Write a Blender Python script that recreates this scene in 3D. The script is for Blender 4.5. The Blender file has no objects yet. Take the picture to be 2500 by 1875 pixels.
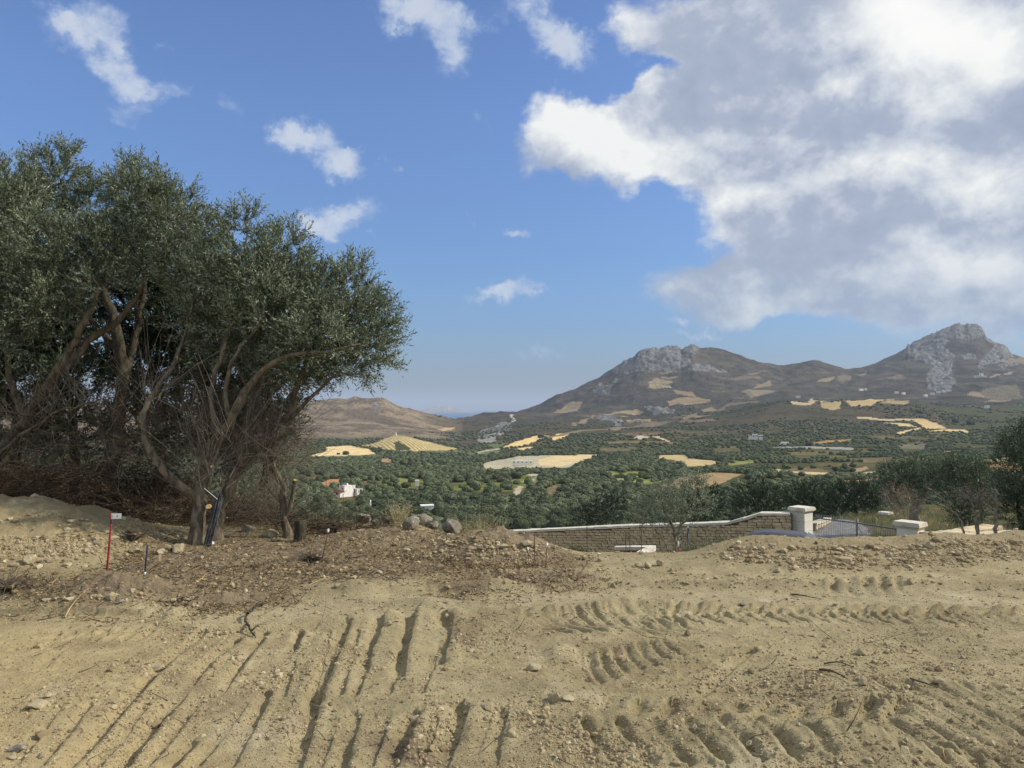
import bpy, math, random
import numpy as np
from mathutils import Vector, Matrix, kdtree

random.seed(7)
rng = np.random.default_rng(7)
scene = bpy.context.scene
COL = scene.collection
PI = math.pi

# ------------------------------------------------------------------ camera
F, CX, CY = 1850.0, 1250.0, 937.5          # focal length and centre of the photograph in its own pixels
HOR = 996.0                                # its true horizon
PITCH = math.atan((HOR - CY) / F)
CAMZ = 1.65
cam_d = bpy.data.cameras.new("camera")
cam_d.sensor_width = 36.0
cam_d.lens = 36.0 * F / 2500.0
cam_d.clip_start = 0.05
cam_d.clip_end = 200000.0
cam = bpy.data.objects.new("camera", cam_d)
COL.objects.link(cam)
cam.location = (0, 0, CAMZ)
cam.rotation_euler = (PI / 2 + PITCH, 0, 0)
scene.camera = cam

# ------------------------------------------------------------------ light
SUN_EL = math.radians(37.0)
SUN_AZ = math.radians(88.0)                # clockwise from the view direction (+Y)
sd = bpy.data.lights.new("sun", 'SUN')
sd.energy = 4.2
sd.angle = math.radians(1.0)
sd.color = (1.0, 0.93, 0.82)
sun = bpy.data.objects.new("sun", sd)
COL.objects.link(sun)
sdir = Vector((math.sin(SUN_AZ) * math.cos(SUN_EL), math.cos(SUN_AZ) * math.cos(SUN_EL), math.sin(SUN_EL)))
sun.rotation_euler = (-sdir).to_track_quat('-Z', 'Y').to_euler()
sun.location = (30, 10, 30)

scene.view_settings.view_transform = 'Standard'
scene.view_settings.look = 'None'
scene.view_settings.exposure = 0.0
scene.view_settings.gamma = 1.0
scene.view_settings.use_curve_mapping = False
scene.cycles.max_bounces = 6
scene.cycles.transparent_max_bounces = 6
scene.cycles.volume_bounces = 0
scene.cycles.caustics_reflective = False
scene.cycles.caustics_refractive = False

# ------------------------------------------------------------------ node helper
class NT:
    def __init__(s, tree):
        s.t = tree; s.n = tree.nodes; s.l = tree.links
    def add(s, typ, **kw):
        n = s.n.new(typ)
        ins = kw.pop('ins', {})
        for k, v in kw.items(): setattr(n, k, v)
        for k, v in ins.items(): s.set(n, k, v)
        return n
    def set(s, n, k, v):
        i = n.inputs[k]
        if isinstance(v, bpy.types.NodeSocket): s.l.new(v, i)
        elif isinstance(v, bpy.types.Node): s.l.new(v.outputs[0], i)
        else: i.default_value = v
    def m(s, op, a, b=0.0, c=0.0, clamp=False):
        n = s.n.new('ShaderNodeMath'); n.operation = op; n.use_clamp = clamp
        s.set(n, 0, a); s.set(n, 1, b); s.set(n, 2, c)
        return n.outputs[0]
    def vm(s, op, a, b=(0, 0, 0)):
        n = s.n.new('ShaderNodeVectorMath'); n.operation = op
        s.set(n, 0, a); s.set(n, 1, b)
        return n.outputs['Value'] if op in ('LENGTH', 'DOT_PRODUCT') else n.outputs[0]
    def ramp(s, v, a, b, smooth=True, o0=0.0, o1=1.0):
        n = s.n.new('ShaderNodeMapRange'); n.interpolation_type = 'SMOOTHSTEP' if smooth else 'LINEAR'
        s.set(n, 0, v); s.set(n, 1, a); s.set(n, 2, b); s.set(n, 3, o0); s.set(n, 4, o1)
        return n.outputs[0]
    def mix(s, f, a, b, mode='MIX'):
        n = s.n.new('ShaderNodeMix'); n.data_type = 'RGBA'; n.blend_type = mode
        s.set(n, 0, f); s.set(n, 6, a); s.set(n, 7, b)
        return n.outputs[2]
    def noise(s, vec, scale, detail=4.0, rough=0.55, dist=0.0, lac=2.0):
        n = s.n.new('ShaderNodeTexNoise')
        s.set(n, 'Vector', vec); s.set(n, 'Scale', scale); s.set(n, 'Detail', detail)
        s.set(n, 'Roughness', rough); s.set(n, 'Distortion', dist); s.set(n, 'Lacunarity', lac)
        return n.outputs[0]

def lin(r, g, b, a=1.0):
    f = lambda c: (c / 255.0) / 12.92 if c / 255.0 <= 0.04045 else ((c / 255.0 + 0.055) / 1.055) ** 2.4
    return (f(r), f(g), f(b), a)

# ------------------------------------------------------------------ sky
world = bpy.data.worlds.new("World")
scene.world = world
world.use_nodes = True
W = NT(world.node_tree)
for n in list(W.n): W.n.remove(n)
tc = W.add('ShaderNodeTexCoord')
D = tc.outputs['Generated']
sky = W.add('ShaderNodeTexSky', sky_type='NISHITA', sun_disc=False, sun_elevation=SUN_EL, sun_rotation=SUN_AZ,
            altitude=150.0, air_density=1.0, dust_density=1.2, ozone_density=2.0)
sep = W.add('ShaderNodeSeparateXYZ', ins={0: D})
dx, dy, dz = sep.outputs
az = W.m('ARCTAN2', dx, dy)
el = W.m('ARCSINE', dz)
# the sky colour: the Nishita sky with a little more blue, as the phone's camera sees it
tint = W.add('ShaderNodeValToRGB', ins={0: W.ramp(el, 0.0, 0.62, False)})
cr = tint.color_ramp
cr.elements[0].position = 0.0; cr.elements[0].color = (0.50, 0.60, 0.84, 1)
cr.elements[1].position = 1.0; cr.elements[1].color = (0.90, 1.08, 1.42, 1)
e = cr.elements.new(0.25); e.color = (0.66, 0.88, 1.18, 1)
e = cr.elements.new(0.6); e.color = (0.90, 1.08, 1.42, 1)
skyc = W.mix(1.0, sky.outputs[0], tint.outputs[0], 'MULTIPLY')
SKY_S = 0.118
skyc = W.vm('SCALE', skyc); skyc.node.inputs['Scale'].default_value = SKY_S

comb = W.add('ShaderNodeCombineXYZ', ins={0: az, 1: el, 2: 0.0}).outputs[0]
def pix_ae(px, py):
    cx, cy = (px - CX) / F, (CY - py) / F
    y = math.cos(PITCH) - cy * math.sin(PITCH); z = math.sin(PITCH) + cy * math.cos(PITCH)
    return math.atan2(cx, y), math.asin(z / math.sqrt(cx * cx + y * y + z * z))
# warp so that the edges of the cloud masses are ragged
wn = W.add('ShaderNodeTexNoise', ins={'Vector': D, 'Scale': 14.0, 'Detail': 6.0, 'Roughness': 0.62})
wv = W.vm('SCALE', W.vm('SUBTRACT', wn.outputs[1], (0.5, 0.5, 0.5))); wv.node.inputs['Scale'].default_value = 0.10
cw = W.vm('ADD', comb, wv)
wn2 = W.add('ShaderNodeTexNoise', ins={'Vector': D, 'Scale': 5.0, 'Detail': 5.0, 'Roughness': 0.6})
wv2 = W.vm('SCALE', W.vm('SUBTRACT', wn2.outputs[1], (0.5, 0.5, 0.5))); wv2.node.inputs['Scale'].default_value = 0.16
cw2 = W.vm('ADD', comb, wv2)

def blobs(lst, vec, start=0.0):
    """sum of soft ellipses placed on the sky dome; rx, ry in photo pixels, angle in degrees"""
    acc = start
    for b in lst:
        px, py, rx, ry, rot, w = b
        a, e_ = pix_ae(px, py)
        a2, _ = pix_ae(px + rx * 0.5, py); a3, _ = pix_ae(px - rx * 0.5, py)
        _, e2 = pix_ae(px, py - ry * 0.5); _, e3 = pix_ae(px, py + ry * 0.5)
        mp = W.add('ShaderNodeMapping', vector_type='TEXTURE')
        W.set(mp, 0, vec)
        mp.inputs['Location'].default_value = (a, e_, 0)
        mp.inputs['Rotation'].default_value = (0, 0, math.radians(rot))
        mp.inputs['Scale'].default_value = (abs(a2 - a3), abs(e2 - e3), 1)
        g = W.add('ShaderNodeTexGradient', gradient_type='SPHERICAL', ins={0: mp.outputs[0]})
        acc = W.m('MULTIPLY_ADD', g.outputs[1], w, acc)
    return acc

small = [(180, 80, 150, 75, -15, 1.25), (255, 45, 90, 60, -20, 0.9), (300, 150, 80, 90, 0, 1.0), (350, 215, 130, 60, -20, 0.9),
         (440, 205, 90, 45, 20, .75), (320, 268, 80, 40, 0, .8), (565, 255, 60, 50, 0, .55), (412, 110, 30, 22, 0, .6), (150, 50, 70, 30, -30, .6),
         (715, 300, 62, 55, -30, 1.2), (750, 345, 130, 50, -12, 1.2), (850, 400, 100, 50, 10, 1.6), (968, 402, 30, 20, 0, .9),
         (850, 535, 150, 52, 14, 1.4), (740, 555, 70, 46, 0, 1.1), (920, 592, 44, 20, -8, .9),
         (1050, 45, 150, 100, -25, 1.05), (1110, 100, 70, 110, 20, .85), (960, 35, 90, 50, 0, .7), (1190, 60, 60, 40, 0, .6), (1000, 0, 150, 60, 0, .8),
         (1325, 40, 120, 105, -25, 1.35), (1385, 105, 90, 85, -30, 1.2), (1300, 310, 45, 40, 30, .8), (1180, 290, 30, 60, 0, .5),
         (1225, 718, 140, 40, 4, 1.5), (1338, 720, 50, 22, 0, .75), (1320, 842, 120, 26, 0, .8), (1190, 840, 70, 18, 0, .55),
         (1272, 545, 34, 26, 0, .85), (1150, 517, 30, 14, 0, .7), (1570, 735, 34, 46, -15, .8), (1645, 782, 56, 20, 0, 1.0),
         (1722, 803, 90, 16, 4, .95), (972, 822, 50, 18, 0, .7), (1440, 655, 50, 16, 5, .5), (1270, 560, 30, 18, 0, .6), (1210, 310, 20, 40, 0, .5)]
big = [(1430, 330, 170, 110, -10, 1.5), (1560, 380, 240, 130, -8, 1.5), (1340, 400, 120, 90, 0, 1.1), (1610, 240, 150, 90, 20, 1.1),
       (1700, 60, 380, 150, 0, 1.3), (1900, 200, 480, 280, 0, 1.8), (2300, 200, 600, 500, 0, 2.2), (1950, 420, 420, 180, 0, 1.3),
       (2250, 560, 520, 330, 0, 1.7), (1880, 590, 330, 190, -25, 1.5), (1720, 690, 230, 100, -5, 1.0), (2000, 740, 380, 80, -4, .75),
       (1390, 470, 70, 60, 0, .8), (1470, 500, 110, 60, 20, .6), (2450, 800, 500, 110, 0, .6), (1560, 170, 160, 60, -10, .35)]
gaps = [(2100, 860, 700, 110, 0, -.5), (1600, 165, 150, 70, -5, -1.3), (1560, 545, 330, 120, -8, -1.2), (2140, 335, 70, 60, -20, -.9), (1470, 140, 130, 150, 0, -1.0)]
cs = blobs(small, cw)
cb = blobs(gaps, cw, blobs(big, cw2))
n1 = W.noise(W.vm('MULTIPLY', D, (1, 1, 1.5)), 15.0, 9.0, 0.62, 0.3)
n2 = W.noise(W.vm('MULTIPLY', D, (1, 1, 1.6)), 55.0, 6.0, 0.62, 0.2)
nn = W.m('ADD', W.m('MULTIPLY', W.m('SUBTRACT', n1, 0.5), 1.5), W.m('MULTIPLY', W.m('SUBTRACT', n2, 0.5), 0.75))
d_s = W.m('ADD', cs, W.m('MULTIPLY', nn, 1.35))
a_s = W.m('MULTIPLY', W.ramp(d_s, 0.26, 1.15), W.ramp(cs, 0.02, 0.30))
a_s = W.m('MULTIPLY', a_s, 0.74)
d_b = W.m('ADD', cb, W.m('MULTIPLY', nn, 0.62))
a_b = W.m('MULTIPLY', W.ramp(d_b, 0.20, 0.86), W.ramp(cb, 0.02, 0.26))
# relief: cloud density toward the sun compared with density here
nB = W.noise(W.vm('MULTIPLY', D, (1, 1, 1.25)), 9.5, 7.0, 0.6, 0.15)
nA = W.noise(W.vm('MULTIPLY', W.vm('ADD', D, (0.016, 0.0, 0.022)), (1, 1, 1.25)), 9.5, 7.0, 0.6, 0.15)
relief = W.m('SUBTRACT', nB, nA)
white = [(2300, 720, 300, 110, 0, .5), (1950, 730, 260, 60, 0, .45), (2150, 640, 200, 80, 0, .4), (1400, 330, 220, 130, -15, 1.3), (1560, 370, 250, 110, -10, 1.0), (1600, 440, 160, 60, 0, .7), (1610, 215, 100, 80, 0, .9), (2160, 420, 180, 90, -10, 1.0),
         (1950, 460, 230, 60, 0, .8), (2230, 60, 330, 200, -20, 1.15), (2420, 160, 260, 200, 0, .7), (1780, 460, 120, 70, 35, .8), (1970, 240, 260, 60, 0, .55), (2400, 480, 220, 130, 0, 1.0),
         (2380, 640, 220, 80, 0, .8), (1800, 690, 160, 90, -10, .55), (2040, 560, 60, 130, 35, .45), (2250, 250, 240, 160, 0, .7), (1500, 60, 160, 100, 0, .5)]
wb = blobs(white, cw2)
lit = W.m('ADD', W.m('ADD', W.m('MULTIPLY', wb, 0.62), W.m('MULTIPLY', relief, 1.7)), W.m('ADD', W.m('MULTIPLY', W.m('SUBTRACT', n1, 0.5), 0.55), W.m('MULTIPLY', W.m('SUBTRACT', n2, 0.5), 0.22)))
edge = W.ramp(d_b, 1.3, 0.5)
lit = W.m('ADD', lit, W.m('MULTIPLY', edge, 0.16))
crc = W.add('ShaderNodeValToRGB', ins={0: W.m('ADD', lit, 0.27, clamp=True)})
r = crc.color_ramp
r.elements[0].position = 0.0; r.elements[0].color = lin(160, 172, 194)
r.elements[1].position = 1.0; r.elements[1].color = lin(246, 248, 246)
e = r.elements.new(0.33); e.color = lin(172, 183, 204)
e = r.elements.new(0.62); e.color = lin(208, 215, 225)
glow = blobs([(2235, 45, 290, 180, -15, 1.0), (2420, 120, 180, 120, 0, .35)], cw2)
ccol = W.mix(W.m('MULTIPLY', W.ramp(glow, 0.05, 1.0), 0.95), crc.outputs[0], (1.02, 1.02, 0.99, 1))
scol = W.mix(W.ramp(d_s, 0.6, 1.6), lin(176, 194, 224), lin(222, 228, 236))
out1 = W.mix(a_s, skyc, scol)
out2 = W.mix(a_b, out1, ccol)
# unseen broken cloud added above and behind the view to raise the sky fill
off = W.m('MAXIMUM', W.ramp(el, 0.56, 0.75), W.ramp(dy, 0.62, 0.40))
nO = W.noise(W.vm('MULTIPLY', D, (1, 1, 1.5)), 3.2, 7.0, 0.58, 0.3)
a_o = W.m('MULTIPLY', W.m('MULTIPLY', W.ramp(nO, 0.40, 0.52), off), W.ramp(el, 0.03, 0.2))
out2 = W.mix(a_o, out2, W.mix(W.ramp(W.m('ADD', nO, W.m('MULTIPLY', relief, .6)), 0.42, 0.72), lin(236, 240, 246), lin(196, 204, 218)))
# pale lower air in front of the clouds
lowa = W.m('MULTIPLY', W.ramp(el, 0.26, 0.0), 0.55)
out2 = W.mix(W.m('MULTIPLY', lowa, a_b), out2, lin(150, 175, 203))
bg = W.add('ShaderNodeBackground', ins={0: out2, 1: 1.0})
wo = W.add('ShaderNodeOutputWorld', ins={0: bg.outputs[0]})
world.cycles.sampling_method = 'MANUAL'
world.cycles.sample_map_resolution = 512

# ------------------------------------------------------------------ geometry helpers
def ray(px, py):
    cx, cy = (px - CX) / F, (CY - py) / F
    return np.array([cx, math.cos(PITCH) - cy * math.sin(PITCH), math.sin(PITCH) + cy * math.cos(PITCH)])
def P(px, py, Y):
    """world point seen at photo pixel (px, py) at forward distance Y"""
    r_ = ray(px, py); k = Y / r_[1]
    return np.array([r_[0] * k, Y, CAMZ + r_[2] * k])
def G(px, py, z=0.0):
    """point on the level z seen at pixel"""
    r_ = ray(px, py); k = (z - CAMZ) / r_[2]
    return np.array([r_[0] * k, r_[1] * k])
def to_pix(x, y, z):
    zz = z - CAMZ
    d = y * math.cos(PITCH) + zz * math.sin(PITCH)
    v = -y * math.sin(PITCH) + zz * math.cos(PITCH)
    d = np.where(np.abs(d) < 1e-6, 1e-6, d)
    return CX + F * x / d, CY - F * v / d

_perm = rng.permutation(256).astype(np.int32)
_perm = np.concatenate([_perm, _perm])
_ga = rng.uniform(0, 2 * PI, 256).astype(np.float32)
_gx, _gy = np.cos(_ga), np.sin(_ga)
def perlin(x, y):
    x = np.asarray(x, dtype=np.float32); y = np.asarray(y, dtype=np.float32)
    xi = np.floor(x).astype(np.int32); yi = np.floor(y).astype(np.int32)
    xf = x - xi; yf = y - yi
    xi &= 255; yi &= 255
    u = xf * xf * xf * (xf * (xf * 6 - 15) + 10); v = yf * yf * yf * (yf * (yf * 6 - 15) + 10)
    def g(ix, iy, fx, fy):
        h = _perm[_perm[ix & 255] + (iy & 255)]
        return _gx[h] * fx + _gy[h] * fy
    a = g(xi, yi, xf, yf); b = g(xi + 1, yi, xf - 1, yf)
    c = g(xi, yi + 1, xf, yf - 1); d = g(xi + 1, yi + 1, xf - 1, yf - 1)
    return (a + u * (b - a)) * (1 - v) + (c + u * (d - c)) * v * 1.0
def fbm(x, y, wl, octs=4, gain=0.5, seed=0.0):
    s = 0; a = 1.0; f = 1.0 / wl; t = 0
    for k in range(octs):
        s = s + a * perlin(x * f + seed + 17.3 * k, y * f - seed * 1.7 + 9.1 * k); t += a
        a *= gain; f *= 2.03
    return s / t * 1.5
def ridged(x, y, wl, octs=4, seed=0.0):
    s = 0; a = 1.0; f = 1.0 / wl; t = 0
    for k in range(octs):
        s = s + a * (1 - np.abs(perlin(x * f + seed + 31.3 * k, y * f + seed + 7.7 * k)) * 2.2); t += a
        a *= 0.5; f *= 2.1
    return s / t
def sstep(x, a, b):
    t = np.clip((x - a) / (b - a), 0, 1); return t * t * (3 - 2 * t)
def inpoly(px, py, poly):
    poly = np.asarray(poly, float); x0, y0 = poly.min(0); x1, y1 = poly.max(0)
    res = np.zeros(px.shape, bool)
    m = (px >= x0) & (px <= x1) & (py >= y0) & (py <= y1)
    if not m.any(): return res
    X = px[m]; Y = py[m]; ins = np.zeros(X.shape, bool); n = len(poly)
    for i in range(n):
        xa, ya = poly[i]; xb, yb = poly[(i + 1) % n]
        c = ((ya > Y) != (yb > Y))
        if yb != ya: ins ^= c & (X < (xb - xa) * (Y - ya) / (yb - ya) + xa)
    res[m] = ins
    return res
def polyd(px, py, pts, closed=False):
    """distance to a polyline"""
    d = np.full(px.shape, 1e9, np.float32)
    n = len(pts)
    for i in range(n if closed else n - 1):
        a = pts[i]; b = pts[(i + 1) % n]
        ex, ey = b[0] - a[0], b[1] - a[1]; L = ex * ex + ey * ey + 1e-12
        t = np.clip(((px - a[0]) * ex + (py - a[1]) * ey) / L, 0, 1)
        d = np.minimum(d, np.hypot(px - a[0] - t * ex, py - a[1] - t * ey))
    return d

def tag(o, label=None, cat=None, group=None, kind=None):
    if label: o['label'] = label
    if cat: o['category'] = cat
    if group: o['group'] = group
    if kind: o['kind'] = kind
    return o
def mesh_data(name, V, faces, mat=None, smooth=False, attrs=None, colors=None):
    """faces: one array (n,3) or (n,4), or a list of such arrays"""
    me = bpy.data.meshes.new(name)
    V = np.asarray(V, np.float32)
    if not (isinstance(faces, (list, tuple)) and len(faces) and isinstance(faces[0], np.ndarray) and faces[0].ndim == 2): faces = [np.asarray(faces)]
    faces = [np.asarray(f, np.int32) for f in faces if len(f)]
    me.vertices.add(len(V)); me.vertices.foreach_set('co', V.ravel())
    nl = sum(f.size for f in faces); nf = sum(len(f) for f in faces)
    me.loops.add(nl); me.polygons.add(nf)
    me.loops.foreach_set('vertex_index', np.concatenate([f.ravel() for f in faces]))
    st = []; k = 0
    for f in faces:
        st.append(k + np.arange(len(f), dtype=np.int32) * f.shape[1]); k += f.size
    me.polygons.foreach_set('loop_start', np.concatenate(st))
    me.polygons.foreach_set('use_smooth', np.full(nf, bool(smooth)))
    if colors is not None:
        a = me.color_attributes.new('tone', 'FLOAT_COLOR', 'POINT')
        c = np.ones((len(V), 4), np.float32); c[:, :colors.shape[1]] = colors
        a.data.foreach_set('color', c.ravel())
    for k_, v_ in (attrs or {}).items():
        a = me.attributes.new(k_, 'FLOAT', 'POINT'); a.data.foreach_set('value', np.asarray(v_, np.float32))
    me.update(calc_edges=True)
    if mat: me.materials.append(mat)
    return me
def add_obj(name, me, parent=None, loc=None):
    o = bpy.data.objects.new(name, me); COL.objects.link(o)
    if parent is not None: o.parent = parent
    if loc is not None: o.location = loc
    return o
def empty(name, loc, rz=0.0):
    o = bpy.data.objects.new(name, None); COL.objects.link(o)
    o.location = tuple(float(c) for c in loc); o.rotation_euler = (0, 0, rz); o.empty_display_size = 0.3
    return o

# ------------------------------------------------------------------ materials
def new_mat(name):
    m = bpy.data.materials.new(name); m.use_nodes = True
    T = NT(m.node_tree)
    for n in list(T.n): T.n.remove(n)
    b = T.add('ShaderNodeBsdfPrincipled'); o = T.add('ShaderNodeOutputMaterial')
    T.l.new(b.outputs[0], o.inputs[0])
    b.inputs['Roughness'].default_value = 0.9
    b.inputs['Specular IOR Level'].default_value = 0.25
    return m, T, b, o
def noisy_mat(name, c1, c2, scale=8.0, rough=0.85, bump=0.3, detail=5.0, c3=None, spec=0.25, metal=0.0, bscale=None):
    m, T, b, o = new_mat(name)
    tcn = T.add('ShaderNodeTexCoord'); v = tcn.outputs['Object']
    n = T.noise(v, scale, detail, 0.6)
    col = T.mix(T.ramp(n, 0.35, 0.65), c1, c2)
    if c3: col = T.mix(T.ramp(T.noise(v, scale * 3.7, 4, 0.6), 0.52, 0.68), col, c3)
    T.set(b, 'Base Color', col)
    b.inputs['Roughness'].default_value = rough; b.inputs['Specular IOR Level'].default_value = spec; b.inputs['Metallic'].default_value = metal
    if bump:
        bn = T.add('ShaderNodeBump', ins={'Height': T.noise(v, bscale or scale * 4, 6, 0.65), 'Strength': bump, 'Distance': 0.02})
        T.l.new(bn.outputs[0], b.inputs['Normal'])
    return m

# ------------------------------------------------------------------ land form: rows of height across the view at set distances
RIDGE_L = [(-3000, 985), (300, 990), (600, 982), (700, 984), (760, 984), (800, 980), (825, 975), (848, 978), (866, 974), (885, 976), (902, 978), (920, 976), (939, 977), (955, 985), (975, 996),
           (1018, 1003), (1062, 1016), (1091, 1026), (1130, 1040), (1250, 1034), (1400, 1028), (1550, 1030), (1700, 1012), (1850, 990), (1950, 990), (2100, 985), (2300, 990), (2500, 992), (5000, 1000)]
RIDGE_1 = [(-3000, 1040), (1150, 1038), (1235, 1022), (1254, 1014), (1320, 990), (1358, 968), (1406, 952), (1447, 932), (1478, 913), (1501, 900), (1523, 883), (1546, 874), (1554, 862),
           (1570, 854), (1589, 853), (1611, 856), (1634, 852), (1656, 851), (1664, 857), (1692, 845), (1710, 853), (1738, 853), (1763, 857), (1801, 870), (1857, 886), (1911, 896), (1950, 890),
           (1987, 883), (2006, 886), (2063, 902), (2116, 900), (2164, 892), (2250, 884), (2350, 878), (2450, 888), (2500, 896), (2700, 930), (5000, 980)]
RIDGE_2 = [(-3000, 1040), (1250, 1035), (1400, 1000), (1500, 960), (1700, 900), (1850, 905), (1987, 900), (2063, 910), (2116, 903), (2164, 878), (2208, 858), (2214, 856), (2218, 845), (2226, 846), (2230, 839),
           (2259, 828), (2294, 813), (2338, 795), (2346, 795), (2357, 800), (2368, 795), (2379, 794), (2392, 796), (2401, 802), (2411, 823), (2433, 835), (2455, 842), (2474, 869), (2500, 875), (2560, 880),
           (2700, 930), (5000, 985)]
ROWS = [  # (distance, 'z' or 'p', [(photo px, height or photo py)])
    (0.5, 'z', [(0, 0)]), (8.3, 'z', [(0, 0)]),
    (9.3, 'z', [(0, 0), (900, .0), (1150, .02), (1300, -.05), (1450, -.12), (1700, -.1), (2800, -.05)]),
    (10.5, 'z', [(0, 0), (800, 0.0), (1000, .05), (1200, -.28), (1400, -.9), (1900, -.75), (2800, -.7)]),
    (14, 'z', [(0, 0.0), (500, -.05), (800, -.7), (1100, -1.6), (1500, -2.1), (2800, -2.0)]),
    (20, 'z', [(0, -1.2), (500, -1.6), (700, -2.4), (1100, -3.4), (2000, -3.5), (2800, -3.2)]),
    (27, 'z', [(0, -3.2), (600, -3.8), (1100, -4.7), (1250, -4.7), (1600, -4.1), (1950, -3.6), (2800, -3.4)]),
    (36, 'z', [(0, -5.5), (1100, -6.0), (1700, -5.0), (1900, -4.0), (2100, -3.6), (2800, -3.4)]),
    (44, 'z', [(0, -7), (1100, -7.5), (1700, -6.6), (2000, -5.2), (2250, -4.0), (2800, -3.6)]),
    (60, 'z', [(0, -10), (1500, -10), (1700, -9.2), (2000, -8), (2300, -6.5), (2800, -5.5)]),
    (120, 'z', [(0, -22), (1800, -22), (2300, -20), (2800, -17)]),
    (250, 'p', [(0, 1292), (1500, 1290), (1700, 1268), (1900, 1258), (2300, 1250), (2800, 1245)]),
    (370, 'p', [(0, 1200), (700, 1208), (1300, 1218), (1500, 1212), (1600, 1190), (1650, 1168), (1720, 1157), (1800, 1163), (1900, 1180), (2100, 1190), (2600, 1185)]),
    (520, 'p', [(0, 1160), (700, 1165), (780, 1160), (840, 1152), (900, 1160), (1300, 1162), (1500, 1163), (1650, 1166), (1900, 1155), (2300, 1146), (2600, 1140)]),
    (750, 'p', [(0, 1120), (700, 1130), (900, 1128), (1050, 1120), (1150, 1138), (1200, 1146), (1400, 1143), (1500, 1128), (1700, 1122), (1900, 1118), (2300, 1115), (2600, 1110)]),
    (980, 'p', [(0, 1100), (700, 1108), (780, 1114), (900, 1112), (1000, 1110), (1150, 1120), (1180, 1128), (1220, 1119), (1270, 1111), (1400, 1109), (1500, 1110), (1700, 1105), (1900, 1097), (2300, 1092), (2600, 1090)]),
    (1250, 'p', [(0, 1085), (700, 1090), (780, 1090), (860, 1088), (917, 1081), (953, 1065), (969, 1061), (989, 1065), (1026, 1075), (1091, 1090), (1130, 1099), (1200, 1098), (1300, 1090), (1450, 1082), (1600, 1078), (1900, 1070), (2300, 1065), (2600, 1060)]),
    (1650, 'p', [(0, 1060), (700, 1070), (900, 1073), (1000, 1070), (1130, 1080), (1200, 1066), (1300, 1058), (1450, 1058), (1540, 1050), (1610, 1044), (1680, 1049), (1750, 1052), (1900, 1030), (2100, 1038), (2300, 1040), (2500, 1040)]),
    (2100, 'p', [(0, 1030), (700, 1036), (850, 1032), (1000, 1044), (1130, 1062), (1200, 1050), (1300, 1040), (1450, 1042), (1600, 1046), (1700, 1020), (1800, 1006), (1863, 989), (1904, 982), (1933, 982), (2000, 987), (2060, 979), (2160, 976), (2230, 980), (2330, 1000), (2500, 1008), (5000, 1010)]),
    (2600, 'p', RIDGE_L),
    (3400, 'p', [(-3000, 1040), (1000, 1035), (1091, 1030), (1150, 1017), (1180, 1013), (1230, 1011), (1265, 1010), (1350, 1003), (1450, 985), (1550, 962), (1700, 950), (1850, 955), (1950, 950), (2100, 955), (2250, 945), (2400, 938), (2500, 945), (5000, 995)]),
    (4200, 'p', RIDGE_1), (5000, 'p', RIDGE_2),
    (6500, 'p', [(-3000, 1045), (1300, 1040), (1700, 960), (2100, 940), (2300, 900), (2500, 930), (5000, 1000)]),
    (9500, 'z', [(0, -170)])]
LOGY = np.log(np.array([r_[0] for r_ in ROWS]))
def row_z(k, px):
    Y, mode, pts = ROWS[k]
    xs = [p[0] for p in pts]; yv = [p[1] for p in pts]
    if 100 < Y < 2000: v = sum(np.interp(px + o_, xs, yv) for o_ in (-48, -32, -16, 0, 16, 32, 48)) / 7.0
    else: v = np.interp(px, xs, yv)
    if mode == 'z': return v
    cy = (CY - v) / F
    return CAMZ + Y * (math.sin(PITCH) + cy * math.cos(PITCH)) / (math.cos(PITCH) - cy * math.sin(PITCH))
def zbase_cols(u, Ys):
    """height on the grid columns u x distances Ys -> (len(Ys), len(u)), monotone cubic in log distance"""
    px = CX + F * u
    Z = np.stack([row_z(k, px) for k in range(len(ROWS))])
    h = np.diff(LOGY)[:, None]; d = np.diff(Z, axis=0) / h
    m = np.zeros_like(Z)
    w1 = 2 * h[1:] + h[:-1]; w2 = h[1:] + 2 * h[:-1]
    ok = d[1:] * d[:-1] > 0
    with np.errstate(divide='ignore', invalid='ignore'):
        hm = (w1 + w2) / (w1 / d[:-1] + w2 / d[1:])
    m[1:-1] = np.where(ok, hm, 0)
    out = np.zeros((len(Ys), len(u)))
    for i, Y in enumerate(Ys):
        l = math.log(max(Y, 0.5)); k = int(np.clip(np.searchsorted(LOGY, l) - 1, 0, len(LOGY) - 2))
        H = LOGY[k + 1] - LOGY[k]; t = min(max((l - LOGY[k]) / H, 0), 1)
        out[i] = ((2*t**3 - 3*t**2 + 1) * Z[k] + (t**3 - 2*t**2 + t) * H * m[k] + (-2*t**3 + 3*t**2) * Z[k+1] + (t**3 - t**2) * H * m[k+1])
    return out
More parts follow.
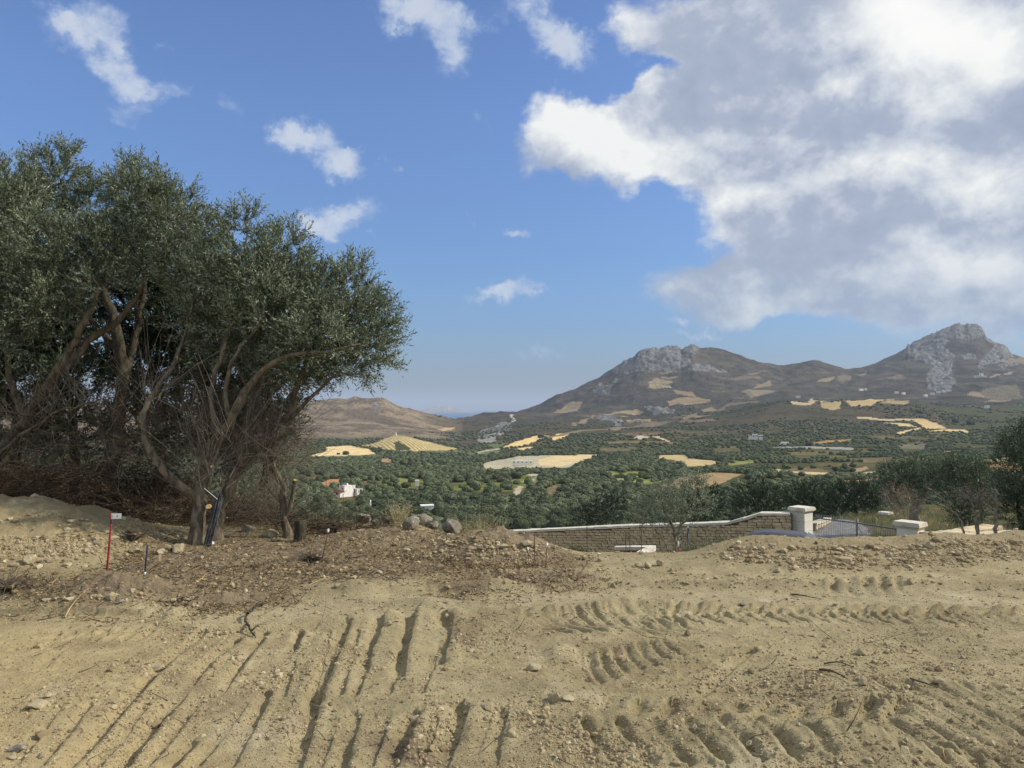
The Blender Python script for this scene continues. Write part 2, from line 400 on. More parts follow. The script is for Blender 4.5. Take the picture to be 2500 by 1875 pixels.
def zbase(x, y):
    """scattered points"""
    x = np.atleast_1d(np.asarray(x, float)); y = np.atleast_1d(np.asarray(y, float))
    px = CX + F * x / np.maximum(y, 2.8)
    Z = np.stack([row_z(k, px) for k in range(len(ROWS))])
    h = np.diff(LOGY)[:, None]; d = np.diff(Z, axis=0) / h
    m = np.zeros_like(Z); w1 = 2 * h[1:] + h[:-1]; w2 = h[1:] + 2 * h[:-1]
    ok = d[1:] * d[:-1] > 0
    with np.errstate(divide='ignore', invalid='ignore'):
        hm = (w1 + w2) / (w1 / d[:-1] + w2 / d[1:])
    m[1:-1] = np.where(ok, hm, 0)
    l = np.log(np.maximum(y, 0.5)); k = np.clip(np.searchsorted(LOGY, l) - 1, 0, len(LOGY) - 2)
    H = LOGY[k + 1] - LOGY[k]; t = np.clip((l - LOGY[k]) / H, 0, 1); j = np.arange(len(x))
    return ((2*t**3 - 3*t**2 + 1) * Z[k, j] + (t**3 - 2*t**2 + t) * H * m[k, j] + (-2*t**3 + 3*t**2) * Z[k+1, j] + (t**3 - t**2) * H * m[k+1, j])
def relief_far(x, y):
    """gullies and knolls added to the far land, metres"""
    a = sstep(y, 90, 600)
    mt = sstep(y, 1500, 3000)
    h = fbm(x, y, 150, 4, 0.5, 3.0) * 2.2 * a * (1 - mt)
    h = h + (ridged(x, y, 420, 5, 5.0) - 0.62) * 40 * mt + fbm(x, y, 60, 4, 0.55, 8.0) * 5.0 * mt
    return h * (1 - sstep(y, 6000, 9000))
# ------------------------------------------------------------------ the building plot: relief of the near ground
def gpts(lst): return [G(a, b) for a, b in lst]
GROOVES = [  # strokes pressed by the digger's grousers: photo points, half width (m), depth (m)
    ([(170, 1875), (250, 1790), (330, 1700), (420, 1610), (512, 1530)], .030, .042),
    ([(300, 1875), (380, 1770), (445, 1700), (520, 1610), (580, 1565)], .032, .05),
    ([(415, 1880), (470, 1815)], .028, .035), ([(535, 1695), (600, 1610), (650, 1545)], .026, .034),
    ([(560, 1875), (600, 1800), (625, 1755), (655, 1690)], .028, .04),
    ([(720, 1880), (757, 1770), (778, 1690), (810, 1620), (848, 1520)], .034, .05),
    ([(700, 1610), (722, 1570), (738, 1545)], .026, .035),
    ([(888, 1645), (900, 1590), (918, 1545), (930, 1508)], .034, .05),
    ([(977, 1655), (984, 1600), (995, 1550), (1004, 1505)], .036, .055),
    ([(1068, 1622), (1078, 1580), (1088, 1530), (1092, 1512)], .055, .075),
    ([(835, 1880), (850, 1820), (872, 1750)], .028, .04), ([(955, 1880), (985, 1810), (1014, 1748)], .034, .05),
    ([(1075, 1880), (1098, 1820), (1128, 1735)], .044, .06), ([(1203, 1880), (1214, 1800), (1228, 1745)], .03, .035),
    ([(640, 1490), (700, 1455), (780, 1430)], .03, .02), ([(1710, 1668), (1780, 1620), (1840, 1590)], .03, .035),
    ([(100, 1640), (150, 1590), (230, 1560)], .03, .02), ([(40, 1600), (90, 1570), (150, 1555)], .03, .015)]
for i in range(17): GROOVES.append(([(1655 + i * 51, 1476), (1648 + i * 51, 1488), (1636 + i * 51, 1499)], .017, .044))
for i in range(18): GROOVES.append(([(1560 + i * 51.5, 1503), (1572 + i * 51.5, 1511), (1600 + i * 51.5, 1521)], .017, .044))
for i in range(9): GROOVES.append(([(1275 + i * 42, 1482 + i * 1.5), (1282 + i * 44, 1502), (1310 + i * 46, 1526 + i), (1385 + i * 44, 1546)], .015, .036))
for i in range(7): GROOVES.append(([(1435 + i * 30, 1592 - i * 6), (1440 + i * 32, 1618 - i * 7), (1462 + i * 33, 1640 - i * 8)], .014, .030))
for i in range(8): GROOVES.append(([(1500 + i * 22, 1664 - i * 13), (1580 + i * 22, 1668 - i * 13), (1680 + i * 20, 1660 - i * 13)], .015, .030))
GROOVES = [(g_[0], g_[1] * .82, g_[2] * 1.15) for g_ in GROOVES[:18]] + GROOVES[18:]
for i in range(7): GROOVES.append(([(1600 + i * 34, 1650 - i * 12), (1640 + i * 36, 1640 - i * 11), (1700 + i * 34, 1620 - i * 9)], .013, .024))
GROOVES += [([(a_, 1875), (a_ + 70, 1790), (a_ + 120, 1720)], .016, .016) for a_ in (30, 100, 240, 360, 480)] + [([(a_, 1700), (a_ + 26, 1620), (a_ + 44, 1540)], .016, .018) for a_ in (690, 760, 830, 870, 950, 1030)] + [([(a_, 1870), (a_ + 24, 1810), (a_ + 40, 1760)], .016, .02) for a_ in (780, 905, 1025, 1150)]
for i in range(10): GROOVES.append(([(1478 + i * 80, 1703 + (i > 6) * 6), (1464 + i * 80, 1722 + (i > 6) * 6), (1445 + i * 80, 1741 + (i > 6) * 6)], .022, .046))
for i in range(11): GROOVES.append(([(1420 + i * 84, 1758 + i * .8), (1436 + i * 86, 1788), (1462 + i * 87, 1818), (1496 + i * 88, 1858)], .019, .044))
for i in range(6):
    for j in range(5): GROOVES.append(([(2130 + i * 72 + j * 18, 1655 + j * 48 + i * 4), (2158 + i * 74 + j * 18, 1672 + j * 48 + i * 4), (2190 + i * 74 + j * 18, 1690 + j * 49 + i * 5)], .017, .030))
for i in range(5): GROOVES.append(([(2035 + i * 38, 1418), (2028 + i * 40, 1432), (2040 + i * 44, 1446)], .022, .05))
for i in range(9): GROOVES.append(([(20 + i * 40, 1600 - i * 5), (55 + i * 40, 1575 - i * 5), (100 + i * 40, 1556 - i * 4)], .022, .018))
MOUNDS = [  # soft heaps: photo foot point, radius x, radius y, height
    (868, 1455, .13, .16, .10), (908, 1460, .12, .14, .10), (1045, 1468, .30, .16, .13), (1185, 1442, .35, .2, .06), (800, 1440, .4, .2, .05),
    (300, 1462, .55, .32, .20), (30, 1450, .5, .3, .12), (560, 1478, .3, .2, .05), (1400, 1460, .6, .2, .05), (1585, 1475, .7, .14, .07),
    (1230, 1345, .62, .6, .20), (1330, 1405, .6, .3, .05), (1830, 1800, .25, .3, .03), (2050, 1820, .35, .22, .06), (2140, 1850, .3, .3, .05),
    (1250, 1520, .3, .16, .05), (1370, 1600, .1, .2, .06), (1500, 1540, .2, .12, .03), (1060, 1600, .5, .2, .03), (1330, 1690, .3, .12, .04),
    (820, 1370, .8, .6, .03), (1000, 1340, 1.2, .5, .10), (930, 1320, .7, .4, .12), (520, 1375, .9, .4, .06), (1740, 1440, .3, .15, .04)]
MOUNDS = [(*G(m_[0], m_[1]), *m_[2:]) for m_ in MOUNDS]
def tread(x, y, path, hw, pitch, depth, slant=0.8, off=0.0, rows=2, wob=0.02):
    """lug prints of a tyre along a polyline"""
    h = np.zeros_like(x); best = np.full(x.shape, 1e9); S = np.zeros_like(x); Tt = np.zeros_like(x); s0 = 0
    for a, b in zip(path[:-1], path[1:]):
        e_ = b - a; L = np.hypot(*e_); e_ = e_ / L
        s = (x - a[0]) * e_[0] + (y - a[1]) * e_[1]; t = -(x - a[0]) * e_[1] + (y - a[1]) * e_[0]
        sc = np.clip(s, 0, L); d = np.hypot(s - sc, t)
        m = d < best
        best = np.where(m, d, best); S = np.where(m, s0 + s, S); Tt = np.where(m, t, Tt); s0 += L
    tt = Tt / hw; inside = sstep(np.abs(tt), 1.12, 0.96) * sstep(S, -0.03, 0.05) * sstep(S, s0 + .03, s0 - .05)
    w = fbm(x, y, 0.35, 2, 0.5, 4.0) * wob
    ph = (S + w) / pitch + slant * np.abs(tt) + np.where(tt > 0, 0.5, 0.0) + off
    fr = ph - np.floor(ph)
    pul = sstep(fr, 0.0, 0.16) * sstep(fr, 0.78, 0.38)            # steep front, soft back
    mid = 1 - np.exp(-(tt / 0.10) ** 2) * 0.7
    h = depth * (pul * mid - 0.45) * inside
    h += 0.35 * depth * np.exp(-((np.abs(tt) - 1.12) / 0.12) ** 2) * sstep(S, -.05, .05) * sstep(S, s0 + .05, s0 - .05)
    return .62 * h * (0.45 + 0.65 * np.clip(fbm(x, y, 0.8, 2, .5, 9.0) + 0.6, 0, 1.2)), inside
TREADS = [([(1230, 1500), (1700, 1497), (2100, 1494), (2700, 1500)], .22, .165, .014, .9), ([(1400, 1770), (1500, 1762), (1850, 1758), (2160, 1765), (2330, 1790)], .26, .165, .014, .8)]
STICK_BROWN = [  # zones of brown humus and litter: photo polygon
    [(330, 1330), (480, 1310), (700, 1300), (900, 1290), (1250, 1290), (1330, 1330), (1450, 1370), (1420, 1400), (1250, 1390), (1120, 1400), (1000, 1410), (880, 1425), (760, 1440), (700, 1470), (560, 1490), (480, 1500), (380, 1490), (250, 1510), (60, 1480), (0, 1440), (0, 1400), (150, 1420), (270, 1400)],
    [(1000, 1420), (1120, 1400), (1300, 1395), (1460, 1400), (1480, 1425), (1250, 1440), (1130, 1460)],
    [(850, 1800), (1040, 1790), (1060, 1875), (980, 1880)], [(1090, 1530), (1180, 1520), (1180, 1590), (1110, 1590)]]
def near_relief(x, y):
    """returns height detail, brownness"""
    x = np.asarray(x, float); y = np.asarray(y, float)
    h = np.zeros_like(x)
    fade = sstep(y, 16, 11) * sstep(y, -2, 1)
    # spoil heap at left
    crest = np.interp(x, [-12, -8, -6.3, -5.7, -5.2, -4.8, -4.4, -4.05, -3.6], [.9, .85, .62, .54, .44, .30, .15, .05, 0])
    wob_ = .12 * fbm(x, y, 1.1, 3, .5, 14)
    ylo = 6.75 + np.clip(x + 6.0, 0, 3) * .55 + wob_; yhi = 9.0
    front = np.clip((y - ylo) / (yhi - ylo), 0, 1)
    heap = crest * (.12 * sstep(front, 0, .25) + .88 * front ** 1.15) * sstep(y, 10.9, 9.1)
    nb = fbm(x, y, .5, 4, .55, 2.0)
    h += heap * (1 + .10 * nb) + 0.06 * nb * (heap > .02) * sstep(heap, .02, .3)
    # rubble bank along the right edge
    ph = CX + F * x / np.maximum(y, 1)
    yb = 8.75 + .25 * np.sin(x * 1.3) + .15 * fbm(x, y, 1.2, 3, .5, 6)
    bk = np.exp(-((y - yb) / .55) ** 2) * sstep(ph, 1640, 1850) * (0.20 + .09 * fbm(x, y * 2, .9, 3, .5, 12))
    bk += np.exp(-((y - yb + .75) / .5) ** 2) * sstep(ph, 1500, 1800) * .05
    h += bk
    # broad unevenness
    h += 0.035 * fbm(x, y, 1.9, 3, .5, 1.0) * sstep(y, 3, 5) + 0.018 * fbm(x, y, .55, 3, .5, 3.3)
    for (mx, my, rx, ry, hh) in MOUNDS:
        q = ((x - mx) / rx) ** 2 + ((y - my) / ry) ** 2
        m = q < 9
        if m.any():
            rr = np.clip(1 - np.sqrt(q[m]) * .62, 0, 1)
            h[m] += hh * sstep(rr, 0, 1) * (1 + .35 * fbm(x[m], y[m], .22, 3, .5, 2.2))
    # tyre and track prints
    box = (y < 9.2) & (y > 2.6)
    ins_all = np.zeros_like(x)
    for path, hw, pt, dp, sl in TREADS:
        pp = gpts(path)
        t_, ins = tread(x, y, [np.array(p) for p in pp], hw, pt, dp, sl)
        h += t_ * box; ins_all = np.maximum(ins_all, ins * box)
    for pts, hw, dp in GROOVES:
        pp = gpts(pts); xs = [p[0] for p in pp]; ys = [p[1] for p in pp]
        m = (x > min(xs) - .4) & (x < max(xs) + .4) & (y > min(ys) - .4) & (y < max(ys) + .4)
        if not m.any(): continue
        X = x[m] + .010 * fbm(x[m], y[m], .08, 3, .6, 7); Y_ = y[m]
        d = np.full(X.shape, 1e9); sg = np.zeros_like(X)
        for a, b in zip(pp[:-1], pp[1:]):
            e_ = (b - a); L = np.hypot(*e_); e_ = e_ / L
            s = (X - a[0]) * e_[0] + (Y_ - a[1]) * e_[1]; t = (X - a[0]) * e_[1] - (Y_ - a[1]) * e_[0]
            sc = np.clip(s, 0, L); dd = np.hypot(s - sc, t)
            q = dd < d; d = np.where(q, dd, d); sg = np.where(q, np.sign(t), sg)
        ds = d * sg                                             # + = right of the stroke
        depth = .92 * dp * (0.60 + .8 * fbm(X, Y_, .4, 2, .5, 5))
        g = -depth * sstep(ds, hw * 1.15, hw * .8) * sstep(ds, -hw * 3.2, -hw * .3)
        g += depth * .40 * np.exp(-((ds - hw * 2.1) / (hw * 1.1)) ** 2) + depth * .22 * np.exp(-((ds + hw * 4.2) / (hw * 1.5)) ** 2)
        h[m] += g
    # long pressed wheel lane, with its crumbled lips
    ll = [np.array(p) for p in gpts([(560, 1500), (800, 1482), (1100, 1470), (1500, 1452), (2000, 1458), (2700, 1455)])]
    d = polyd(x, y, ll); m = d < .9
    lane = sstep(d, .42, .30)
    h = h * (1 - .6 * lane * box) - .025 * lane * box
    h += .04 * np.exp(-((d - .43) / .07) ** 2) * box * (1 + .6 * fbm(x, y, .2, 2, .5, 3))
    # cut ledges
    for pts, hh in (([(-80, 1500), (160, 1500), (350, 1508), (420, 1500)], .05), ([(1330, 1680), (1500, 1676), (1800, 1688), (2050, 1712)], -.055), ([(1180, 1620), (1290, 1625)], -.04),
                    ([(1400, 1748), (1700, 1752), (2000, 1758), (2200, 1775)], -.04)):
        pp = gpts(pts); X0 = [p[0] for p in pp]; Y0 = [p[1] for p in pp]
        yy = np.interp(x, X0, Y0) + .03 * fbm(x, y, .3, 3, .5, 5.5)
        mk = sstep(x, X0[0] - .1, X0[0] + .2) * sstep(x, X0[-1] + .1, X0[-1] - .3)
        h += hh * sstep(y, yy - .025, yy + .02) * mk * sstep(y, yy + .9, yy + .1)
    # crumbs
    brown = np.zeros_like(x)
    px_, py_ = to_pix(x, y, np.zeros_like(x))
    jx = 14 * fbm(x, y, .5, 3, .5, 21); jy = 9 * fbm(x, y, .4, 3, .5, 27)
    for pg in STICK_BROWN:
        acc = 0.0
        for ox, oy in ((0, 0), (26, 5), (-26, -5), (13, -10), (-13, 10), (40, -4), (-40, 4), (0, 15), (0, -15)):
            acc = acc + inpoly(px_ + jx * 2.2 + ox, py_ + jy * 1.6 + oy, pg)
        brown = np.maximum(brown, acc / 9.0)
    fine = (y > 2.4) & (y < 13)
    xf, yf = x[fine], y[fine]
    c = fbm(xf, yf, .13, 3, .6, 31) * .007 + fbm(xf, yf, .045, 3, .6, 37) * .0055
    c += np.clip(fbm(xf, yf, .07, 3, .6, 41) - .22, 0, 1) * .026
    c *= (0.8 + 1.1 * brown[fine] + 1.2 * sstep(heap[fine], .02, .2) + .8 * sstep(bk[fine], .03, .12)) * (1 - .65 * lane[fine])
    h[fine] += c
    h[fine] += brown[fine] * (.022 * fbm(xf, yf, .22, 4, .6, 45) + .03 * np.clip(fbm(xf, yf, .16, 3, .6, 47) - .15, 0, 1))
    return h * fade, brown, ins_all, lane, heap, bk
def ground_z_exact(x, y):
    x = np.atleast_1d(np.asarray(x, float)); y = np.atleast_1d(np.asarray(y, float))
    z = zbase(x, y)
    n = y < 16
    if n.any(): z[n] += near_relief(x[n], y[n])[0]
    f = y > 60
    if f.any(): z[f] += relief_far(x[f], y[f])
    return z
u_in = np.arange(-0.76, 0.76, 0.00105)
ks = np.arange(1, 60)
u_out = 0.76 + 0.00105 * np.cumsum(1.135 ** ks)
u_out = u_out[u_out < 9]
U = np.concatenate([-u_out[::-1], u_in, u_out])
def yrow_from_py(p): return 1.65 * F / (p - HOR)
Yn = np.concatenate([np.linspace(-25, 1.5, 12), np.linspace(2.0, 3.1, 12), 1.65 * F / (np.linspace(1960, 1345, 560) - HOR)])
Yn = np.concatenate([Yn[Yn < 8.74], np.linspace(8.75, 11.5, 110), np.linspace(11.55, 16, 60), np.exp(np.linspace(math.log(16.2), math.log(60), 60))])
def grid_faces(nr, nc):
    i = np.arange(nr - 1)[:, None] * nc + np.arange(nc - 1)[None, :]
    return np.stack([i, i + 1, i + nc + 1, i + nc], -1).reshape(-1, 4)

# --- near sheet
ZB = zbase_cols(U, np.maximum(Yn, .5))
YY = np.repeat(Yn[:, None], len(U), 1); XX = U[None, :] * np.maximum(Yn, 2.8)[:, None]
det = near_relief(XX.ravel(), YY.ravel())
ZZ = ZB + det[0].reshape(ZB.shape)
xf, yf = XX.ravel(), YY.ravel()
brown, ins_all, lane, heap, bk = det[1:]
def C(*c): return np.array(lin(*c)[:3])
tan1, tan2, tan3 = C(180, 166, 127), C(158, 145, 110), C(192, 171, 125)
n1_ = fbm(xf, yf, 1.2, 4, .55, 51); n2_ = fbm(xf, yf, .25, 4, .6, 57); n3_ = fbm(xf, yf, .07, 3, .6, 61)
cc = tan2 + (tan1 - tan2) * sstep(n1_ + .5 * n2_, -.5, .5)[:, None]
lpx, lpy = to_pix(xf, yf, np.zeros_like(xf))
warm = sstep(lpx, 900, 100) * sstep(lpy, 1480, 1560)
cc = cc + (tan3 - cc) * (warm * .7)[:, None]
n4_ = fbm(xf, yf, .7, 4, .6, 63); n5_ = fbm(xf, yf, 2.6, 3, .5, 65)
cc = cc + (C(142, 126, 97) - cc) * (sstep(n4_ + .4 * n5_, .12, .5) * .55)[:, None]
cc = cc + (C(196, 183, 149) - cc) * (sstep(n4_ - .3 * n5_, -.22, -.5) * .5 * (1 - .4 * ins_all) + lane * .25)[:, None]
bcol = C(116, 101, 82)
bcol2 = C(144, 127, 102)
bm = sstep(brown + .45 * n2_ - .05, .15, 1.0)
cc = cc + ((bcol2 + (bcol - bcol2) * sstep(n2_ + n3_, -.4, .5)[:, None]) - cc) * (bm * .85)[:, None]
hb = sstep(heap, .02, .15)
cc = cc + (C(148, 130, 96) - cc) * (hb * sstep(n2_, -.3, .4) * .7)[:, None]
bb = sstep(bk, .02, .08)
cc = cc + (C(158, 142, 110) - cc) * (bb * .6)[:, None]
cc = cc * (1 + .18 * n3_ + .12 * n2_)[:, None]
# dry slope beyond the plot, grass terrace behind the gate, weeds below the bank
far_m = sstep(yf, 9.4, 11.5)
gr = C(98, 92, 62) + (C(74, 80, 50) - C(98, 92, 62)) * sstep(fbm(xf, yf, 3.0, 4, .6, 71), -.3, .3)[:, None]
gr = gr + (C(118, 104, 66) - gr) * (sstep(fbm(xf, yf, 1.3, 4, .6, 77), .05, .4))[:, None]
cc = cc + (gr - cc) * (far_m * sstep(xf / np.maximum(yf, 1), -.12, .08))[:, None]
lf = C(96, 80, 58) + (C(120, 100, 72) - C(96, 80, 58)) * sstep(n2_, -.3, .3)[:, None]
cc = cc + (lf - cc) * (far_m * sstep(xf / np.maximum(yf, 1), 0.0, -.2))[:, None]
# --- soil material
m_soil, T, b, o = new_mat('soil')
vc = T.add('ShaderNodeVertexColor', layer_name='tone')
pos = T.add('ShaderNodeTexCoord').outputs['Object']
na = T.noise(pos, 9.0, 6, .65); nb_ = T.noise(pos, 60.0, 5, .7); nc_ = T.noise(pos, 240.0, 3, .7)
cmul = T.m('ADD', T.m('MULTIPLY', na, .5), T.m('ADD', T.m('MULTIPLY', nb_, .55), T.m('MULTIPLY', nc_, .55)))
colr = T.vm('SCALE', vc.outputs[0]); T.set(colr.node, 'Scale', T.m('ADD', cmul, .2))
vor = T.add('ShaderNodeTexVoronoi', ins={'Vector': pos, 'Scale': 42.0})
peb = T.m('MULTIPLY', T.ramp(vor.outputs['Distance'], .34, .18), T.ramp(T.noise(pos, 3.0, 3, .6), .50, .62))
colr = T.mix(T.m('MULTIPLY', peb, .35), colr, lin(196, 184, 150))
T.set(b, 'Base Color', colr)
b.inputs['Roughness'].default_value = 1.0; b.inputs['Specular IOR Level'].default_value = .08
hh = T.m('ADD', T.m('MULTIPLY', nb_, 1.0), T.m('ADD', T.m('MULTIPLY', nc_, .45), T.m('MULTIPLY', peb, .35)))
bn = T.add('ShaderNodeBump', ins={'Height': hh, 'Strength': .75, 'Distance': .022})
T.l.new(bn.outputs[0], b.inputs['Normal'])
me = mesh_data('ground', np.stack([XX.ravel(), YY.ravel(), ZZ.ravel()], 1), grid_faces(*ZZ.shape), m_soil, True, colors=cc)
ground = tag(add_obj('ground', me), kind='structure')
Zlast = ZZ[-1].copy()
NEAR = {'z': ZZ, 'brown': brown.reshape(ZZ.shape), 'lane': lane.reshape(ZZ.shape), 'heap': heap.reshape(ZZ.shape), 'bk': bk.reshape(ZZ.shape)}
def near_field(name, x, y):
    x = np.atleast_1d(np.asarray(x, float)); y = np.atleast_1d(np.asarray(y, float)); Z = NEAR[name]
    i = np.clip(np.searchsorted(Yn, y) - 1, 0, len(Yn) - 2); u = x / np.maximum(y, 2.8)
    j = np.clip(np.searchsorted(U, u) - 1, 0, len(U) - 2)
    a = np.clip((y - Yn[i]) / (Yn[i + 1] - Yn[i]), 0, 1); c_ = np.clip((u - U[j]) / (U[j + 1] - U[j]), 0, 1)
    return (Z[i, j] * (1 - a) + Z[i + 1, j] * a) * (1 - c_) + (Z[i, j + 1] * (1 - a) + Z[i + 1, j + 1] * a) * c_
def ground_z(x, y):
    x = np.atleast_1d(np.asarray(x, float)); y = np.atleast_1d(np.asarray(y, float))
    z = near_field('z', x, y); f = y > 60
    if f.any(): z[f] = zbase(x[f], y[f]) + relief_far(x[f], y[f])
    return z
def gz(x, y): return float(ground_z([x], [y])[0])
def on_ground(px, py, it=6):
    """point on the near ground seen at a photo pixel"""
    z = 0.0
    for _ in range(it):
        g = G(px, py, z); z = 0.5 * z + 0.5 * gz(g[0], g[1])
    return np.array([g[0], g[1], gz(g[0], g[1])])
del XX, YY, cc, det

# ------------------------------------------------------------------ valley, hills and mountains
Yh = np.concatenate([np.exp(np.linspace(math.log(60), math.log(230), 25))[:-1], np.exp(np.linspace(math.log(230), math.log(1900), 330))[:-1],
                     np.exp(np.linspace(math.log(1900), math.log(5400), 360))[:-1], np.exp(np.linspace(math.log(5400), math.log(9500), 16))])
u_in2 = np.arange(-0.74, 0.74, 0.00125)
Uh = np.concatenate([-(0.74 + .00125 * np.cumsum(1.15 ** ks))[::-1], u_in2, 0.74 + .00125 * np.cumsum(1.15 ** ks)])
Uh = Uh[np.abs(Uh) < 9]
HB = zbase_cols(Uh, Yh)
YY = np.repeat(Yh[:, None], len(Uh), 1); XX = Uh[None, :] * Yh[:, None]
bpx, bqy = to_pix(XX, YY, HB)
xs_, ys_ = XX.ravel(), YY.ravel()
bpx, bqy = bpx.ravel(), bqy.ravel()
HZ = HB.ravel() + relief_far(xs_, ys_) * sstep(ys_, 60, 90)
# noise warp so that no painted border runs straight
wx = fbm(xs_, ys_, 60, 4, .55, 81) * np.clip(F / ys_ * 5, 1.0, 9); wy = fbm(xs_, ys_, 50, 4, .55, 87) * np.clip(F / ys_ * 1.2, .7, 4)
wx = wx + 5 * fbm(xs_, ys_, 18, 3, .6, 83) * np.clip(F / ys_ * .8, .8, 2.5); wy = wy + 1.6 * fbm(xs_, ys_, 16, 3, .6, 89)
qx, qy = bpx + wx, bqy + wy
def msk(poly): return inpoly(qx, qy, poly)
ROCK = [[(1551, 872), (1561, 856), (1589, 850), (1656, 848), (1668, 872), (1687, 878), (1690, 890), (1675, 897), (1637, 902), (1596, 900), (1558, 899), (1535, 907), (1498, 903), (1490, 895), (1523, 880)],
        [(1678, 903), (1703, 886), (1732, 888), (1779, 903), (1754, 908), (1706, 911)], [(1447, 954), (1469, 938), (1494, 941), (1491, 957), (1466, 960)], [(1496, 932), (1504, 918), (1514, 924), (1506, 935)],
        [(1564, 995), (1596, 992), (1649, 1002), (1643, 1011), (1596, 1014)], [(1668, 854), (1692, 842), (1710, 851), (1694, 862), (1700, 870), (1685, 868)],
        [(1450, 1027), (1460, 1022), (1485, 1020), (1522, 1032), (1510, 1037), (1480, 1030)], [(1163, 1076), (1170, 1055), (1190, 1046), (1214, 1050), (1210, 1078), (1180, 1082)], [(1195, 1052), (1235, 1030), (1250, 1045), (1225, 1065)],
        [(2215, 848), (2230, 839), (2294, 810), (2338, 792), (2357, 796), (2379, 791), (2404, 800), (2413, 820), (2370, 826), (2319, 823), (2306, 845), (2335, 867), (2325, 886), (2325, 915), (2338, 940), (2306, 952), (2265, 946), (2262, 921), (2281, 889), (2243, 877), (2205, 866)],
        [(2433, 842), (2458, 840), (2478, 869), (2433, 886), (2395, 905), (2382, 899), (2398, 873)], [(2343, 868), (2366, 857), (2384, 867), (2380, 880), (2355, 880)], [(2400, 826), (2442, 835), (2440, 841), (2410, 834)],
        [(2435, 895), (2480, 880), (2490, 888), (2450, 902)], [(905, 992), (918, 986), (932, 1002), (918, 1005)], [(1540, 1032), (1560, 1028), (1575, 1035)]]
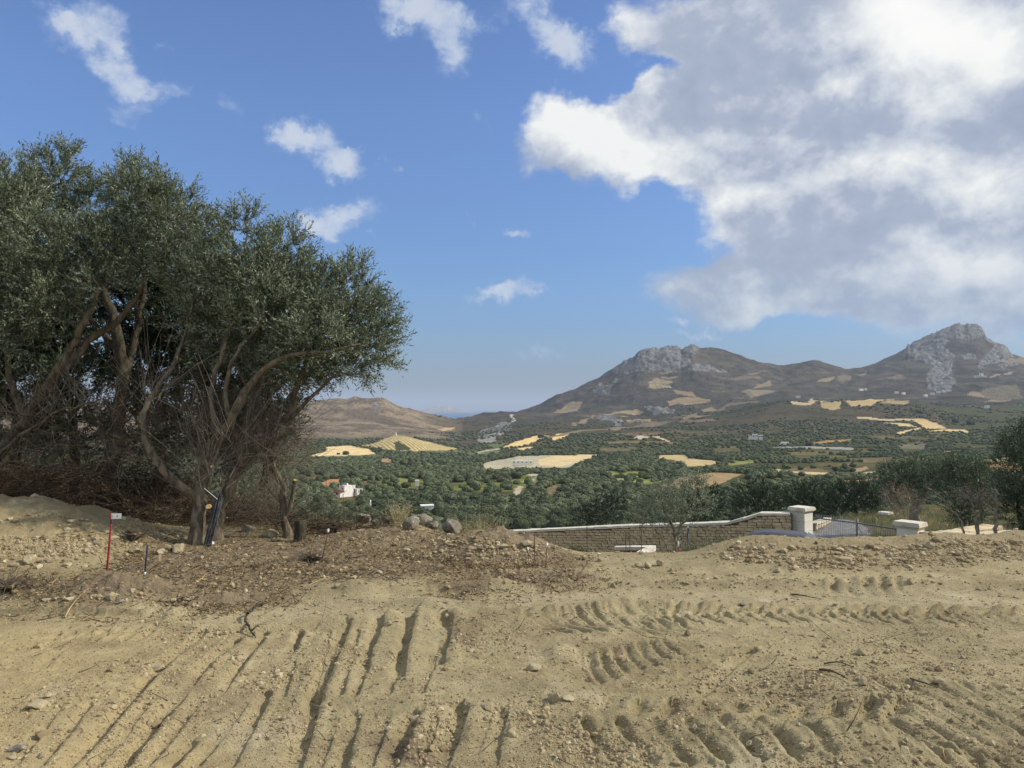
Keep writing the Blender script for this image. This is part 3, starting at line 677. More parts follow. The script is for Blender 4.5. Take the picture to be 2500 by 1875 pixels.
STRAW = [([(754, 1114), (772, 1108), (795, 1103), (796, 1091), (855, 1089), (903, 1097), (917, 1107), (888, 1110), (845, 1113), (790, 1114)], (226, 198, 142)),
         ([(917, 1081), (935, 1072), (953, 1065), (969, 1060), (989, 1064), (1026, 1074), (1062, 1082), (1091, 1089), (1116, 1096), (1109, 1101), (1026, 1101), (968, 1100), (931, 1094), (881, 1088)], (216, 192, 136)),
         ([(1228, 1091), (1264, 1077), (1308, 1063), (1340, 1062), (1311, 1077), (1279, 1088), (1243, 1095)], (228, 196, 134)), ([(1259, 1095), (1293, 1089), (1304, 1092), (1279, 1101)], (222, 194, 140)),
         ([(1344, 1074), (1358, 1059), (1394, 1058), (1373, 1070), (1351, 1075)], (226, 194, 130)),
         ([(1170, 1142), (1181, 1131), (1214, 1122), (1264, 1113), (1333, 1111), (1400, 1112), (1405, 1131), (1387, 1142), (1315, 1141), (1243, 1144), (1188, 1147)], (180, 172, 142)),
         ([(1315, 1124), (1351, 1113), (1441, 1110), (1481, 1109), (1440, 1118), (1398, 1131), (1369, 1139), (1322, 1137)], (210, 188, 140)),
         ([(765, 1191), (798, 1171), (837, 1166), (856, 1176), (819, 1184)], (176, 136, 96)), ([(924, 1121), (953, 1117), (964, 1131), (939, 1131)], (170, 140, 106)),
         ([(1583, 1115), (1611, 1111), (1675, 1109), (1681, 1119), (1770, 1128), (1738, 1138), (1668, 1141), (1675, 1128)], (188, 168, 122)),
         ([(1611, 1188), (1668, 1166), (1738, 1156), (1817, 1159), (1785, 1170), (1740, 1188), (1706, 1200)], (156, 134, 98)),
         ([(1347, 1002), (1390, 987), (1426, 981), (1409, 998), (1377, 1003)], (172, 152, 110)), ([(1463, 1016), (1498, 1003), (1532, 1000), (1573, 1009), (1545, 1012), (1501, 1013)], (180, 160, 116)),
         ([(1500, 1019), (1580, 1017), (1578, 1021), (1500, 1023)], (176, 152, 112)), ([(1530, 1027), (1589, 1024), (1589, 1031), (1532, 1033)], (182, 158, 114)), ([(1396, 1037), (1453, 1019), (1445, 1027), (1400, 1040)], (160, 142, 106)),
         ([(1629, 976), (1659, 970), (1706, 970), (1735, 983), (1706, 987), (1634, 987)], (178, 152, 108)), ([(1643, 951), (1668, 952), (1706, 970), (1653, 965)], (166, 146, 106)),
         ([(1580, 935), (1599, 921), (1640, 926), (1643, 932), (1611, 937)], (168, 150, 112)), ([(1607, 905), (1637, 903), (1656, 908), (1621, 910)], (172, 152, 112)), ([(1611, 916), (1656, 916), (1656, 919), (1618, 921)], (164, 146, 110)),
         ([(1583, 938), (1637, 938), (1640, 946), (1585, 946)], (178, 162, 124)), ([(1808, 956), (1849, 954), (1900, 960), (1833, 967)], (160, 142, 110)), ([(1713, 998), (1744, 994), (1757, 1002), (1735, 1008)], (172, 152, 110)),
         ([(1664, 1020), (1694, 1014), (1738, 1016), (1681, 1024)], (170, 148, 108)), ([(1839, 946), (1880, 932), (1885, 940), (1850, 947)], (158, 142, 106)), ([(1814, 914), (1865, 908), (1880, 911), (1833, 916)], (146, 128, 100)),
         ([(1760, 925), (1820, 918), (1870, 928), (1800, 930)], (138, 122, 98)), ([(1990, 933), (2003, 921), (2041, 922), (2028, 930)], (166, 146, 110)), ([(2078, 916), (2116, 902), (2104, 914)], (150, 132, 104)), ([(2045, 922), (2080, 921), (2075, 930), (2050, 930)], (140, 124, 98)),
         ([(2344, 968), (2370, 949), (2401, 953), (2405, 972)], (162, 142, 108)), ([(2401, 984), (2433, 972), (2468, 975), (2468, 984)], (160, 140, 106)), ([(2440, 880), (2500, 872), (2600, 880), (2600, 888), (2460, 886)], (150, 132, 104)),
         ([(2003, 983), (2053, 981), (2050, 997), (2034, 1002), (2006, 994)], (206, 180, 124)), ([(2060, 979), (2161, 975), (2129, 991), (2078, 992)], (214, 186, 130)), ([(2145, 986), (2167, 976), (2221, 980), (2211, 989)], (186, 162, 116)),
         ([(2224, 1022), (2256, 1022), (2316, 1046), (2259, 1046), (2243, 1038)], (212, 184, 128)), ([(2154, 1033), (2211, 1034), (2243, 1042), (2196, 1040)], (216, 190, 136)), ([(2184, 1058), (2243, 1043), (2252, 1046), (2199, 1060)], (206, 182, 132)),
         ([(2249, 1055), (2306, 1048), (2357, 1050), (2373, 1061), (2350, 1056), (2306, 1053)], (206, 182, 132)), ([(1942, 1085), (2003, 1078), (2085, 1071), (2060, 1077), (2000, 1083)], (166, 134, 90)),
         ([(2036, 1182), (2090, 1172), (2140, 1176), (2100, 1186)], (176, 136, 92)), ([(2080, 1142), (2110, 1137), (2125, 1143), (2090, 1150)], (162, 136, 104)), ([(2380, 1138), (2430, 1134), (2500, 1132), (2560, 1150), (2400, 1152)], (160, 132, 92)),
         ([(2300, 1102), (2340, 1099), (2350, 1103), (2310, 1107)], (190, 160, 118)), ([(1240, 1034), (1253, 1026), (1244, 1022), (1248, 1016), (1254, 1018), (1252, 1023), (1260, 1028), (1246, 1036)], (226, 214, 196)),
         ([(1070, 1046), (1110, 1044), (1108, 1050), (1080, 1049)], (214, 182, 132)), ([(1480, 1046), (1600, 1030), (1740, 1022), (1750, 1026), (1620, 1034), (1500, 1052)], (146, 126, 96)),
         ([(1540, 1072), (1560, 1064), (1590, 1066), (1570, 1073)], (190, 178, 150)), ([(1588, 1064), (1610, 1066), (1640, 1078), (1630, 1079)], (190, 174, 140)), ([(1420, 1110), (1480, 1110), (1480, 1113), (1440, 1114)], (214, 190, 140))]
GRASS = [([(900, 1104), (1130, 1098), (1230, 1100), (1225, 1118), (1165, 1128), (1130, 1135), (1030, 1135), (985, 1150), (930, 1128)], (112, 120, 84)),
         ([(900, 1184), (931, 1174), (975, 1167), (1045, 1172), (1050, 1186), (982, 1194)], (132, 136, 76)), ([(1040, 1192), (1134, 1175), (1235, 1177), (1279, 1161), (1325, 1158), (1310, 1184), (1266, 1200), (1170, 1201)], (122, 130, 72)),
         ([(1462, 1150), (1611, 1150), (1655, 1163), (1600, 1182), (1500, 1176)], (150, 156, 88)), ([(1765, 1125), (1840, 1120), (1850, 1130), (1780, 1138)], (140, 144, 84)), ([(1190, 1085), (1240, 1080), (1225, 1092), (1195, 1093)], (108, 124, 80)),
         ([(2195, 1085), (2260, 1078), (2260, 1095), (2200, 1098)], (120, 112, 92))]
EARTH = [([(700, 1165), (760, 1158), (800, 1163), (780, 1172), (720, 1175)], (140, 120, 88)), ([(860, 1180), (900, 1172), (935, 1178), (900, 1188)], (150, 128, 96)), ([(1320, 1196), (1370, 1180), (1385, 1190), (1345, 1210)], (138, 122, 92)),
         ([(1850, 1150), (1990, 1140), (2040, 1146), (1960, 1160), (1870, 1162)], (126, 112, 82)), ([(2100, 1120), (2240, 1112), (2300, 1118), (2200, 1130), (2110, 1130)], (128, 112, 84)), ([(2250, 1150), (2380, 1140), (2420, 1150), (2300, 1165)], (122, 102, 78)),
         ([(1900, 1106), (2000, 1100), (2060, 1104), (1960, 1112)], (116, 106, 76)), ([(1700, 1096), (1780, 1090), (1850, 1096), (1760, 1103)], (112, 104, 74)), ([(1450, 1095), (1540, 1092), (1570, 1098), (1480, 1102)], (122, 112, 82)), ([(2120, 1066), (2200, 1062), (2250, 1070), (2150, 1074)], (116, 100, 80)),
         ([(1480, 1060), (1560, 1054), (1640, 1058), (1560, 1066)], (128, 110, 84)), ([(1180, 1160), (1215, 1155), (1235, 1160), (1200, 1166)], (118, 110, 78))]
GRASS += EARTH
PATHS = [([(1286, 1176), (1308, 1170), (1320, 1162), (1311, 1160), (1290, 1161)], 3.0, (176, 170, 150)), ([(1900, 1146), (1930, 1149), (1960, 1152), (2002, 1155), (2080, 1157), (2164, 1150)], 3.0, (196, 176, 136)),
         ([(1270, 1190), (1262, 1200), (1258, 1214)], 3.2, (180, 166, 140)), ([(2095, 1020), (2135, 1023), (2150, 1026), (2225, 1024)], 7.0, (196, 176, 136)), ([(1170, 1107), (1190, 1100), (1215, 1096)], 4, (170, 166, 140)),
         ([(1935, 983), (1970, 987), (1995, 983)], 8, (180, 160, 122)), ([(1985, 982), (1980, 975)], 8, (190, 186, 160)), ([(1340, 1067), (1420, 1052), (1520, 1045)], 6, (130, 116, 88)), ([(1700, 1010), (1780, 990), (1850, 985)], 6, (120, 106, 86)),
         ([(1890, 1094), (1980, 1093), (2080, 1096)], 4, (150, 150, 140)), ([(760, 1116), (850, 1113), (920, 1110)], 3, (150, 130, 96)), ([(2300, 1150), (2400, 1128), (2460, 1120)], 5, (150, 126, 92)), ([(2060, 1180), (2160, 1172)], 4, (160, 130, 90)),
         ([(1480, 1080), (1560, 1078), (1660, 1082)], 4, (128, 112, 84)), ([(2410, 925), (2440, 915), (2470, 912)], 10, (150, 136, 110))]
NN = len(xs_)
f1 = fbm(xs_, ys_, 220, 5, .6, 91); f2 = fbm(xs_, ys_, 45, 5, .62, 95); f3 = fbm(xs_, ys_, 13, 3, .6, 99)
low = C(78, 80, 52); low2 = C(112, 98, 66)
hc = low + (low2 - low) * sstep(f2 + .5 * f1, -.1, .55)[:, None]
mid = C(96, 86, 66); mid2 = C(70, 68, 52)
mm = sstep(ys_, 1150, 1600)[:, None]
hc = hc + ((mid2 + (mid - mid2) * sstep(f1 + f2, -.45, .35)[:, None]) - hc) * mm
mtc = C(92, 84, 71); mtc2 = C(66, 63, 54)
mt_ = sstep(ys_, 2300, 3000)[:, None]
hc = hc + ((mtc2 + (mtc - mtc2) * sstep(f1 + f2 * .8, -.4, .4)[:, None]) - hc) * mt_
lh = sstep(bpx, 1150, 1050) * sstep(ys_, 1500, 1900)
lc = C(146, 130, 106) + (C(108, 95, 80) - C(146, 130, 106)) * sstep(f1 + f2 * .7, -.3, .3)[:, None]
lc = lc + (C(84, 76, 62) - lc) * (sstep(ridged(xs_, ys_, 160, 4, 61.), .62, .40) * .6)[:, None]
hc = hc + (lc - hc) * lh[:, None]
# dark gully greens on the lower mountain
gm = sstep(ys_, 1500, 2000) * sstep(ys_, 3600, 2800) * sstep(bpx, 1180, 1300)
hc = hc + (C(58, 64, 50) - hc) * (gm * sstep(f2 + .6 * f3 + .3 * f1, .0, .35) * .85)[:, None]
# terraces
tr = np.sin(HZ / 5.5 + 1.5 * f1) ; tm = sstep(f1, .0, .4) * sstep(ys_, 1500, 2200) * sstep(bpx, 1300, 1400) * sstep(ys_, 4300, 3600)
hc = hc + (C(142, 124, 96) - hc) * (tm * sstep(tr, .72, .98) * .55)[:, None]
# scrub speckle
hc = hc * (1 + .42 * f3 + .20 * f2)[:, None]
hc = hc + (C(56, 54, 46) - hc) * (sstep(fbm(xs_, ys_, 15, 3, .6, 127), .18, .34) * sstep(ys_, 1900, 2600) * .65 * (1 - .5 * lh))[:, None]
hc = hc + (C(48, 50, 40) - hc) * (sstep(fbm(xs_, ys_, 9, 2, .5, 103), .28, .42) * sstep(ys_, 900, 1300) * .7)[:, None]
rockm = np.zeros(NN)
for pg in ROCK: rockm = np.maximum(rockm, msk(pg).astype(float))
rockm = np.maximum(rockm, sstep(fbm(xs_, ys_, 70, 4, .6, 111), .50, .62) * sstep(ys_, 1700, 2600) * sstep(bpx, 1150, 1350) * .8)
rockm = np.maximum(rockm, sstep(fbm(xs_, ys_, 60, 4, .65, 117), .58, .7) * sstep(ys_, 1200, 1500) * sstep(bpx, 1750, 1500) * .8)
rc = C(110, 109, 105) + (C(138, 136, 128) - C(110, 109, 105)) * sstep(f3 + f2, -.2, .6)[:, None]
rc = rc + (C(82, 78, 72) - rc) * (sstep(fbm(xs_, ys_, 26, 5, .7, 121), .0, .35) * .8)[:, None]
wk = (sstep(ys_, 2000, 1500) * sstep(bpx, 1400, 1250))[:, None]
rc = rc + (C(190, 184, 170) - rc) * wk * .4
rockm = rockm * sstep(fbm(xs_, ys_, 34, 4, .65, 123), -.42, -.12)
hc = hc + (rc - hc) * rockm[:, None]
bare = np.zeros(NN, bool)
for pg, c_ in STRAW:
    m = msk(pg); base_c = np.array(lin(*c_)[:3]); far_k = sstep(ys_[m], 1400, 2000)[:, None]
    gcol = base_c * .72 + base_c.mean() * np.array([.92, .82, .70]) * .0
    cm = base_c * (1 - far_k) + (gcol * .92 + np.array([.01, .012, .02])) * far_k  # cloud shadow over the far fields is put into their colour
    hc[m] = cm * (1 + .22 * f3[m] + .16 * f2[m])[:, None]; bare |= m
for pg, c_ in GRASS:
    m = msk(pg) & ~bare
    gcl = C(*c_) * (1 + .45 * f3[m] + .3 * f2[m])[:, None]; hc[m] = hc[m] + (gcl - hc[m]) * np.clip(.62 + .5 * f2[m], .2, 1)[:, None]; bare |= m
for pts, w_, c_ in PATHS:
    k = [p for p in pts]
    # distance measured on the photo, width in metres at the path's own distance
    d = polyd(qx, bqy * 2.0 + wy, [(a, b_ * 2.0) for a, b_ in k])
    m = d < (w_ * F / ys_ * .5 + .6)
    hc[m] = C(*c_)
# rows of the vineyard and of the hillside plots
vy = inpoly(bpx, bqy, [(881, 1090), (917, 1079), (953, 1063), (969, 1059), (989, 1062), (1062, 1080), (1116, 1096), (1109, 1102), (930, 1100)])
ra = math.radians(28)
v1 = xs_ * math.cos(ra) + ys_ * math.sin(ra) * .55
st = sstep(np.abs((((v1 + 1.2 * f3 + .8 * f2) / 5.6) % 1.0) - .5), .20, .36)
hc[vy] = hc[vy] + (C(92, 88, 58) - hc[vy]) * (1 - st[vy])[:, None] * .75
tri = msk([(962, 1083), (975, 1078), (1004, 1099), (964, 1100)]); hc[tri] = C(74, 78, 52)
for pg in ([(1583, 936), (1637, 936), (1642, 948), (1583, 948)], [(2126, 926), (2205, 911), (2210, 924), (2140, 930)], [(2395, 950), (2480, 940), (2500, 975), (2400, 972)]):
    m = msk(pg); s_ = sstep(np.abs(((xs_[m] / 17.0) % 1.0) - .5), .12, .3)
    hc[m] = hc[m] * .6 + (C(60, 62, 46) + (C(156, 142, 110) - C(60, 62, 46)) * s_[:, None]) * .5
og = msk([(2270, 1000), (2330, 995), (2500, 990), (2700, 1000), (2700, 1090), (2480, 1085), (2390, 1060), (2330, 1045)]) & ~bare
s_ = sstep(np.abs((((xs_ * .5 + ys_ * .9) / 11.0) % 1.0) - .5), .15, .35)
hc[og] = (C(58, 66, 44) + (C(90, 88, 60) - C(58, 66, 44)) * s_[og][:, None]) * (1 + .3 * f3[og])[:, None]
rk = (ridged(xs_, ys_, 55, 4, 131.) - .6) * 34 + fbm(xs_, ys_, 14, 3, .6, 137) * 7
HZ = HZ + rk * rockm * np.clip(ys_ / 4200, .15, 1.1) * .9
HZ = HZ + f3 * .8 * sstep(ys_, 700, 1500)
m_land, T, b, o = new_mat('land')
vc = T.add('ShaderNodeVertexColor', layer_name='tone')
pos = T.add('ShaderNodeTexCoord').outputs['Object']
n_ = T.noise(pos, .22, 4, .7)
colr = T.vm('SCALE', vc.outputs[0]); T.set(colr.node, 'Scale', T.m('ADD', T.m('MULTIPLY', n_, .9), .55))
T.set(b, 'Base Color', colr); b.inputs['Roughness'].default_value = 1.0; b.inputs['Specular IOR Level'].default_value = 0.03
HZ2 = HZ.reshape(HB.shape); 
HZ2[0] = np.interp(Uh, U, Zlast)
me = mesh_data('hills', np.stack([xs_, ys_, HZ2.ravel()], 1), grid_faces(*HB.shape), m_land, True, colors=np.clip(hc, .005, 1))
hills = tag(add_obj('hills', me), kind='structure')
HILL_U, HILL_LY, HILL_Z = Uh, np.log(Yh), HZ2
def hill_z(x, y):
    """height of the finished far land (bilinear)"""
    x = np.atleast_1d(np.asarray(x, float)); y = np.atleast_1d(np.asarray(y, float))
    i = np.clip(np.searchsorted(Yh, y) - 1, 0, len(Yh) - 2); u = x / y
    j = np.clip(np.searchsorted(Uh, u) - 1, 0, len(Uh) - 2)
    a = np.clip((y - Yh[i]) / (Yh[i + 1] - Yh[i]), 0, 1); c_ = np.clip((u - Uh[j]) / (Uh[j + 1] - Uh[j]), 0, 1)
    Z = HILL_Z
    return (Z[i, j] * (1 - a) + Z[i + 1, j] * a) * (1 - c_) + (Z[i, j + 1] * (1 - a) + Z[i + 1, j + 1] * a) * c_
del XX, YY, hc, HB

# ------------------------------------------------------------------ sea and island
m_sea, T, b, o = new_mat('sea')
b.inputs['Base Color'].default_value = lin(40, 78, 120); b.inputs['Roughness'].default_value = .45
n_ = T.noise(T.add('ShaderNodeTexCoord').outputs['Object'], .004, 4, .6)
T.set(b, 'Base Color', T.mix(n_, lin(36, 74, 118), lin(48, 88, 130)))
S = 90000.0
me = mesh_data('sea', [(-S, -2000, -150), (S, -2000, -150), (S, S, -150), (-S, S, -150)], [[0, 1, 2, 3]], m_sea)
tag(add_obj('sea', me), kind='structure')
YI = 26000.0
isl = [(1020, 1006), (1032, 1001), (1042, 997), (1052, 993), (1063, 992), (1075, 993), (1088, 992), (1100, 993), (1110, 997), (1122, 1000), (1135, 1003), (1150, 1004), (1165, 1006)]
ix = np.linspace(1012, 1172, 120); ztop = np.array([P(a, np.interp(a, [q[0] for q in isl], [q[1] for q in isl]), YI)[2] for a in ix])
dd = np.linspace(-1, 1, 41)
V = []
for k, a in enumerate(ix):
    for q in dd:
        z = -170 + (ztop[k] + 170) * max(0, 1 - abs(q) ** 1.5) * (1 + .25 * float(perlin(np.array([a * .12]), np.array([q * 3.0]))[0]))
        V.append((P(a, 1000, YI)[0], YI + q * 1500, z))
me = mesh_data('island', V, grid_faces(120, 41), noisy_mat('island rock', lin(170, 150, 130), lin(120, 108, 96), .002, .95, 0), True)
tag(add_obj('island', me), kind='structure')
# ------------------------------------------------------------------ foliage and bark materials
def leaf_material(name, top, top2, under, trans=0.25, rough=.45, spec=.45, objrand=0.0):
    m, T, b, o = new_mat(name)
    at = T.add('ShaderNodeAttribute', attribute_name='lv')
    geo = T.add('ShaderNodeNewGeometry')
    c = T.mix(at.outputs['Fac'], top, top2)
    c = T.mix(T.m('MULTIPLY', geo.outputs['Backfacing'], .8), c, under)
    if objrand:
        oi = T.add('ShaderNodeObjectInfo')
        c2 = T.vm('SCALE', c); T.set(c2.node, 'Scale', T.m('MULTIPLY_ADD', oi.outputs['Random'], objrand, 1 - objrand / 2)); c = c2
    T.set(b, 'Base Color', c)
    b.inputs['Roughness'].default_value = rough; b.inputs['Specular IOR Level'].default_value = spec
    if trans:
        tr_ = T.add('ShaderNodeBsdfTranslucent'); T.set(tr_, 0, c)
        mx = T.add('ShaderNodeMixShader', ins={0: trans}); T.l.new(b.outputs[0], mx.inputs[1]); T.l.new(tr_.outputs[0], mx.inputs[2])
        T.l.new(mx.outputs[0], o.inputs[0])
    return m
m_leaf = leaf_material('olive leaves', lin(62, 76, 48), lin(150, 160, 122), lin(150, 156, 132), .16)
m_leaf_mid = leaf_material('olive leaves of the terrace', lin(62, 80, 52), lin(96, 110, 74), lin(128, 138, 110), .15, objrand=.15)
m_leaf_dark = leaf_material('dark olive leaves', lin(48, 66, 44), lin(80, 96, 62), lin(92, 104, 78), .12, objrand=.3)
m_leaf_pale = leaf_material('pale olive leaves', lin(104, 114, 82), lin(176, 180, 150), lin(170, 176, 152), .2)
m_leaf_dry = leaf_material('dry leaves', lin(150, 124, 104), lin(186, 164, 140), lin(170, 150, 130), .2)
m_grove = leaf_material('grove leaves', lin(52, 62, 44), lin(112, 118, 86), lin(88, 96, 72), .0, rough=.8, spec=.1, objrand=.5)
def bark_mat(name, c1, c2, c3):
    m, T, b, o = new_mat(name)
    v = T.add('ShaderNodeTexCoord').outputs['Object']
    vs = T.vm('MULTIPLY', v, (1, 1, .35))
    n1 = T.noise(vs, 14, 6, .65, .6); n2 = T.noise(v, 5, 3, .6); n3 = T.noise(vs, 60, 4, .6)
    c = T.mix(T.ramp(n1, .38, .62), c1, c2); c = T.mix(T.ramp(n2, .5, .72), c, c3)
    T.set(b, 'Base Color', c); b.inputs['Roughness'].default_value = .9; b.inputs['Specular IOR Level'].default_value = .12
    bn = T.add('ShaderNodeBump', ins={'Height': T.m('ADD', n1, T.m('MULTIPLY', n3, .5)), 'Strength': .9, 'Distance': .02})
    T.l.new(bn.outputs[0], b.inputs['Normal'])
    return m
m_bark = bark_mat('olive bark', lin(80, 72, 60), lin(128, 116, 96), lin(98, 94, 76))
m_bark_dk = bark_mat('dark bark', lin(58, 54, 45), lin(88, 82, 68), lin(76, 73, 57))
m_bark_grey = bark_mat('grey bark', lin(120, 112, 98), lin(164, 154, 136), lin(134, 126, 110))
m_cut = noisy_mat('cut wood', lin(228, 198, 142), lin(204, 166, 106), 30, .8, .1)

def frame(d):
    d = d / (np.linalg.norm(d) + 1e-9)
    a = np.cross(d, (0.0, 0.0, 1.0) if abs(d[2]) < .9 else (1.0, 0.0, 0.0)); a /= np.linalg.norm(a) + 1e-9
    return d, a, np.cross(d, a)
class TubeBag:
    """collects tapered tubes into one mesh"""
    def __init__(s): s.V = []; s.F = []; s.n = 0; s.T = []
    def tube(s, pts, rad, sides=6, cap=True, lump=0.0):
        pts = np.asarray(pts, float); n = len(pts)
        if n < 2: return
        tg = np.gradient(pts, axis=0); tg /= np.linalg.norm(tg, axis=1)[:, None] + 1e-9
        d, a, b = frame(tg[0]); ang = np.arange(sides) * 2 * PI / sides
        rings = []
        for i in range(n):
            a = a - tg[i] * np.dot(a, tg[i]); a /= np.linalg.norm(a) + 1e-9; b = np.cross(tg[i], a)
            rr = rad[i] * (1 + (lump * rng.uniform(-1, 1, sides) if lump else 0))
            rings.append(pts[i] + (np.cos(ang) * rr)[:, None] * a + (np.sin(ang) * rr)[:, None] * b)
        base = s.n; s.V.append(np.concatenate(rings)); s.n += n * sides
        i = np.arange(n - 1)[:, None] * sides + np.arange(sides)[None]; j = np.arange(n - 1)[:, None] * sides + (np.arange(sides)[None] + 1) % sides
        q = np.stack([i, j, j + sides, i + sides], -1).reshape(-1, 4) + base
        s.F.append(q)
        if cap:
            s.V.append(pts[-1][None] + tg[-1] * rad[-1] * .3); k = s.n; s.n += 1
            e_ = base + (n - 1) * sides + np.arange(sides); s.T.append(np.stack([e_, np.roll(e_, -1), np.full(sides, k)], 1))
    def build(s, name, mat, parent=None, smooth=True, **kw):
        V = np.concatenate(s.V); f = [np.concatenate(s.F)] + ([np.concatenate(s.T)] if s.T else [])
        if parent is not None: V = V - np.array(parent.location)
        return add_obj(name, mesh_data(name, V, f, mat, smooth, **kw), parent)
def smooth_path(pts, rad, step):
    """Catmull-Rom through the points, resampled"""
    pts = np.asarray(pts, float); n = len(pts); out = []; ro = []
    for i in range(n - 1):
        p0 = pts[max(i - 1, 0)]; p1 = pts[i]; p2 = pts[i + 1]; p3 = pts[min(i + 2, n - 1)]
        k = max(1, int(np.linalg.norm(p2 - p1) / step))
        for j in range(k):
            t = j / k
            out.append(.5 * ((2 * p1) + (-p0 + p2) * t + (2 * p0 - 5 * p1 + 4 * p2 - p3) * t * t + (-p0 + 3 * p1 - 3 * p2 + p3) * t ** 3))
            ro.append(rad[i] + (rad[i + 1] - rad[i]) * t)
    out.append(pts[-1]); ro.append(rad[-1])
    return np.array(out), np.array(ro)
def leaf_quads(base, dirs, L, Wd, roll=None, curl=.12):
    """rhombic leaves; base (n,3), dirs (n,3), L, Wd (n)"""
    n = len(base); up = rng.normal(0, 1, (n, 3)); up[:, 2] += .6
    w = np.cross(dirs, up); w /= np.linalg.norm(w, axis=1)[:, None] + 1e-9
    nn_ = np.cross(w, dirs)
    mid = base + dirs * (L * .48)[:, None] + nn_ * (L * curl)[:, None]
    V = np.stack([base, mid - w * (Wd * .5)[:, None], base + dirs * L[:, None], mid + w * (Wd * .5)[:, None]], 1).reshape(-1, 3)
    return V, np.arange(n * 4).reshape(-1, 4)
def rand_dirs(n):
    v = rng.normal(0, 1, (n, 3)); return v / np.linalg.norm(v, axis=1)[:, None]
def lobe_points(lobes, spacing, shell=0.0):
    """attractor points inside ellipsoids (centre, (rx, ry, rz))"""
    out = []
    for c, r in lobes:
        n = int(4.19 * r[0] * r[1] * r[2] / spacing ** 3) + 3
        v = rand_dirs(n) * (rng.uniform(shell ** 3, 1, n) ** (1 / 3))[:, None]
        out.append(np.array(c) + v * np.array(r))
    return np.concatenate(out)
def colonize(nodes, parent, attr, D=.12, di=1.0, dk=.16, iters=90, up=.12, limit=9000):
    nodes = [np.asarray(p, float) for p in nodes]; parent = list(parent)
    alive = list(range(len(attr)))
    for it in range(iters):
        kd = kdtree.KDTree(len(nodes))
        for i, p in enumerate(nodes): kd.insert(p, i)
        kd.balance()
        pull = {}; keep = []
        for a in alive:
            co, idx, d = kd.find(attr[a])
            if d < dk: continue
            keep.append(a)
            if d < di or it > 12:
                v = attr[a] - nodes[idx]
                if idx in pull: pull[idx] += v / d
                else: pull[idx] = v / d
        alive = keep
        if not pull or len(nodes) > limit: break
        for idx, v in pull.items():
            L = np.linalg.norm(v)
            if L < 1e-6: continue
            w = v / L; w = w + np.array([0, 0, up]) + rng.normal(0, .22, 3); w /= np.linalg.norm(w)
            q = nodes[idx] + w * D
            nodes.append(q); parent.append(idx)
    return np.array(nodes), np.array(parent)
def branch_radii(nodes, parent, tip=.0035, pw=2.3):
    n = len(nodes); ch = np.zeros(n, int); acc = np.zeros(n)
    for i in range(n):
        if parent[i] >= 0: ch[parent[i]] += 1
    for i in range(n - 1, -1, -1):
        if ch[i] == 0: acc[i] = tip ** pw
        if parent[i] >= 0: acc[parent[i]] += acc[i]
    return acc ** (1 / pw), ch
def tree_tubes(bag, nodes, parent, rad, skip_before=0):
    n = len(nodes); kids = [[] for _ in range(n)]
    for i in range(n):
        if parent[i] >= 0 and i >= skip_before: kids[parent[i]].append(i)
    starts = []
    for i in range(n):
        if kids[i]:
            kids[i].sort(key=lambda k: -rad[k])
            if i < skip_before: starts += [(i, k) for k in kids[i]]
            else: starts += [(i, k) for k in kids[i][1:]]
    for p, k in starts:
        ch = [nodes[p], nodes[k]]; rr = [min(rad[k] * 1.25, rad[p]), rad[k]]; c = k
        while kids[c]:
            c = kids[c][0]; ch.append(nodes[c]); rr.append(rad[c])
        s = 8 if rr[0] > .03 else (5 if rr[0] > .010 else 3)
        bag.tube(ch, rr, s, cap=False)
LOBE_K = 1.0
def px_lobes(l):
    """(px, py, Y, rx_px, ry_px[, rz]) -> metres"""
    out = []
    for q in l:
        k = q[2] / F * LOBE_K
        out.append((P(q[0], q[1], q[2]), (q[3] * k, q[5] if len(q) > 5 else (q[3] + q[4]) * .5 * k, q[4] * k)))
    return out
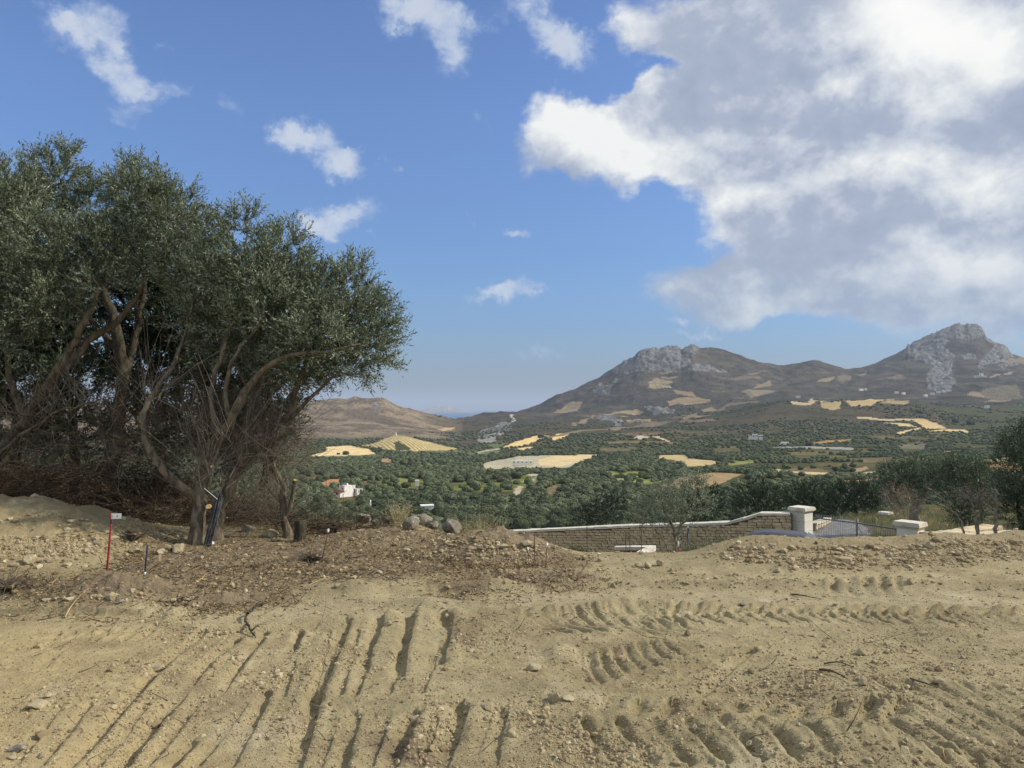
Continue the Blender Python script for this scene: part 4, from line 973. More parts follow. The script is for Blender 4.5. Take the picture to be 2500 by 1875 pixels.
def big_tree(name, label, cat, limbs, leafy, twiggy, mat_leaf=None, mat_bark=None, D=.10, spacing=.13, leaf=(.058, .0135), per=14, ns=6, group=None, tip=.0035, sprig=.26, base=None, lead=.0, leaf_in=.0):
    """limbs: [(points px,py,Y), r_base, r_end]; the first limb starts at the foot"""
    b0 = limbs[0][0][0]; foot = P(*b0) if base is None else np.array(base)
    root = empty(name, foot); tag(root, label, cat, group)
    bag = TubeBag(); nodes = []; par = []; rads = []
    for li, (pp, r0, r1) in enumerate(limbs):
        pts = [P(*q) if len(q) == 3 else np.array(q[1:]) for q in pp]
        cum = np.concatenate([[0], np.cumsum(np.linalg.norm(np.diff(pts, axis=0), axis=1))]); cum /= cum[-1]
        sp, sr = smooth_path(pts, r0 + (r1 - r0) * cum ** .8, D)
        sp[1:-1] += rng.normal(0, .012, sp[1:-1].shape)
        if li == 0: sr[0] *= 1.35; sr[1:2] *= 1.12
        bag.tube(sp, sr, 12 if r0 > .05 else 8, lump=.07)
        k0 = len(nodes)
        for i, p in enumerate(sp):
            nodes.append(p)
            if i: par.append(len(nodes) - 2)
            elif li == 0: par.append(-1)
            else:
                dd_ = np.linalg.norm(np.array(nodes[:k0]) - p, axis=1); par.append(int(np.argmin(dd_)))
            rads.append(sr[i])
    nb = len(nodes)
    at = lobe_points(leafy, spacing)
    if twiggy: at = np.concatenate([at, lobe_points(twiggy, spacing * 1.15)])
    N_, Pn = colonize(nodes, par, at, D, 1.0, D * 1.25)
    R_, ch = branch_radii(N_, Pn, tip)
    R_[:nb] = np.maximum(np.minimum(R_[:nb], rads), .004)
    for i in range(nb, len(N_)): R_[i] = min(R_[i], R_[Pn[i]] * .92, .03)
    tree_tubes(bag, N_, Pn, R_, nb)
    trunk = bag.build('trunk', mat_bark or m_bark, root)
    # leaves on the thin shoots that lie inside the leafy lobes
    thin = np.where((R_ < .011) & (np.arange(len(N_)) >= nb))[0]
    q = N_[thin]; ins = np.zeros(len(q), bool); outw = np.zeros((len(q), 3)); depth = np.full(len(q), 9.0)
    for c, r in leafy:
        v = (q - c) / (np.array(r) * 1.12); d = np.linalg.norm(v, axis=1)
        m = d < np.minimum(depth, 1.0); outw[m] = v[m]; depth = np.minimum(depth, d); ins |= d < 1
    keep = ins & (ch[thin] < 3) & (rng.uniform(0, 1, len(q)) < sstep(depth, leaf_in, leaf_in + .35) * .7 + .3)
    q = q[keep]; ow = outw[keep]; tn = thin[keep]
    if not len(q): return root
    gd = N_[tn] - N_[Pn[tn]]; gd /= np.linalg.norm(gd, axis=1)[:, None] + 1e-9
    q = np.repeat(q, ns, 0); ow = np.repeat(ow, ns, 0); gd = np.repeat(gd, ns, 0); n = len(q)
    ax = gd * .6 + ow / (np.linalg.norm(ow, axis=1)[:, None] + 1e-6) * .8 + rng.normal(0, .5, (n, 3)) + np.array([0, 0, .55])
    ax /= np.linalg.norm(ax, axis=1)[:, None]
    L = rng.uniform(.7, 1.3, n) * sprig
    t = np.tile((np.arange(per) + .5) / per, n); ids = np.repeat(np.arange(n), per)
    A = ax[ids]; base_ = q[ids] + A * (L[ids] * t)[:, None]
    pr = np.cross(A, rand_dirs(len(ids))); pr /= np.linalg.norm(pr, axis=1)[:, None] + 1e-9
    dr = A * .75 + pr * .75 + np.array([0, 0, .12]); dr /= np.linalg.norm(dr, axis=1)[:, None]
    LL = leaf[0] * rng.uniform(.65, 1.25, len(ids)); WW = leaf[1] * rng.uniform(.8, 1.3, len(ids))
    V, Fq = leaf_quads(base_, dr, LL, WW)
    lv = np.repeat(np.clip(np.where(rng.uniform(0, 1, len(ids)) < .13, rng.uniform(.6, 1.15, len(ids)), rng.normal(.12, .12, len(ids))) + .15 * (t - .5), 0, 1), 4)
    # the shoots themselves
    sb = TubeBag()
    nf = len(V); c1 = q; c2 = q + ax * L[:, None]; w = np.cross(ax, rand_dirs(n)) * .0022
    Vs = np.stack([c1 - w, c1 + w, c2], 1).reshape(-1, 3)
    me = mesh_data('crown', np.concatenate([V, Vs]) - foot, [Fq, np.arange(n * 3).reshape(-1, 3) + nf], mat_leaf or m_leaf, False, attrs={'lv': np.concatenate([lv, np.zeros(n * 3)])})
    crown = add_obj('crown', me, root)
    print(name, label[:30], 'nodes', len(N_), 'leaves', len(ids))
    return root
def cut_face(root, at_, nrm, r):
    """pale sawn face of a lopped branch with its bark collar"""
    d, a, b = frame(np.array(nrm, float)); at_ = np.array(at_) - np.array(root.location)
    ang = np.arange(14) * 2 * PI / 14
    rr = r * (1 + .12 * np.sin(ang * 2 + 1))
    ring = lambda k, off: at_ + d * off + (np.cos(ang) * rr * k)[:, None] * a + (np.sin(ang) * rr * k)[:, None] * b
    V = np.concatenate([ring(1.25, -r * 1.6), ring(1.15, 0), ring(.92, .004)]); V = np.vstack([V, at_ + d * .003])
    i = np.arange(14); j = (i + 1) % 14
    collar = add_obj('branch_stub', mesh_data('branch_stub', V[:28], np.stack([i, j, j + 14, i + 14], 1), m_bark, True), root)
    add_obj('sawn_face', mesh_data('sawn_face', np.vstack([ring(1.15, 0.001), ring(.9, .004), at_ + d * .002]), [np.stack([i, j, j + 14, i + 14], 1), np.stack([i + 14, j + 14, np.full(14, 28)], 1)], m_cut), collar)

gY = lambda px, py: on_ground(px, py)
LOBE_K = .85
# --- the clump of old olives at the left of the plot
big_tree('olive_tree', 'leaning olive at the left edge, two pale limbs reaching up to the right', 'tree',
         [([(-150, 1235, 10.4), (-60, 1165, 10.4), (0, 1105, 10.3), (60, 1030, 10.2), (112, 952, 10.0), (165, 865, 9.9), (215, 770, 9.8), (244, 700, 9.8)], .105, .035),
          ([(112, 952, 10.0), (165, 890, 10.1), (217, 833, 10.2), (285, 785, 10.2), (330, 730, 10.2), (353, 675, 10.2), (398, 571, 10.2)], .07, .02),
          ([(-70, 1150, 10.3), (0, 1108, 10.0), (65, 1052, 9.8), (119, 1020, 9.7), (166, 995, 9.6), (240, 985, 9.5)], .038, .010),
          ([(60, 1030, 10.2), (20, 900, 10.2), (10, 800, 10.1), (40, 640, 10.1)], .05, .02),
          ([(-60, 1165, 10.4), (-90, 960, 10.5), (-80, 760, 10.5)], .06, .03)],
         px_lobes([(-60, 540, 10.4, 130, 150), (30, 500, 10.0, 85, 115), (-40, 720, 9.9, 110, 130), (112, 600, 9.7, 62, 105, .5), (120, 740, 9.8, 70, 80, .45), (30, 800, 9.7, 80, 80, .4), (335, 490, 10.4, 78, 100), (425, 525, 10.2, 66, 100), (440, 650, 10.0, 66, 76), (330, 640, 10.2, 80, 80), (225, 600, 10.0, 62, 90, .45), (240, 700, 9.8, 45, 45, .3)]),
         px_lobes([(130, 930, 9.8, 110, 70, .5), (230, 1000, 9.4, 90, 50, .4), (20, 1010, 9.6, 90, 70, .5), (400, 760, 10.2, 100, 70, .5), (60, 1120, 9.8, 110, 50, .4)]), spacing=.125)
big_tree('olive_tree', 'thick straight olive trunk rising behind the spoil heap and the red stake', 'tree',
         [([(258, 1285, 11.6), (262, 1230, 11.6), (275, 1120, 11.6), (290, 1010, 11.7), (300, 920, 11.7), (285, 800, 11.7), (240, 680, 11.8), (180, 560, 11.8), (150, 440, 11.8)], .15, .03),
          ([(298, 940, 11.7), (330, 820, 11.9), (350, 700, 11.9), (330, 560, 11.8)], .08, .02), ([(290, 860, 11.7), (200, 760, 12.0), (90, 650, 12.1)], .06, .02)],
         px_lobes([(140, 440, 11.9, 70, 95), (165, 405, 11.9, 48, 56), (240, 510, 11.8, 74, 90), (325, 440, 11.9, 52, 60), (90, 520, 12.2, 90, 100), (200, 620, 12.0, 120, 90), (380, 560, 12.0, 90, 110), (60, 700, 12.3, 120, 100)]),
         px_lobes([(280, 880, 11.6, 120, 90), (250, 760, 11.8, 120, 70)]), mat_bark=m_bark_dk, spacing=.145)
T3 = big_tree('olive_tree', 'olive with two lopped limbs and metal rods leaning on its foot', 'tree',
         [([(482, 1338, 9.15), (484, 1290, 9.15), (488, 1230, 9.15), (492, 1170, 9.15), (505, 1130, 9.15), (522, 1080, 9.1), (545, 1050, 9.1), (572, 1005, 9.0), (610, 940, 9.0), (650, 895, 8.9), (715, 868, 8.9), (800, 860, 8.8), (880, 840, 8.8)], .098, .010),
          ([(486, 1215, 9.15), (455, 1192, 9.1), (425, 1175, 9.05), (400, 1148, 9.0), (372, 1100, 9.0), (355, 1050, 9.0), (352, 1010, 9.0), (368, 972, 9.1), (398, 930, 9.2), (428, 880, 9.3), (448, 820, 9.4), (470, 740, 9.5)], .062, .012),
          ([(536, 1055, 9.1), (524, 1010, 9.1), (518, 960, 9.15), (528, 905, 9.2), (533, 883, 9.2), (556, 815, 9.3), (566, 740, 9.4), (576, 675, 9.5), (598, 600, 9.6), (600, 540, 9.7)], .042, .010),
          ([(558, 1020, 9.0), (550, 975, 9.1), (553, 930, 9.1), (580, 860, 9.2), (640, 790, 9.3), (680, 720, 9.4)], .036, .010),
          ([(497, 1160, 9.15), (487, 1110, 9.1), (483, 1060, 9.1), (470, 1000, 9.1), (480, 940, 9.1)], .020, .006)],
         px_lobes([(497, 575, 9.8, 40, 80), (592, 588, 9.6, 66, 95), (520, 680, 9.5, 65, 70, .4), (620, 690, 9.4, 95, 90), (690, 760, 9.2, 90, 70), (590, 790, 9.4, 70, 60, .3), (780, 830, 9.0, 90, 50, .4), (470, 780, 9.6, 45, 60, .3)]),
         px_lobes([(500, 1020, 9.2, 60, 90, .3), (440, 850, 9.4, 60, 70, .3), (600, 960, 9.2, 80, 60, .35), (540, 860, 9.4, 80, 60, .3)]), spacing=.125)
cut_face(T3, P(509, 1237, 9.03), (.25, -1, .1), .027)
cut_face(T3, P(517, 1139, 9.03), (.5, -1, .2), .017)
big_tree('olive_tree', 'rightmost big olive of the clump, forked trunk bending right under a wide green crown', 'tree',
         [([(526, 1325, 9.45), (532, 1280, 9.45), (550, 1215, 9.45), (575, 1160, 9.4), (600, 1120, 9.4), (645, 1085, 9.4), (690, 1050, 9.4), (715, 990, 9.5), (745, 900, 9.5), (790, 800, 9.6), (840, 730, 9.7)], .085, .02),
          ([(592, 1130, 9.4), (588, 1080, 9.45), (605, 1020, 9.5), (640, 940, 9.6), (680, 840, 9.7), (700, 740, 9.8), (705, 640, 9.9)], .05, .02),
          ([(700, 1035, 9.4), (740, 990, 9.3), (800, 930, 9.3), (860, 880, 9.3)], .035, .012)],
         px_lobes([(706, 628, 9.9, 62, 92), (765, 710, 9.9, 70, 80), (852, 716, 9.8, 64, 100), (908, 790, 9.7, 66, 86), (895, 866, 9.5, 72, 66), (800, 800, 9.6, 130, 100), (840, 880, 9.4, 80, 60), (740, 890, 9.5, 100, 60, .5), (860, 800, 9.9, 90, 90), (664, 640, 10.2, 50, 66), (700, 740, 10.0, 110, 90)]),
         px_lobes([(700, 960, 9.4, 110, 70, .5), (650, 1040, 9.3, 90, 60, .45), (600, 1000, 9.8, 100, 100, .5), (770, 940, 9.4, 60, 40, .3)]), spacing=.115)
T5 = big_tree('olive_tree', 'slender crooked olive beside a sawn stump, rightmost stem of the clump', 'tree',
         [([(700, 1322, 9.7), (696, 1270, 9.7), (690, 1215, 9.7), (678, 1160, 9.7), (660, 1115, 9.7), (645, 1075, 9.75), (628, 1000, 9.8), (600, 930, 9.9), (560, 860, 10.0)], .055, .02),
          ([(694, 1262, 9.7), (706, 1240, 9.68), (714, 1212, 9.66), (721, 1175, 9.65)], .035, .026),
          ([(690, 1230, 9.7), (665, 1205, 9.6), (645, 1180, 9.6), (630, 1150, 9.6)], .014, .005)],
         px_lobes([(560, 820, 10.2, 110, 80), (640, 900, 10.1, 90, 60, .4), (500, 720, 10.3, 100, 90)]),
         px_lobes([(640, 1010, 9.8, 60, 60, .35), (700, 1030, 9.6, 50, 40, .3), (660, 1160, 9.7, 40, 50, .25)]), spacing=.14)
cut_face(T5, P(721, 1172, 9.65), (.1, -.2, 1), .026)
st = TubeBag(); g_ = gY(730, 1322)
st.tube([g_ + (0, .05, -.1), g_ + (0, .05, .06), g_ + (.01, .05, .16), g_ + (.0, .05, .24)], [.10, .082, .075, .07], 12, lump=.12)
o = st.build('tree_stump', m_bark_dk, empty('tree_stump', g_))
tag(o.parent, 'short sawn olive stump at the foot of the slender crooked olive', 'stump'); o.name = 'stump_wood'
# darker olives standing behind the clump
back = [('dense dark olive behind the leaning one at the left edge', (30, 1230, 13.5), [(40, 760, 13.4, 150, 150), (-100, 700, 13.4, 130, 150), (60, 920, 13.2, 130, 100), (-60, 900, 13.3, 120, 100), (20, 1040, 13.0, 130, 80), (-120, 1030, 13.0, 120, 90)]),
        ('dense dark olive just left of the thick straight trunk, in the back', (170, 1240, 13.2), [(170, 1050, 12.8, 100, 80), (190, 930, 12.9, 80, 80), (150, 820, 13.2, 90, 90)]),
        ('dense dark olive seen between the thick trunk and the lopped tree', (380, 1240, 14.0), [(330, 740, 13.8, 130, 120), (420, 660, 13.9, 120, 120), (380, 900, 13.4, 130, 100), (460, 820, 13.6, 100, 90), (350, 1050, 13.0, 110, 90), (450, 1040, 13.0, 80, 80)]),
        ('dense dark olive behind the lopped tree and the metal rods', (560, 1230, 13.0), [(560, 760, 12.8, 130, 120), (640, 840, 12.4, 110, 110), (540, 940, 12.2, 110, 100), (680, 740, 12.6, 100, 100), (550, 1080, 12.0, 90, 80)]),
        ('dense dark olive low at the right end of the clump', (650, 1200, 12.4), [(650, 980, 12.0, 90, 80), (720, 880, 11.8, 90, 70), (610, 1080, 12.0, 70, 70), (680, 1060, 11.8, 50, 60)])]
for lab, f_, lb in back:
    big_tree('olive_tree', lab, 'tree', [([f_, (f_[0] + 12, f_[1] - 160, f_[2]), (f_[0] - 5, f_[1] - 320, f_[2]), (lb[0][0], lb[0][1], f_[2])], .11, .03)], px_lobes(lb), [],
             mat_leaf=m_leaf_dark, mat_bark=m_bark_dk, spacing=.19, D=.13, leaf=(.09, .026), per=13, ns=5, sprig=.34)
LOBE_K = 1.0
# ------------------------------------------------------------------ trees of the middle distance, behind the plot
def pt(px, py, Y): return P(px, py, Y)
def mid_tree(label, px, Y, top, bot, lobes, trunk=None, mat=m_leaf_dark, bark=m_bark_dk, leaf=(.11, .035), spacing=None, r=.12, cat='tree', name='olive_tree', twig=[], limbs=None, per=9, ns=4, sprig=.35, **kw):
    """crown lobes in photo pixels at distance Y; the foot stands on the land"""
    x = (px - CX) / F * Y; z0 = gz(x, Y) - .05
    base = (x, Y, z0)
    ctr = P(px, (top + bot) / 2, Y)
    L = limbs or [([('w', *base), ('w', *(np.array(base) * .5 + ctr * .5 + (.1, 0, 0))), ('w', *ctr)], r, r * .3)]
    spc = spacing or max(.13, .0052 * Y)
    return big_tree(name, label, cat, L, px_lobes([(a, b_, Y + (c_ if c_ else 0), d, e_) for a, b_, c_, d, e_ in lobes]), px_lobes([(a, b_, Y + (c_ if c_ else 0), d, e_) for a, b_, c_, d, e_ in twig]),
                    mat_leaf=mat, mat_bark=bark, D=spc * .75, spacing=spc, leaf=leaf, per=per, ns=ns, sprig=sprig, base=base, **kw)
mid_tree('dark round olive behind the low end of the stone wall', 1478, 78, 1205, 1290, [(1462, 1250, 0, 38, 34), (1500, 1243, 1, 34, 36), (1480, 1225, 0, 26, 22), (1430, 1262, 0, 26, 24)], leaf=(.16, .06))
mid_tree('tall dark olive showing behind the young olive and the wall', 1708, 62, 1172, 1290, [(1700, 1205, 0, 34, 34), (1730, 1235, 0, 36, 38), (1690, 1250, 0, 34, 34), (1745, 1215, 1, 26, 28)], leaf=(.14, .05))
mid_tree('dark olive left of the white gate pillar above the stone wall', 1850, 55, 1175, 1290, [(1830, 1215, 0, 40, 36), (1875, 1220, 0, 40, 38), (1850, 1195, 0, 34, 24), (1815, 1240, 0, 30, 24), (1890, 1245, 0, 24, 20)], leaf=(.13, .045))
mid_tree('dark olive directly behind the taller white gate pillar', 1975, 52, 1172, 1290, [(1950, 1210, 0, 38, 34), (1995, 1205, 0, 44, 36), (1975, 1235, 0, 40, 34), (2020, 1235, 0, 26, 28)], leaf=(.13, .045))
mid_tree('dark spreading olive over the far end of the gravel drive', 2085, 44, 1180, 1285, [(2060, 1215, 0, 40, 34), (2110, 1210, 0, 44, 34), (2085, 1195, 0, 40, 22), (2130, 1235, 0, 28, 28), (2050, 1240, 0, 26, 20)], leaf=(.11, .04), r=.16)
mid_tree('old grey olive with a thick leaning trunk beyond the lower pillar', 2235, 31, 1130, 1262,
         [(2190, 1165, 0, 44, 38), (2245, 1150, 0, 44, 34), (2290, 1165, 0, 40, 38), (2170, 1200, 0, 26, 26), (2215, 1190, 0, 40, 30)], mat=m_leaf_mid, bark=m_bark_grey,
         limbs=[([('w', 16.55, 31, -3.6), (2232, 1262, 31), (2240, 1235, 31), (2252, 1215, 31), (2264, 1196, 31), (2272, 1180, 31)], .30, .10), ([(2238, 1240, 31), (2228, 1215, 31), (2215, 1190, 31), (2195, 1165, 31)], .14, .04)],
         leaf=(.08, .028), spacing=.17)
mid_tree('wide grey-green olive between the lower pillar and the right edge', 2345, 27, 1125, 1290,
         [(2300, 1160, 0, 40, 34), (2350, 1150, 0, 50, 34), (2390, 1165, 0, 40, 40), (2330, 1185, 0, 50, 30), (2375, 1210, 0, 30, 34)], mat=m_leaf_mid, bark=m_bark_grey, leaf=(.07, .024), spacing=.15, r=.12)
mid_tree('dark leafy bush under the grey-green olive right of the lower pillar', 2362, 24, 1215, 1300, [(2345, 1248, 0, 24, 34), (2375, 1255, 0, 26, 34), (2358, 1228, 0, 26, 20)], leaf=(.06, .022), spacing=.12, r=.05, cat='bush', name='bush')
mid_tree('dry pinkish shrub leaning against the thick grey trunk', 2200, 29, 1180, 1270, [(2190, 1215, 0, 30, 30), (2215, 1235, 0, 26, 28), (2178, 1240, 0, 20, 22)], mat=m_leaf_dry, bark=m_bark_grey, leaf=(.05, .02), spacing=.15, r=.03, per=6, ns=2, cat='shrub', name='dry_shrub')
mid_tree('large dark olive cut by the right edge of the photo', 2480, 17.5, 1030, 1330,
         [(2495, 1085, 0, 50, 40), (2540, 1100, 0, 70, 80), (2470, 1145, 0, 44, 46), (2520, 1185, 0, 76, 60), (2462, 1205, 0, 34, 40), (2505, 1255, 0, 60, 46), (2570, 1220, 0, 80, 100), (2440, 1068, 0, 20, 16)],
         leaf=(.062, .017), spacing=.15, r=.12, per=12, ns=5, sprig=.25, mat=m_leaf_mid)
mid_tree('sparse young olive with pale leaves in front of the stone wall', 1650, 16.5, 1180, 1345,
         [(1590, 1250, 0, 50, 30), (1640, 1215, 0, 44, 40), (1620, 1240, 0, 60, 40), (1690, 1230, 0, 50, 40), (1560, 1270, 0, 34, 26), (1700, 1180, 0, 34, 24), (1655, 1285, 0, 36, 26), (1615, 1190, 0, 26, 30)],
         mat=m_leaf_pale, bark=m_bark_grey, leaf=(.055, .018), spacing=.125, per=8, ns=3, sprig=.2,
         limbs=[([('w', 3.6, 16.5, -3.0), (1652, 1380, 16.5), (1652, 1340, 16.5), (1648, 1310, 16.5), (1645, 1290, 16.5), (1630, 1262, 16.5), (1610, 1230, 16.5)], .06, .015),
                ([(1648, 1310, 16.5), (1665, 1280, 16.5), (1690, 1240, 16.5), (1700, 1200, 16.5)], .03, .01), ([(1640, 1375, 16.4), (1625, 1330, 16.4), (1600, 1295, 16.4), (1575, 1265, 16.4)], .022, .008),
                ([(1645, 1370, 16.4), (1668, 1320, 16.4), (1672, 1285, 16.4)], .018, .006)])
# three pruned young stems by the low wall at the right
mid_tree('bent bare young olive stem arching left over the low wall', 2362, 17.6, 1195, 1330, [(2270, 1185, 0, 24, 12), (2225, 1222, 0, 20, 8)], mat=m_leaf_pale, bark=m_bark_grey, per=3, ns=1, leaf=(.04, .012), spacing=.09,
         limbs=[([('w', 10.55, 17.6, -2.6), (2362, 1345, 17.6), (2356, 1312, 17.6), (2345, 1272, 17.6), (2322, 1248, 17.6), (2290, 1232, 17.6), (2262, 1222, 17.6), (2235, 1222, 17.6)], .045, .012), ([(2325, 1250, 17.6), (2300, 1218, 17.6), (2280, 1198, 17.6), (2258, 1187, 17.6)], .022, .012)])
mid_tree('pruned young olive with upright bare stems, middle of three by the low wall', 2388, 17.6, 1200, 1330, [(2372, 1215, 0, 30, 22), (2400, 1225, 0, 22, 26)], mat=m_leaf_dry, bark=m_bark_grey, per=5, ns=2, leaf=(.04, .014), spacing=.09,
         limbs=[([('w', 10.8, 17.6, -2.6), (2386, 1345, 17.6), (2386, 1300, 17.6), (2378, 1262, 17.6), (2375, 1235, 17.6), (2362, 1210, 17.6)], .06, .012), ([(2387, 1320, 17.6), (2384, 1280, 17.6), (2385, 1245, 17.6)], .03, .012), ([(2388, 1310, 17.6), (2390, 1270, 17.6), (2390, 1245, 17.6)], .025, .012)])
mid_tree('pale forked bare olive trunk by the low wall near the right edge', 2430, 17.3, 1200, 1330, [(2432, 1190, 0, 16, 10)], mat=m_leaf_pale, bark=m_bark_grey, per=3, ns=1, leaf=(.04, .012), spacing=.09,
         limbs=[([('w', 11.05, 17.3, -2.6), (2428, 1340, 17.3), (2430, 1300, 17.3), (2432, 1255, 17.3), (2430, 1228, 17.3), (2420, 1210, 17.3)], .06, .03), ([(2430, 1230, 17.3), (2434, 1210, 17.3), (2432, 1195, 17.3)], .035, .02)])

# ------------------------------------------------------------------ olive grove over the valley floor
import bmesh
def ico(sub):
    bm = bmesh.new(); bmesh.ops.create_icosphere(bm, subdivisions=sub, radius=1.0)
    V = np.array([v.co[:] for v in bm.verts]); Fc = np.array([[v.index for v in f.verts] for f in bm.faces]); bm.free(); return V, Fc
ICO1, ICO2, ICO3 = ico(1), ico(2), ico(3)
def noise3(V, f, seed):
    return (perlin(V[:, 0] * f + seed, V[:, 1] * f + V[:, 2] * 1.7 + seed) + perlin(V[:, 2] * f - seed, V[:, 0] * f * .7 + V[:, 1] + 5 + seed)) * .9
def crown_proto(seed, icos, nleaf, lsize, squash=.8):
    r_ = np.random.default_rng(seed)
    V, Fc = icos; V = V.copy()
    k = 1 + .28 * noise3(V, 1.6, seed * 3.1) + .16 * noise3(V, 4.2, seed * 1.3)
    V = V * k[:, None]; V[:, 2] *= squash
    V[:, 2] = np.maximum(V[:, 2], -.55) 
    lv = np.clip(.35 + .35 * noise3(V, 5.0, seed), 0, 1)
    Fs = [Fc]
    if nleaf:
        d = r_.normal(0, 1, (nleaf, 3)); d[:, 2] = d[:, 2] * .8 + .25; d /= np.linalg.norm(d, axis=1)[:, None]
        kk = 1 + .28 * noise3(d, 1.6, seed * 3.1) + .16 * noise3(d, 4.2, seed * 1.3)
        c = d * (kk * r_.uniform(.93, 1.12, nleaf))[:, None]; c[:, 2] *= squash; c[:, 2] = np.maximum(c[:, 2], -.5)
        a = r_.normal(0, 1, (nleaf, 3)); a /= np.linalg.norm(a, axis=1)[:, None]
        b = np.cross(a, d); b /= np.linalg.norm(b, axis=1)[:, None] + 1e-6
        s = lsize * r_.uniform(.6, 1.4, nleaf)[:, None]
        T_ = np.stack([c - a * s, c + a * s * .3 + b * s, c + a * s - b * s * .5], 1).reshape(-1, 3)
        Fs.append(np.arange(nleaf * 3).reshape(-1, 3) + len(V)); lv = np.concatenate([lv, np.repeat(np.clip(r_.normal(.55, .28, nleaf), 0, 1), 3)]); V = np.concatenate([V, T_])
    return V, np.concatenate(Fs), lv
PROT_A = [crown_proto(s, ICO3, 1100, .085) for s in range(1, 7)]
PROT_B = [crown_proto(s, ICO2, 150, .16) for s in range(11, 17)]
PROT_C = [crown_proto(s, ICO2, 40, .22) for s in range(21, 25)]
PROT_D = [crown_proto(s, ICO1, 0, 0) for s in range(31, 35)]

BARE = [p for p, _ in STRAW] + [p for p, _ in GRASS]
EXTRA_GAPS = [[(1440, 1225), (1460, 1205), (1475, 1190), (1480, 1205)], [(1345, 1200), (1372, 1183), (1380, 1190), (1355, 1206)]]
def grid_sites(y0, y1, sp, jit, ang, seed):
    r_ = np.random.default_rng(seed); xm = y1 * .74
    a = np.arange(-xm * 1.5, xm * 1.5, sp); gx, gy = np.meshgrid(a, np.arange(-y1, y1 * 1.6, sp))
    gx = gx.ravel(); gy = gy.ravel(); c, s = math.cos(ang), math.sin(ang)
    x = gx * c - gy * s; y = gx * s + gy * c
    x = x + r_.normal(0, jit, len(x)); y = y + r_.normal(0, jit, len(y))
    m = (y > y0) & (y < y1) & (np.abs(x / np.maximum(y, 1)) < .74)
    return x[m], y[m]
def merged(name, sites, protos, mat):
    """sites: x, y, z, r, h, lv offset"""
    Vs, Fs, Ls = [], [], []; n0 = 0
    x, y, z, r_, h, lo = sites; n = len(x); pick = rng.integers(0, len(protos), n)
    for k, (V, Fc, lv) in enumerate(protos):
        m = np.where(pick == k)[0]
        if not len(m): continue
        th = rng.uniform(0, 2 * PI, len(m)); c, s = np.cos(th)[:, None], np.sin(th)[:, None]
        sx = r_[m][:, None] * rng.uniform(.85, 1.15, len(m))[:, None]
        X = (V[None, :, 0] * c - V[None, :, 1] * s) * sx + x[m][:, None]; Y_ = (V[None, :, 0] * s + V[None, :, 1] * c) * sx + y[m][:, None]
        Z = V[None, :, 2] * h[m][:, None] + (z[m] + h[m] * .62)[:, None]
        Vs.append(np.stack([X, Y_, Z], -1).reshape(-1, 3)); Ls.append((np.clip(lv[None, :] + lo[m][:, None], 0, 1.6)).ravel())
        Fs.append((Fc[None] + (np.arange(len(m)) * len(V))[:, None, None]).reshape(-1, 3) + n0); n0 += len(m) * len(V)
    me = mesh_data(name, np.concatenate(Vs), np.concatenate(Fs), mat, False, attrs={'lv': np.concatenate(Ls)})
    return add_obj(name, me)
def site_mask(x, y, z):
    px, py = to_pix(x, y, z); ok = np.ones(len(x), bool)
    wx_ = px + 5 * fbm(x, y, 40, 3, .5, 201); wy_ = py + 2 * fbm(x, y, 40, 3, .5, 207)
    spare2 = rng.uniform(0, 1, len(x)) < .42
    spare = rng.uniform(0, 1, len(x)) < .13
    for p, _ in STRAW: ok &= ~inpoly(wx_, wy_, p)
    for p, _ in GRASS: ok &= ~inpoly(wx_, wy_, p) | spare | ((p is GRASS[0][0]) & spare2)
    for p in EXTRA_GAPS: ok &= ~inpoly(wx_, wy_, p)
    nr_ = y < 1060; _, ty_ = to_pix(x, y, z + 3.6)
    for p, _ in STRAW + GRASS[1:]: ok &= ~(inpoly(wx_, wy_ - py + ty_, p) & nr_) | (spare & (y < 560))
    for pts, w_, c_ in PATHS: ok &= polyd(px, py * 2, [(a, b_ * 2) for a, b_ in pts]) > w_ * F / y * .5 + 2.4
    return px, py, ok
x, y = grid_sites(232, 640, 4.9, .8, .35, 301)
x2, y2 = grid_sites(640, 1060, 5.7, .9, .12, 302)
x = np.concatenate([x, x2]); y = np.concatenate([y, y2]); z = hill_z(x, y)
px, py, ok = site_mask(x, y, z)
dens = fbm(x, y, 90, 4, .55, 211)
right = sstep(px, 1500, 2000) * sstep(y, 330, 480)
ok &= dens > -.55 + .48 * right + .25 * sstep(fbm(x, y, 45, 3, .6, 215), .15, .5)
ok &= ~((px > 1600) & (px < 1830) & (y > 320) & (y < 420) & (dens < .35))
HOUSE_SPOTS = [(845, 368), (1040, 300), (905, 320)]
for hx, hy in HOUSE_SPOTS: ok &= (np.hypot(x - (hx - CX) / F * hy, (y - hy)) > (9 if hx < 1000 else 3)) & ~((np.abs(px - hx) < (36 if hx == 845 else 10)) & (y > hy - (40 if hx == 845 else 9)) & (y < hy))
x, y, z, px, py = (q[ok] for q in (x, y, z, px, py))
rr = np.clip(rng.normal(2.3, .5, len(x)), 1.2, 3.6) * (1 - .25 * sstep(px, 1750, 2000)); hh = rr * rng.uniform(.8, 1.1, len(x)); lo = .55 * fbm(x, y, 110, 4, .55, 221) + rng.normal(0, .16, len(x)) + .10
OCC = lambda p: np.interp(p, [0, 620, 660, 1080, 1100, 1250, 1400, 1780, 1785, 2160, 2300, 2520], [1000, 1100, 1262, 1262, 1278, 1294, 1285, 1272, 1180, 1178, 1120, 1120])
_, tpy = to_pix(x, y, z + hh * 1.4)
vis = (px > 610) & (px < 2520) & (tpy < OCC(px) - 4)
order = np.argsort(np.where(vis, y, 1e9))[:300]
single = np.zeros(len(x), bool); single[order] = True
pm = []
